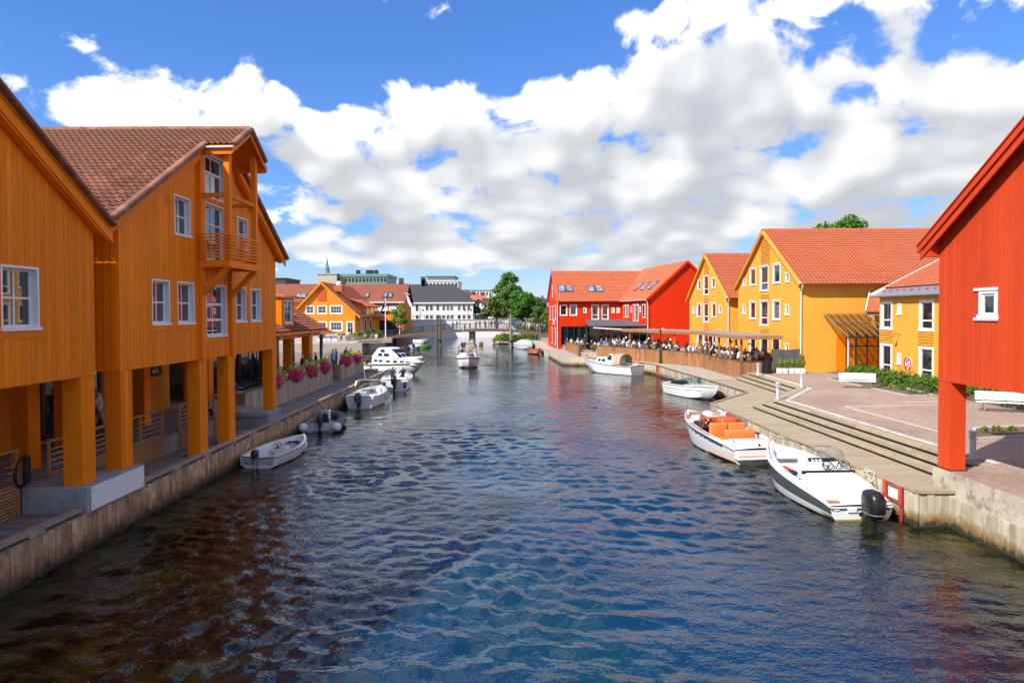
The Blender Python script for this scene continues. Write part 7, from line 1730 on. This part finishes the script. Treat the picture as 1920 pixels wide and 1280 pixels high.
for i, (y_, w_) in enumerate(((37.6, 1.9), (41.2, 1.6), (44.3, 1.5), (47.4, 1.4), (53.8, 1.7), (57.3, 1.5))):
    T = thing('flower_mound', ORD[i]+' mound of magenta and lime petunias from the near end of the left planters', 'flowers', (-13.2, y_, 2.1), group='flower mounds on the left planters')
    r2 = np.random.default_rng(70+i); mb = MB()
    def flowers(c, r, n, s_, m_): leaf_cloud(mb, [(c, r, 1)], n, s_, r2, .95, m_)
    flowers((-13.15, y_, 2.20), (.45, w_*.55, .34), 320, .07, 4)
    flowers((-13.08, y_-.3*w_, 2.34), (.42, w_*.48, .36), 900, .05, 0); flowers((-13.04, y_+.05*w_, 2.36), (.42, w_*.5, .36), 760, .05, 1); flowers((-13.08, y_-.1*w_, 2.40), (.42, w_*.5, .34), 460, .05, 5)
    flowers((-13.2, y_+.46*w_, 2.5), (.5, w_*.24, .44), 620, .065, 3); flowers((-13.25, y_+.1*w_, 2.74), (.4, w_*.35, .2), 240, .055, 2 if i == 0 else 3)
    mb.build('blooms', [MT['flower_magenta'], MT['flower_pink'], MT['flower_orange'], MT['flower_lime'], MT['leaf_hedge'], MT['sign_red']], T, world=True)

# ------------------------------------------------------------------ left restaurant with dormers
def restaurant():
    T = thing('restaurant_building', 'low orange restaurant with red tiled roof, dormers and open pillared front', 'building', (-15.2, 34, 0), R(90))
    W = 20.2                                             # local: x along the quay (+Y), y away from the canal
    bm_ = MB(); bm_.box((0, 0, 4.35), (W, .3, 5.15)); bm_.build('beam', MT['orange_paint'], T)
    for (u, w_) in ((.2, .5), (9.3, .85), (13.0, .18), (17.2, .85)):
        mb = MB(); mb.box((u, .02, 1.6), (u+w_, .6, 4.345)); mb.build('pillar', MT['orange_paint'], T)
    for (u, w_) in ((11.2, .22), (14.4, .25)):
        mb = MB(); mb.box((u, .3, 1.6), (u+w_, .5, 4.345)); mb.build('dark_mullion', MT['hull_slate'], T)
    for (a, b) in ((1.0, 5.0), (5.1, 9.2)):
        window(T, a, b, 1.7, 4.3, depth=.1, bars=(2, 0), trim=.1, glass='dark_glass', sill=False, y0=.4, trim_mat='dark_metal', single=True, name='glazed_wall')
    mb = MB(); mb.box((.2, 6, 1.6), (W-3.2, 6.2, 4.3)); mb.build('rear_wall', MT['dark_wood'], T); mb = MB(); mb.box((0, .3, 4.36), (W, 10, 4.5)); mb.build('ceiling', MT['dark_wood'], T)
    sl = .62; D = 5.4; ze = 5.15; zr = ze+sl*D
    r = MB(); r.ext([(-.2, -.5, ze-sl*.5), (-.2, D, zr), (-.2, 2*D+.5, ze-sl*.5), (-.2, 2*D+.5, ze-sl*.5-.12), (-.2, D, zr-.12), (-.2, -.5, ze-sl*.5-.12)], (W+.5, 0, 0)); roof = r.build('roof', MT['tile_old'], T)
    c = math.hypot(1, sl); tiles(roof, (-.2, D, zr+.02), (1, 0, 0), (0, -1/c, -sl/c), 68, 20, 'tile_old', .305, .345)
    mb = MB(); mb.box((-.2, -.55, ze-sl*.5-.2), (W+.3, -.45, ze-sl*.5-.02)); mb.build('fascia', MT['orange_paint'], T)
    for u in (4.0, 10.9):                                # dormers standing on the eave line
        d = MB(); d.box((u, -.05, 5.2), (u+.5, 3.5, 7.15)); d.box((u+2.05, -.05, 5.2), (u+2.5, 3.5, 7.15)); d.box((u+.5, -.04, 6.98), (u+2.05, 3.5, 7.15)); d.box((u+.5, -.04, 5.2), (u+2.05, .1, 5.4)); dm = d.build('dormer', MT['orange_paint'], T)
        window(T, u+.5, u+2.05, 5.4, 6.98, depth=.12, bars=(1, 1), trim=.07, y0=-.04)
        r = MB(); r.ext([(u-.25, -.35, 7.16), (u+2.75, -.35, 7.16), (u+2.75, 4.0, 7.75), (u-.25, 4.0, 7.75)], (0, 0, .09)); r.build('dormer_roof', MT['tile_red'], dm)
    for u in (16.0,):
        mb = MB(); f = lambda a, b: (a, b, ze+sl*b+.06); mb.ext([f(u, 1.0), f(u+.9, 1.0), f(u+.9, 2.5), f(u, 2.5)], (0, -.08, .12)); o = mb.build('skylight', MT['white_paint'], T); mb = MB(); f2 = lambda a, b: (a, b-.09, ze+sl*b+.19); mb.ext([f2(u+.1, 1.1), f2(u+.8, 1.1), f2(u+.8, 2.4), f2(u+.1, 2.4)], (0, -.01, .015)); mb.build('pane', MT['skylight_glass'], o)
    for u in (9.2, 15.8):
        mb = MB(); mb.tube([(u, 0, 4.6), (u, -.3, 4.65)], .025, 6); mb.ext([(u-.22, -.25, 4.72), (u+.22, -.25, 4.72), (u+.28, -.62, 4.5), (u-.28, -.62, 4.5)], (0, .02, -.14)); mb.build('flood_lamp', MT['grey_metal'], T)
    mb = MB(); mb.tube([(8.6, -.5, 4.8), (8.6, -.1, 4.5), (8.6, -.1, 1.62)], .06, 8); mb.build('downpipe', MT['grey_metal'], T, smooth=40)
restaurant()
def shelter():
    c = Vector((-17.6, 62.5-3.2, 1.6)); T = thing('tiled_shelter', 'small tiled shelter roof on one dark post at the end of the left terrace', 'shelter', c)
    mb = MB(); mb.loft([[(c.x-2.0, c.y-2.0, 4.35), (c.x+2.0, c.y-2.0, 4.35), (c.x+2.0, c.y+2.0, 4.35), (c.x-2.0, c.y+2.0, 4.35)], [(c.x-.2, c.y-.2, 5.15), (c.x+.2, c.y-.2, 5.15), (c.x+.2, c.y+.2, 5.15), (c.x-.2, c.y+.2, 5.15)]]); mb.build('roof', MT['tile_old'], T, world=True)
    mb = MB(); mb.box((c.x+.9, c.y-.12, 1.6), (c.x+1.14, c.y+.12, 4.4)); mb.build('post', MT['hull_slate'], T, world=True)
    for k in range(9):
        mb = MB(); mb.bar((c.x-1.9+k*.47, c.y-2.05, 4.37), (c.x-.2+k*.05, c.y-.2, 5.20), .30, .06); mb.build('tile_course', MT['tile_old'], T, world=True)
shelter()

# ------------------------------------------------------------------ far left plaza and buildings
for i in range(4):
    mb = MB(); x0_ = at(668+i*4, 640, 112).x; x1_ = at(724-i*3, 640, 112).x; mb.box((x0_, 110.6+i*1.1, 1.33), (x1_, 111.6+i*1.1, 1.42+i*.22)); tag(mb.build('timber_seat_step', MT['dark_wood' if i % 2 else 'grey_wood']), ORD[i]+' long timber sitting step from the water on the far left plaza', 'step')
m = MB(); m.prism([(-300, 121), (-29.5, 121), (-26.5, 124), (-26.5, 131), (-29.9, 135), (-29.9, 180), (-300, 180)], 1.0, 2.2); struct(m, 'pavement', MT['deck_far'])
T = thing('timber_crate', 'pale timber box at the corner of the far left quay', 'crate', at(727, 643, 112))
p_ = at(727, 643, 112); mb = MB(); mb.rbox((p_.x-.7, 111.4, 1.33), (p_.x+.7, 112.6, 2.1), .03, seg=1); mb.build('box', MT['deck_pale'], T, world=True)
for k in range(4): mb = MB(); mb.box((p_.x-.72, 111.36, 1.36+k*.19), (p_.x+.72, 111.40, 1.5+k*.19)); mb.build('slat', MT['planter_wood'], T, world=True)
def far_gable():
    Y0 = 131.; x0_, x1_, xp = at(552, 0, Y0).x, at(666, 0, Y0).x, at(604, 0, Y0).x; W = x1_-x0_
    T = thing('orange_gable_house', 'orange gable house with white-framed windows on the far left plaza', 'house', (x0_, Y0, 2.2))
    X = lambda px_: at(px_, 0, Y0).x-x0_; Z = lambda py_: at(0, py_, Y0).z
    up = Z(527); ez = Z(584); sl = (up-ez)/(X(604)+.2); slr = (up-ez)/(W-X(604)+.2)
    top = lambda u: up-.15-(sl*(X(604)-u) if u < X(604) else slr*(u-X(604)))
    ops = [(X(573), X(590), Z(587.5), Z(571)), (X(595), X(613.5), Z(587.5), Z(571)), (X(618.5), X(642.5), Z(587.5), Z(571)), (X(596), X(613.5), Z(619.5), Z(601)), (X(618.5), X(642.5), Z(619.5), Z(601)), (X(649.5), X(664), Z(624), Z(601))]
    w = MB(); off = Vector((0, 0, 0))
    for c in cells(0, W, ops, 2.2, top, (X(604),)): cell_box(w, c, 0, .25)
    w.box((W-.25, .25, 2.2), (W, 24, top(W))); w.box((0, .25, 2.2), (.25, 24, top(0)))
    w.xform(Matrix.Translation((0, 0, -2.2))); w.build('wall', MT['orange_far'], T)
    sub = thing.__call__ if False else None
    class Off: pass
    for i, o in enumerate(ops):
        o = (o[0], o[1], o[2]-2.2, o[3]-2.2); window(T, *o, depth=.12, bars=(3 if i in (2, 4) else 1, 1), trim=.2, frame=.08, proud=.03, single=True)
    s = MB(); s.box((X(596.5), -.08, Z(563)-2.2), (X(612), -.01, Z(542)-2.2)); s.build('shutter', MT['red_paint'], T)
    for k in range(6): mb = MB(); mb.box((X(597), -.11, Z(562.5)-2.2+k*.36), (X(611.5), -.085, Z(562.5)-2.2+k*.36+.28)); mb.build('shutter_board', MT['dash_orange'], T)
    r = MB(); e = 1.1
    r.ext([(X(604), -.6, up-2.2), (-e, -.6, up-sl*(X(604)+e)-2.2), (-e, -.6, up-sl*(X(604)+e)-2.45), (X(604), -.6, up-2.45)], (0, 25, 0)); r.ext([(X(604), -.6, up-2.2), (W+e, -.6, up-slr*(W-X(604)+e)-2.2), (W+e, -.6, up-slr*(W-X(604)+e)-2.45), (X(604), -.6, up-2.45)], (0, 25, 0)); roof = r.build('roof', MT['tile_red'], T)
    c = math.hypot(1, slr); tiles(roof, (X(604), 24, up-2.2+.03), (0, -1, 0), (1/c, 0, -slr/c), 40, 22, 'tile_red', .62, .4)
    for (u, du) in ((-e, X(604)+e), (W+e, -(W-X(604)+e))):
        s_ = sl if u < 0 else slr; mb = MB(); mb.ext([(X(604), -.66, up-2.2), (u, -.66, up-s_*abs(du)-2.2), (u, -.66, up-s_*abs(du)-2.65), (X(604), -.66, up-2.65)], (0, .08, 0)); mb.build('barge_board', MT['orange_far'], T)
    # roof box with white cowl and a long dormer on the canal side
    mb = MB(); u = W-4.6; mb.box((u, 2.0, up-slr*(u-X(604))-2.4), (u+1.6, 4.4, up-slr*(u-X(604))-1.2)); ch = mb.build('chimney', MT['tile_red'], T); mb = MB(); mb.lathe([(.0, 0), (.5, 0), (.5, .5), (.3, .8), (.0, .85)], (u+.8, 3, up-slr*(u-X(604))-1.2), 10); mb.build('cowl', MT['white_paint'], ch)
    for (ya, yb) in ((6, 11), (13.5, 18)):
        mb = MB(); mb.ext([(W-4.5, ya, 5.4), (W+.8, ya, 3.6), (W+.8, ya, 5.3), (W-4.5, ya, 7.4)], (0, yb-ya, 0)); d = mb.build('dormer', MT['orange_far'], T)
        mb = MB(); mb.ext([(W-5, ya-.4, 7.65), (W+1.3, ya-.4, 5.25), (W+1.3, ya-.4, 5.45), (W-5, ya-.4, 7.85)], (0, yb-ya+.8, 0)); mb.build('dormer_roof', MT['tile_red'], d)
        mb = MB(); mb.box((W+.81, ya+.5, 3.7), (W+.86, yb-.5, 5.1)); mb.build('dormer_window', MT['skylight_glass'], d)
    for (ya, yb) in ((4, 6), (8, 10), (13, 15)):
        mb = MB(); mb.box((W+.005, ya, .4), (W+.05, yb, 3.0)); o = mb.build('window', MT['cream_white'], T); mb = MB(); mb.box((W+.052, ya+.25, .6), (W+.06, yb-.25, 2.8)); mb.build('pane', MT['window_glass'], o)
far_gable()
def long_red_roof():
    Y0 = 158.; x0_, x1_ = at(500, 0, Y0).x, at(757, 0, Y0).x; T = thing('long_orange_building', 'long orange building with weathered red tiled roof behind the gable house', 'building', (x0_, Y0, 2)); W = x1_-x0_
    Z = lambda py_: at(0, py_, Y0).z-2
    w = MB(); w.box((0, 0, 0), (W, 12, Z(565))); w.build('wall', MT['orange_far'], T)
    r = MB(); r.ext([(-.3, -.8, Z(565)), (-.3, 6, Z(565)+4.4), (-.3, 12.8, Z(565)), (-.3, 12.8, Z(565)-.2), (-.3, 6, Z(565)+4.15), (-.3, -.8, Z(565)-.2)], (W+.8, 0, 0)); roof = r.build('roof', MT['tile_old'], T)
    sl = 4.4/6.8; c = math.hypot(1, sl); tiles(roof, (-.3, 6, Z(565)+4.44), (1, 0, 0), (0, -1/c, -sl/c), 62, 17, 'tile_old', .52, .48)
    mb = MB(); mb.add([(W, 0, Z(565)), (W, 12, Z(565)), (W, 6, Z(565)+4.1)], [(0, 1, 2)]); mb.build('gable', MT['dark_wood'], T)
    g = MB(); g.box((W-14, -.95, Z(565)-.25), (W+.3, -.8, Z(565)+.02)); g.build('gutter', MT['white_paint'], T)
    for (pa, pb) in ((683, 691), (717, 725), (726, 735), (553, 573), (574, 583)):
        a, b = at(pa, 0, Y0).x-x0_, at(pb, 0, Y0).x-x0_; f = lambda u, v: Vector((u, v-.8, Z(565)+sl*v+.12)); mb = MB(); mb.ext([f(a, 1.2), f(b, 1.2), f(b, 2.9), f(a, 2.9)], (0, -.1, .12)); o = mb.build('skylight', MT['dark_metal'], T); f = lambda u, v: Vector((u, v-.92, Z(565)+sl*v+.26)); mb = MB(); mb.ext([f(a+.15, 1.4), f(b-.15, 1.4), f(b-.15, 2.7), f(a+.15, 2.7)], (0, -.01, .01)); mb.build('pane', MT['skylight_glass'], o)
    for (pa, pb) in ((703, 728), (730, 748)):
        a, b = at(pa, 0, Y0).x-x0_, at(pb, 0, Y0).x-x0_; mb = MB(); mb.box((a, -.3, Z(582)), (b, -.02, Z(571))); mb.build('sun_blind', MT['white_paint'], T); mb = MB(); mb.box((a, -.06, Z(588)), (b, -.01, Z(582.2))); mb.build('window', MT['window_glass'], T)
    mb = MB(); mb.box((W-6.5, -.05, 0), (W-.5, -.01, Z(600))); mb.build('passage', MT['black_matte'], T)
    for px_ in (745, 632): u = at(px_, 0, Y0).x-x0_; mb = MB(); mb.box((u-.5, 5.6, Z(565)+3.9), (u+.5, 6.6, Z(565)+5.8)); mb.build('chimney', MT['slate'], T)
    mb = MB(); mb.tube([(W+.1, 1, Z(548)), (W+1.6, -1.2, Z(552))], .06, 6); f = mb.build('flag_arm', MT['white_paint'], T)
long_red_roof()
p_ = at(762, 552, 156); T = thing('white_flag', 'white flag hanging at a slant from the end of the long orange building', 'flag', p_)
mb = MB(); q = [at(762, 551, 156), at(766, 556, 155.8), at(773, 573, 155.5), at(770, 575, 155.7), at(765, 566, 156)]; mb.ext(q, (0, .03, 0)); mb.build('cloth', MT['white_paint'], T, world=True)
def white_building():
    Y0 = 196.; x0_, x1_ = at(767, 0, Y0).x, at(887, 0, Y0).x; W = x1_-x0_; T = thing('white_building', 'long white building with dark hipped roof beyond the footbridge', 'building', (x0_, Y0, 1.9)); Z = lambda py_: at(0, py_, Y0).z-1.9; X = lambda px_: at(px_, 0, Y0).x-x0_
    w = MB(); w.box((-6, 0, 0), (W, 14, Z(567))); w.build('wall', MT['cream_white'], T)
    zr = Z(530.5); r = MB(); a, b, c_, d = (-7, -.5, Z(567)), (W+.5, -.5, Z(567)), (W+.5, 14.5, Z(567)), (-7, 14.5, Z(567)); e, f = (-7, 7, zr), (X(838)+1.5, 7, zr+.0)
    r.add([a, b, c_, d, e, f], [(0, 1, 5, 4), (1, 2, 5), (2, 3, 4, 5), (0, 4, 3), (3, 2, 1, 0)]); roof = r.build('roof', MT['slate'], T)
    for (px_, h_) in ((788, 2.2), (790, 1.4)): mb = MB(); mb.box((X(px_)-.6, 6.2, zr-.6), (X(px_)+.6, 7.6, zr+h_)); mb.build('chimney', MT['slate'], T)
    for row, (pt, pb_) in enumerate(((571, 581), (590, 597))):
        for px_ in (782, 801, 809, 821, 832, 840, 847, 861, 870, 879):
            u0, u1 = X(px_-2.4), X(px_+2.4); mb = MB(); mb.box((u0-.12, -.05, Z(pb_)-.12), (u1+.12, -.004, Z(pt)+.12)); o = mb.build('window', MT['white_paint'], T); mb = MB(); mb.box((u0, -.07, Z(pb_)), (u0+(u1-u0)*.46, -.052, Z(pt))); mb.build('pane', MT['window_glass'], o); mb = MB(); mb.box((u0+(u1-u0)*.54, -.07, Z(pb_)), (u1, -.052, Z(pt))); mb.build('pane', MT['window_glass'], o)
    g = MB(); g.box((-6, -.62, Z(567)-.25), (W+.6, -.5, Z(567)+.1)); g.build('gutter', MT['white_paint'], T)
white_building()
# white road wall with railing beyond the bridge
T = thing('road_wall', 'white road wall with thin railing behind the footbridge', 'wall', (-14, 172, 1))
a, b = at(766, 0, 173).x, at(960, 0, 173).x; z0_, z1_ = 1.0, at(0, 600, 173).z
mb = MB(); mb.box((a-3, 172, -.5), (b+4, 172.6, z1_)); mb.build('wall', MT['white_paint'], T, world=True)
mb = MB(); mb.box((a-3, 171.9, z1_), (b+4, 172.7, z1_+.2)); mb.build('coping', MT['deck_pale'], T, world=True)
mb = MB(); mb.tube([(a-3, 172.3, z1_+1.3), (b+4, 172.3, z1_+1.3)], .05, 5); mb.tube([(a-3, 172.3, z1_+.8), (b+4, 172.3, z1_+.8)], .035, 5); mb.build('rail', MT['dark_metal'], T, world=True)
for k in range(24): x = a-3+(b-a+7)*k/23; mb = MB(); mb.box((x-.05, 172.25, z1_+.2), (x+.05, 172.35, z1_+1.3)); mb.build('rail_post', MT['dark_metal'], T, world=True)
m = MB(); m.prism([(-60, 172.7), (14, 172.7), (14, 260), (-60, 260)], 0, z1_-.05); struct(m, 'road', MT['asphalt'])
for (px_, lb) in ((788, 'twin-armed street lamp before the white building, left of two'), (878, 'twin-armed street lamp before the white building, right of two')):
    p = at(px_, 596, 178); T = thing('street_lamp', lb, 'street lamp', p); mb = MB(); mb.tube([(p.x, 178, z1_), (p.x, 178, p.z+2.4)], .08, 6); mb.tube([(p.x-.8, 178, p.z+2.2), (p.x, 178, p.z+2.5), (p.x+.8, 178, p.z+2.2)], .05, 5); mb.build('post', MT['dark_metal'], T, world=True)
    for s_ in (-.8, .8): mb = MB(); mb.lathe([(.0, 0), (.22, .1), (.2, .4), (.0, .55)], (p.x+s_, 178, p.z+1.8), 8); mb.build('lantern', MT['dark_metal'], T, world=True)
# flag pole with blue flag
p = at(723, 640, 113); T = thing('flag_pole', 'white flag pole with limp dark blue flag on the far left quay', 'flag pole', (p.x, 113, 1.32))
zt = at(0, 558, 113).z; mb = MB(); mb.tube([(p.x, 113, 1.32), (p.x, 113, zt)], [.11, .07], 8); mb.build('pole', MT['white_paint'], T, world=True, smooth=50)
q = [at(722.5, 561, 113), at(718, 571, 112.8), at(714.5, 581, 112.9), at(716, 583, 113), at(719.5, 577, 113.1), at(722.5, 574, 113)]; mb = MB(); mb.ext(q, (0, .05, 0)); mb.build('flag', MT['flag_blue'], T, world=True)
for i, (px_, py_, w_, h_, mt) in enumerate(((575, 628, 14, 7, 'leaf_lime'), (602, 628, 14, 8, 'leaf_lime'), (640, 630, 14, 6, 'leaf_lime'), (660, 628, 12, 7, 'leaf_lime'), (672, 627, 14, 9, 'leaf_lime'), (684, 624, 14, 13, 'leaf_mid'), (698, 624, 16, 15, 'leaf_dark'), (710, 624, 10, 12, 'leaf_mid'))):
    c = at(px_, py_, 123.5); s_ = 123.5/1280; bush('%s shrub from the left along the foot of the far orange house' % ORD[i], (c.x, 123.5, 2.2), (w_*s_*.55, 1., h_*s_), mt, 200+i, 900, .14, 'shrub', 'shrub', 'shrubs before the far orange house')
for i, px_ in enumerate((600, 609, 618, 627)):
    c = at(px_, 632, 119.5); T = thing('flower_box', ORD[i]+' pale flower box with violet blooms from the left on the far plaza', 'flower box', (c.x, 119.5, 1.32), group='flower boxes on the far plaza'); mb = MB(); mb.rbox((c.x-.5, 119.2, 1.33), (c.x+.5, 119.8, 1.85), .02, seg=1); mb.build('box', MT['cream_white'], T, world=True); mb = MB(); leaf_cloud(mb, [((c.x, 119.5, 2.0), (.5, .3, .25), 1)], 160, .1, rng); mb.build('blooms', MT['flower_violet'], T, world=True)
p = at(643, 656, 109.4); 
mb = MB(); mb.tube([at(729, 640, 112.2)+Vector((0, 0, 0)), at(729, 646, 112.2)], .3, 8)
L_ = thing('lifebuoy_post', 'orange lifebuoy on a post beside the left end of the footbridge', 'lifebuoy', at(749, 620, 128)); c = at(749, 609, 128); mb = MB(); mb.tube([(c.x+.45*math.cos(a), 128, c.z+.45*math.sin(a)) for a in [i*math.pi/8 for i in range(16)]], .14, 8, closed=True); mb.build('lifebuoy', MT['dash_orange'], L_, world=True, smooth=50); mb = MB(); mb.box((c.x-.06, 128.1, 2.0), (c.x+.06, 128.2, c.z+.5)); mb.build('post', MT['white_paint'], L_, world=True)

# ------------------------------------------------------------------ trees
tree('small bright yellow-green tree beside the flag pole on the left', (at(750, 0, 129).x, 129, 2.0), 5.6, 2.0, 2.3, 'leaf_lime', 1, 3000, .17, 18, .12)
tree('tall green birch standing highest beyond the footbridge', (at(953, 0, 168).x, 168, 1.9), 14.6, 3.9, 6.2, 'leaf_mid', 2, 13000, .30, 62, .35, bark='birch_bark', shape=.35)
tree('broad olive-green tree left of the tall birch', (at(931, 0, 160).x, 160, 1.9), 8.4, 3.5, 3.4, 'leaf_olive', 3, 7000, .28, 30, .3)
tree('dense bright green tree right of the tall birch', (at(980, 0, 156).x, 156, 1.9), 9.6, 3.4, 4.2, 'leaf_bright', 4, 10000, .27, 46, .3)
tree('dark conifer-like tree next to the white building', (at(892, 0, 200).x, 200, 1.9), 10.5, 2.4, 4.4, 'leaf_dark', 5, 3500, .3, 20, .3, shape=.5)
tree('dark green tree behind the bright green one', (at(1003, 0, 190).x, 190, 1.9), 9.0, 3.4, 3.8, 'leaf_dark', 6, 3500, .3, 22, .3)
tree('small green tree beside the far red house', (at(1018, 0, 150).x, 150, 1.9), 6.2, 2.5, 2.6, 'leaf_olive', 7, 3000, .22, 18, .2)
tree('olive tree at the far right of the footbridge', (at(908, 0, 185).x, 185, 1.9), 6.0, 2.2, 2.6, 'leaf_dark', 9, 2500, .25, 16, .2)
tree('large round tree whose crown rises behind the yellow house roof', (at(1577, 0, 108).x, 108, 1.5), 20.3, 4.3, 5.0, 'leaf_bright', 8, 12000, .24, 60, .5)
for i, (px_, Yd, w_, h_, mt) in enumerate(((945, 138, 2.2, 2.0, 'leaf_lime'), (962, 137, 2.6, 2.2, 'leaf_hedge'), (985, 137, 2.6, 1.9, 'leaf_lime'), (1006, 137, 2.6, 2.2, 'leaf_hedge'), (1024, 137, 2.4, 2.2, 'leaf_lime'), (990, 146, 3.0, 4.0, 'leaf_lime'), (1010, 146, 3.2, 4.2, 'leaf_lime'), (1028, 146, 3.0, 4.4, 'leaf_hedge'), (935, 140, 1.6, 1.4, 'leaf_lime'))):
    bush('%s leafy bush on the bank beneath the right end of the footbridge' % ORD[i], (at(px_, 0, Yd).x, Yd, .5 if Yd < 142 else 1.5), (w_, 1.8, h_), mt, 300+i, 1700, .17, 'bush', 'bush', 'bushes on the bank by the footbridge')
m = MB(); m.prism([(-3.2, 136.5), (-1.5, 135.5), (10, 134), (10, 150), (-4, 150)], -1, .55); struct(m, 'bank', MT['soil'])
for i, (px_, dx) in enumerate(((934, 0), (941, .3), (948, -.1), (956, .2))):
    c = at(px_, 0, 135.2); r2 = np.random.default_rng(400+i); bm2 = bmesh.new(); bmesh.ops.create_icosphere(bm2, subdivisions=2, radius=.55)
    for v in bm2.verts: v.co = Vector((v.co.x*1.3, v.co.y, v.co.z*.8))*(1+.16*float(r2.normal()))
    me = bpy.data.meshes.new('boulder'); bm2.to_mesh(me); bm2.free(); me.materials.append(MT['concrete_right']); tag(link('boulder', me, None, (c.x, 135.2, .15)), ORD[i]+' pale boulder from the left on the bank under the footbridge', 'boulder', 'boulders on the bank')

# ------------------------------------------------------------------ skyline
def block(name, label, px0, px1, py_top, Yd, depth, mat, rows, cols, glass='window_glass', base=612, roof_mat=None, roof_h=.4, ov=.4, cat='building', win_h=.55):
    a, b = at(px0, 0, Yd).x, at(px1, 0, Yd).x; z0_ = 3.0; z1_ = at(0, py_top, Yd).z; T = thing(name, label, cat, (a, Yd, z0_))
    mb = MB(); mb.box((a, Yd, z0_), (b, Yd+depth, z1_)); mb.build('wall', MT[mat], T, world=True)
    mb = MB(); mb.box((a-ov, Yd-ov, z1_), (b+ov, Yd+depth+ov, z1_+roof_h)); mb.build('roof', MT[roof_mat or mat], T, world=True)
    fh = 3.2
    for r_ in range(rows):
        zt_ = z1_-.7-r_*fh
        if cols == 0:
            mb = MB(); mb.box((a+.4, Yd-.06, zt_-1.6), (b-.4, Yd-.01, zt_)); mb.build('window_band', MT[glass], T, world=True)
        else:
            for c_ in range(cols):
                u0 = a+(b-a)*(c_+.2)/cols; u1 = a+(b-a)*(c_+.8)/cols; mb = MB(); mb.box((u0, Yd-.06, zt_-1.7), (u1, Yd-.01, zt_)); mb.build('window', MT[glass], T, world=True)
    return T, z1_, a, b
block('office_block', 'beige windowless slab of the office block under the green spire', 596, 632, 513, 300, 30, 'concrete_right', 0, 0)
T, z1_, a, b = block('office_block', 'long green-roofed office block with dark window bands', 632.5, 726, 517.5, 302, 25, 'office_green', 3, 14, 'dark_glass', roof_mat='copper_green', roof_h=1.2)
for k, px_ in enumerate((664, 683, 690, 699)): u = at(px_, 0, 302).x; mb = MB(); mb.box((u-.8, 310, z1_+1.2), (u+.8, 312, z1_+3.4)); mb.build('roof_vent', MT['dark_metal'], T, world=True)
T, z1_, a, b = block('office_tower', 'white office tower with flat grey roof beyond the white building', 798, 859, 527.5, 330, 25, 'cream_white', 3, 9, 'dark_glass'); mb = MB(); ax, bx_ = at(801, 0, 330).x, at(851, 0, 330).x; mb.box((ax, 332, z1_+.4), (bx_, 352, z1_+2.3)); mb.build('penthouse', MT['grey_metal'], T, world=True); mb = MB(); mb.box((ax-.8, 331, z1_+2.3), (bx_+.8, 353, z1_+2.8)); mb.build('penthouse_roof', MT['roof_dark'], T, world=True)
block('apartment_block', 'white balconied apartment block right of the office tower', 866, 922, 544.5, 340, 20, 'cream_white', 3, 10, 'window_glass', roof_mat='grey_metal')
block('apartment_block', 'low grey office roof seen just past the orange houses', 514, 536, 521, 290, 20, 'slate', 0, 0)
for (px0, px1, pe, pr, Yd, mt, rf, lb) in ((883, 910, 566, 552, 260, 'white_paint', 'tile_red', 'small white house with red roof and dormer behind the dark tree'), (905, 925, 570, 558, 250, 'cream_white', 'slate', 'small pale house with slate roof left of the trees'), (1000, 1024, 572, 559, 255, 'cream_white', 'slate', 'white house with grey roof between the trees and the red house'), (868, 892, 562, 550, 300, 'cream_white', 'slate', 'pale house with dark roof below the apartment block')):
    a, b = at(px0, 0, Yd).x, at(px1, 0, Yd).x; ze_, zr_ = at(0, pe, Yd).z, at(0, pr, Yd).z; T = thing('town_house', lb, 'house', (a, Yd, 2)); mb = MB(); mb.box((a, Yd, 2), (b, Yd+9, ze_)); mb.build('wall', MT[mt], T, world=True); mb = MB(); mb.ext([(a-.4, Yd-.5, ze_), (a-.4, Yd+4.5, zr_), (a-.4, Yd+9.5, ze_)], (b-a+.8, 0, 0)); rf_ = mb.build('roof', MT[rf], T, world=True)
    mb = MB(); mb.box((b-1.6, Yd+4, zr_-.8), (b-.8, Yd+5, zr_+1)); mb.build('chimney', MT['slate'], rf_, world=True)
    n = max(2, int((b-a)/1.8))
    for k in range(n): u = a+(b-a)*(k+.5)/n; mb = MB(); mb.box((u-.45, Yd-.06, ze_-2.0), (u+.45, Yd-.01, ze_-.5)); mb.build('window', MT['window_glass'], T, world=True)
c = at(614.3, 0, 420); T = thing('church_spire', 'slender green copper church spire rising above the office block', 'spire', (c.x, 420, 3)); mb = MB(); z_ = lambda p_: at(0, p_, 420).z
mb.lathe([(1.9, 3), (1.9, z_(512)), (1.35, z_(504)), (1.1, z_(498)), (.85, z_(494)), (.16, z_(482)), (.05, z_(477))], (c.x, 420, 0), 8); mb.build('spire', MT['copper_green'], T, world=True)
mb = MB(); mb.lathe([(1.42, z_(506)), (1.42, z_(503.5)), (.2, z_(503.4))], (c.x, 420, 0), 8); mb.build('belfry', MT['slate'], T, world=True)
# a wood closing the horizon behind the town
mb = MB(); r2 = np.random.default_rng(9); cs = [((x, 560+r2.random()*25, 4+r2.random()*5), (11, 6, 6+3*r2.random()), 1) for x in np.arange(-420, 430, 9)]; leaf_cloud(mb, cs, 15000, 1.3, r2); tag(mb.build('wood', MT['leaf_dark']), 'dark line of woodland on the horizon', kind='stuff')
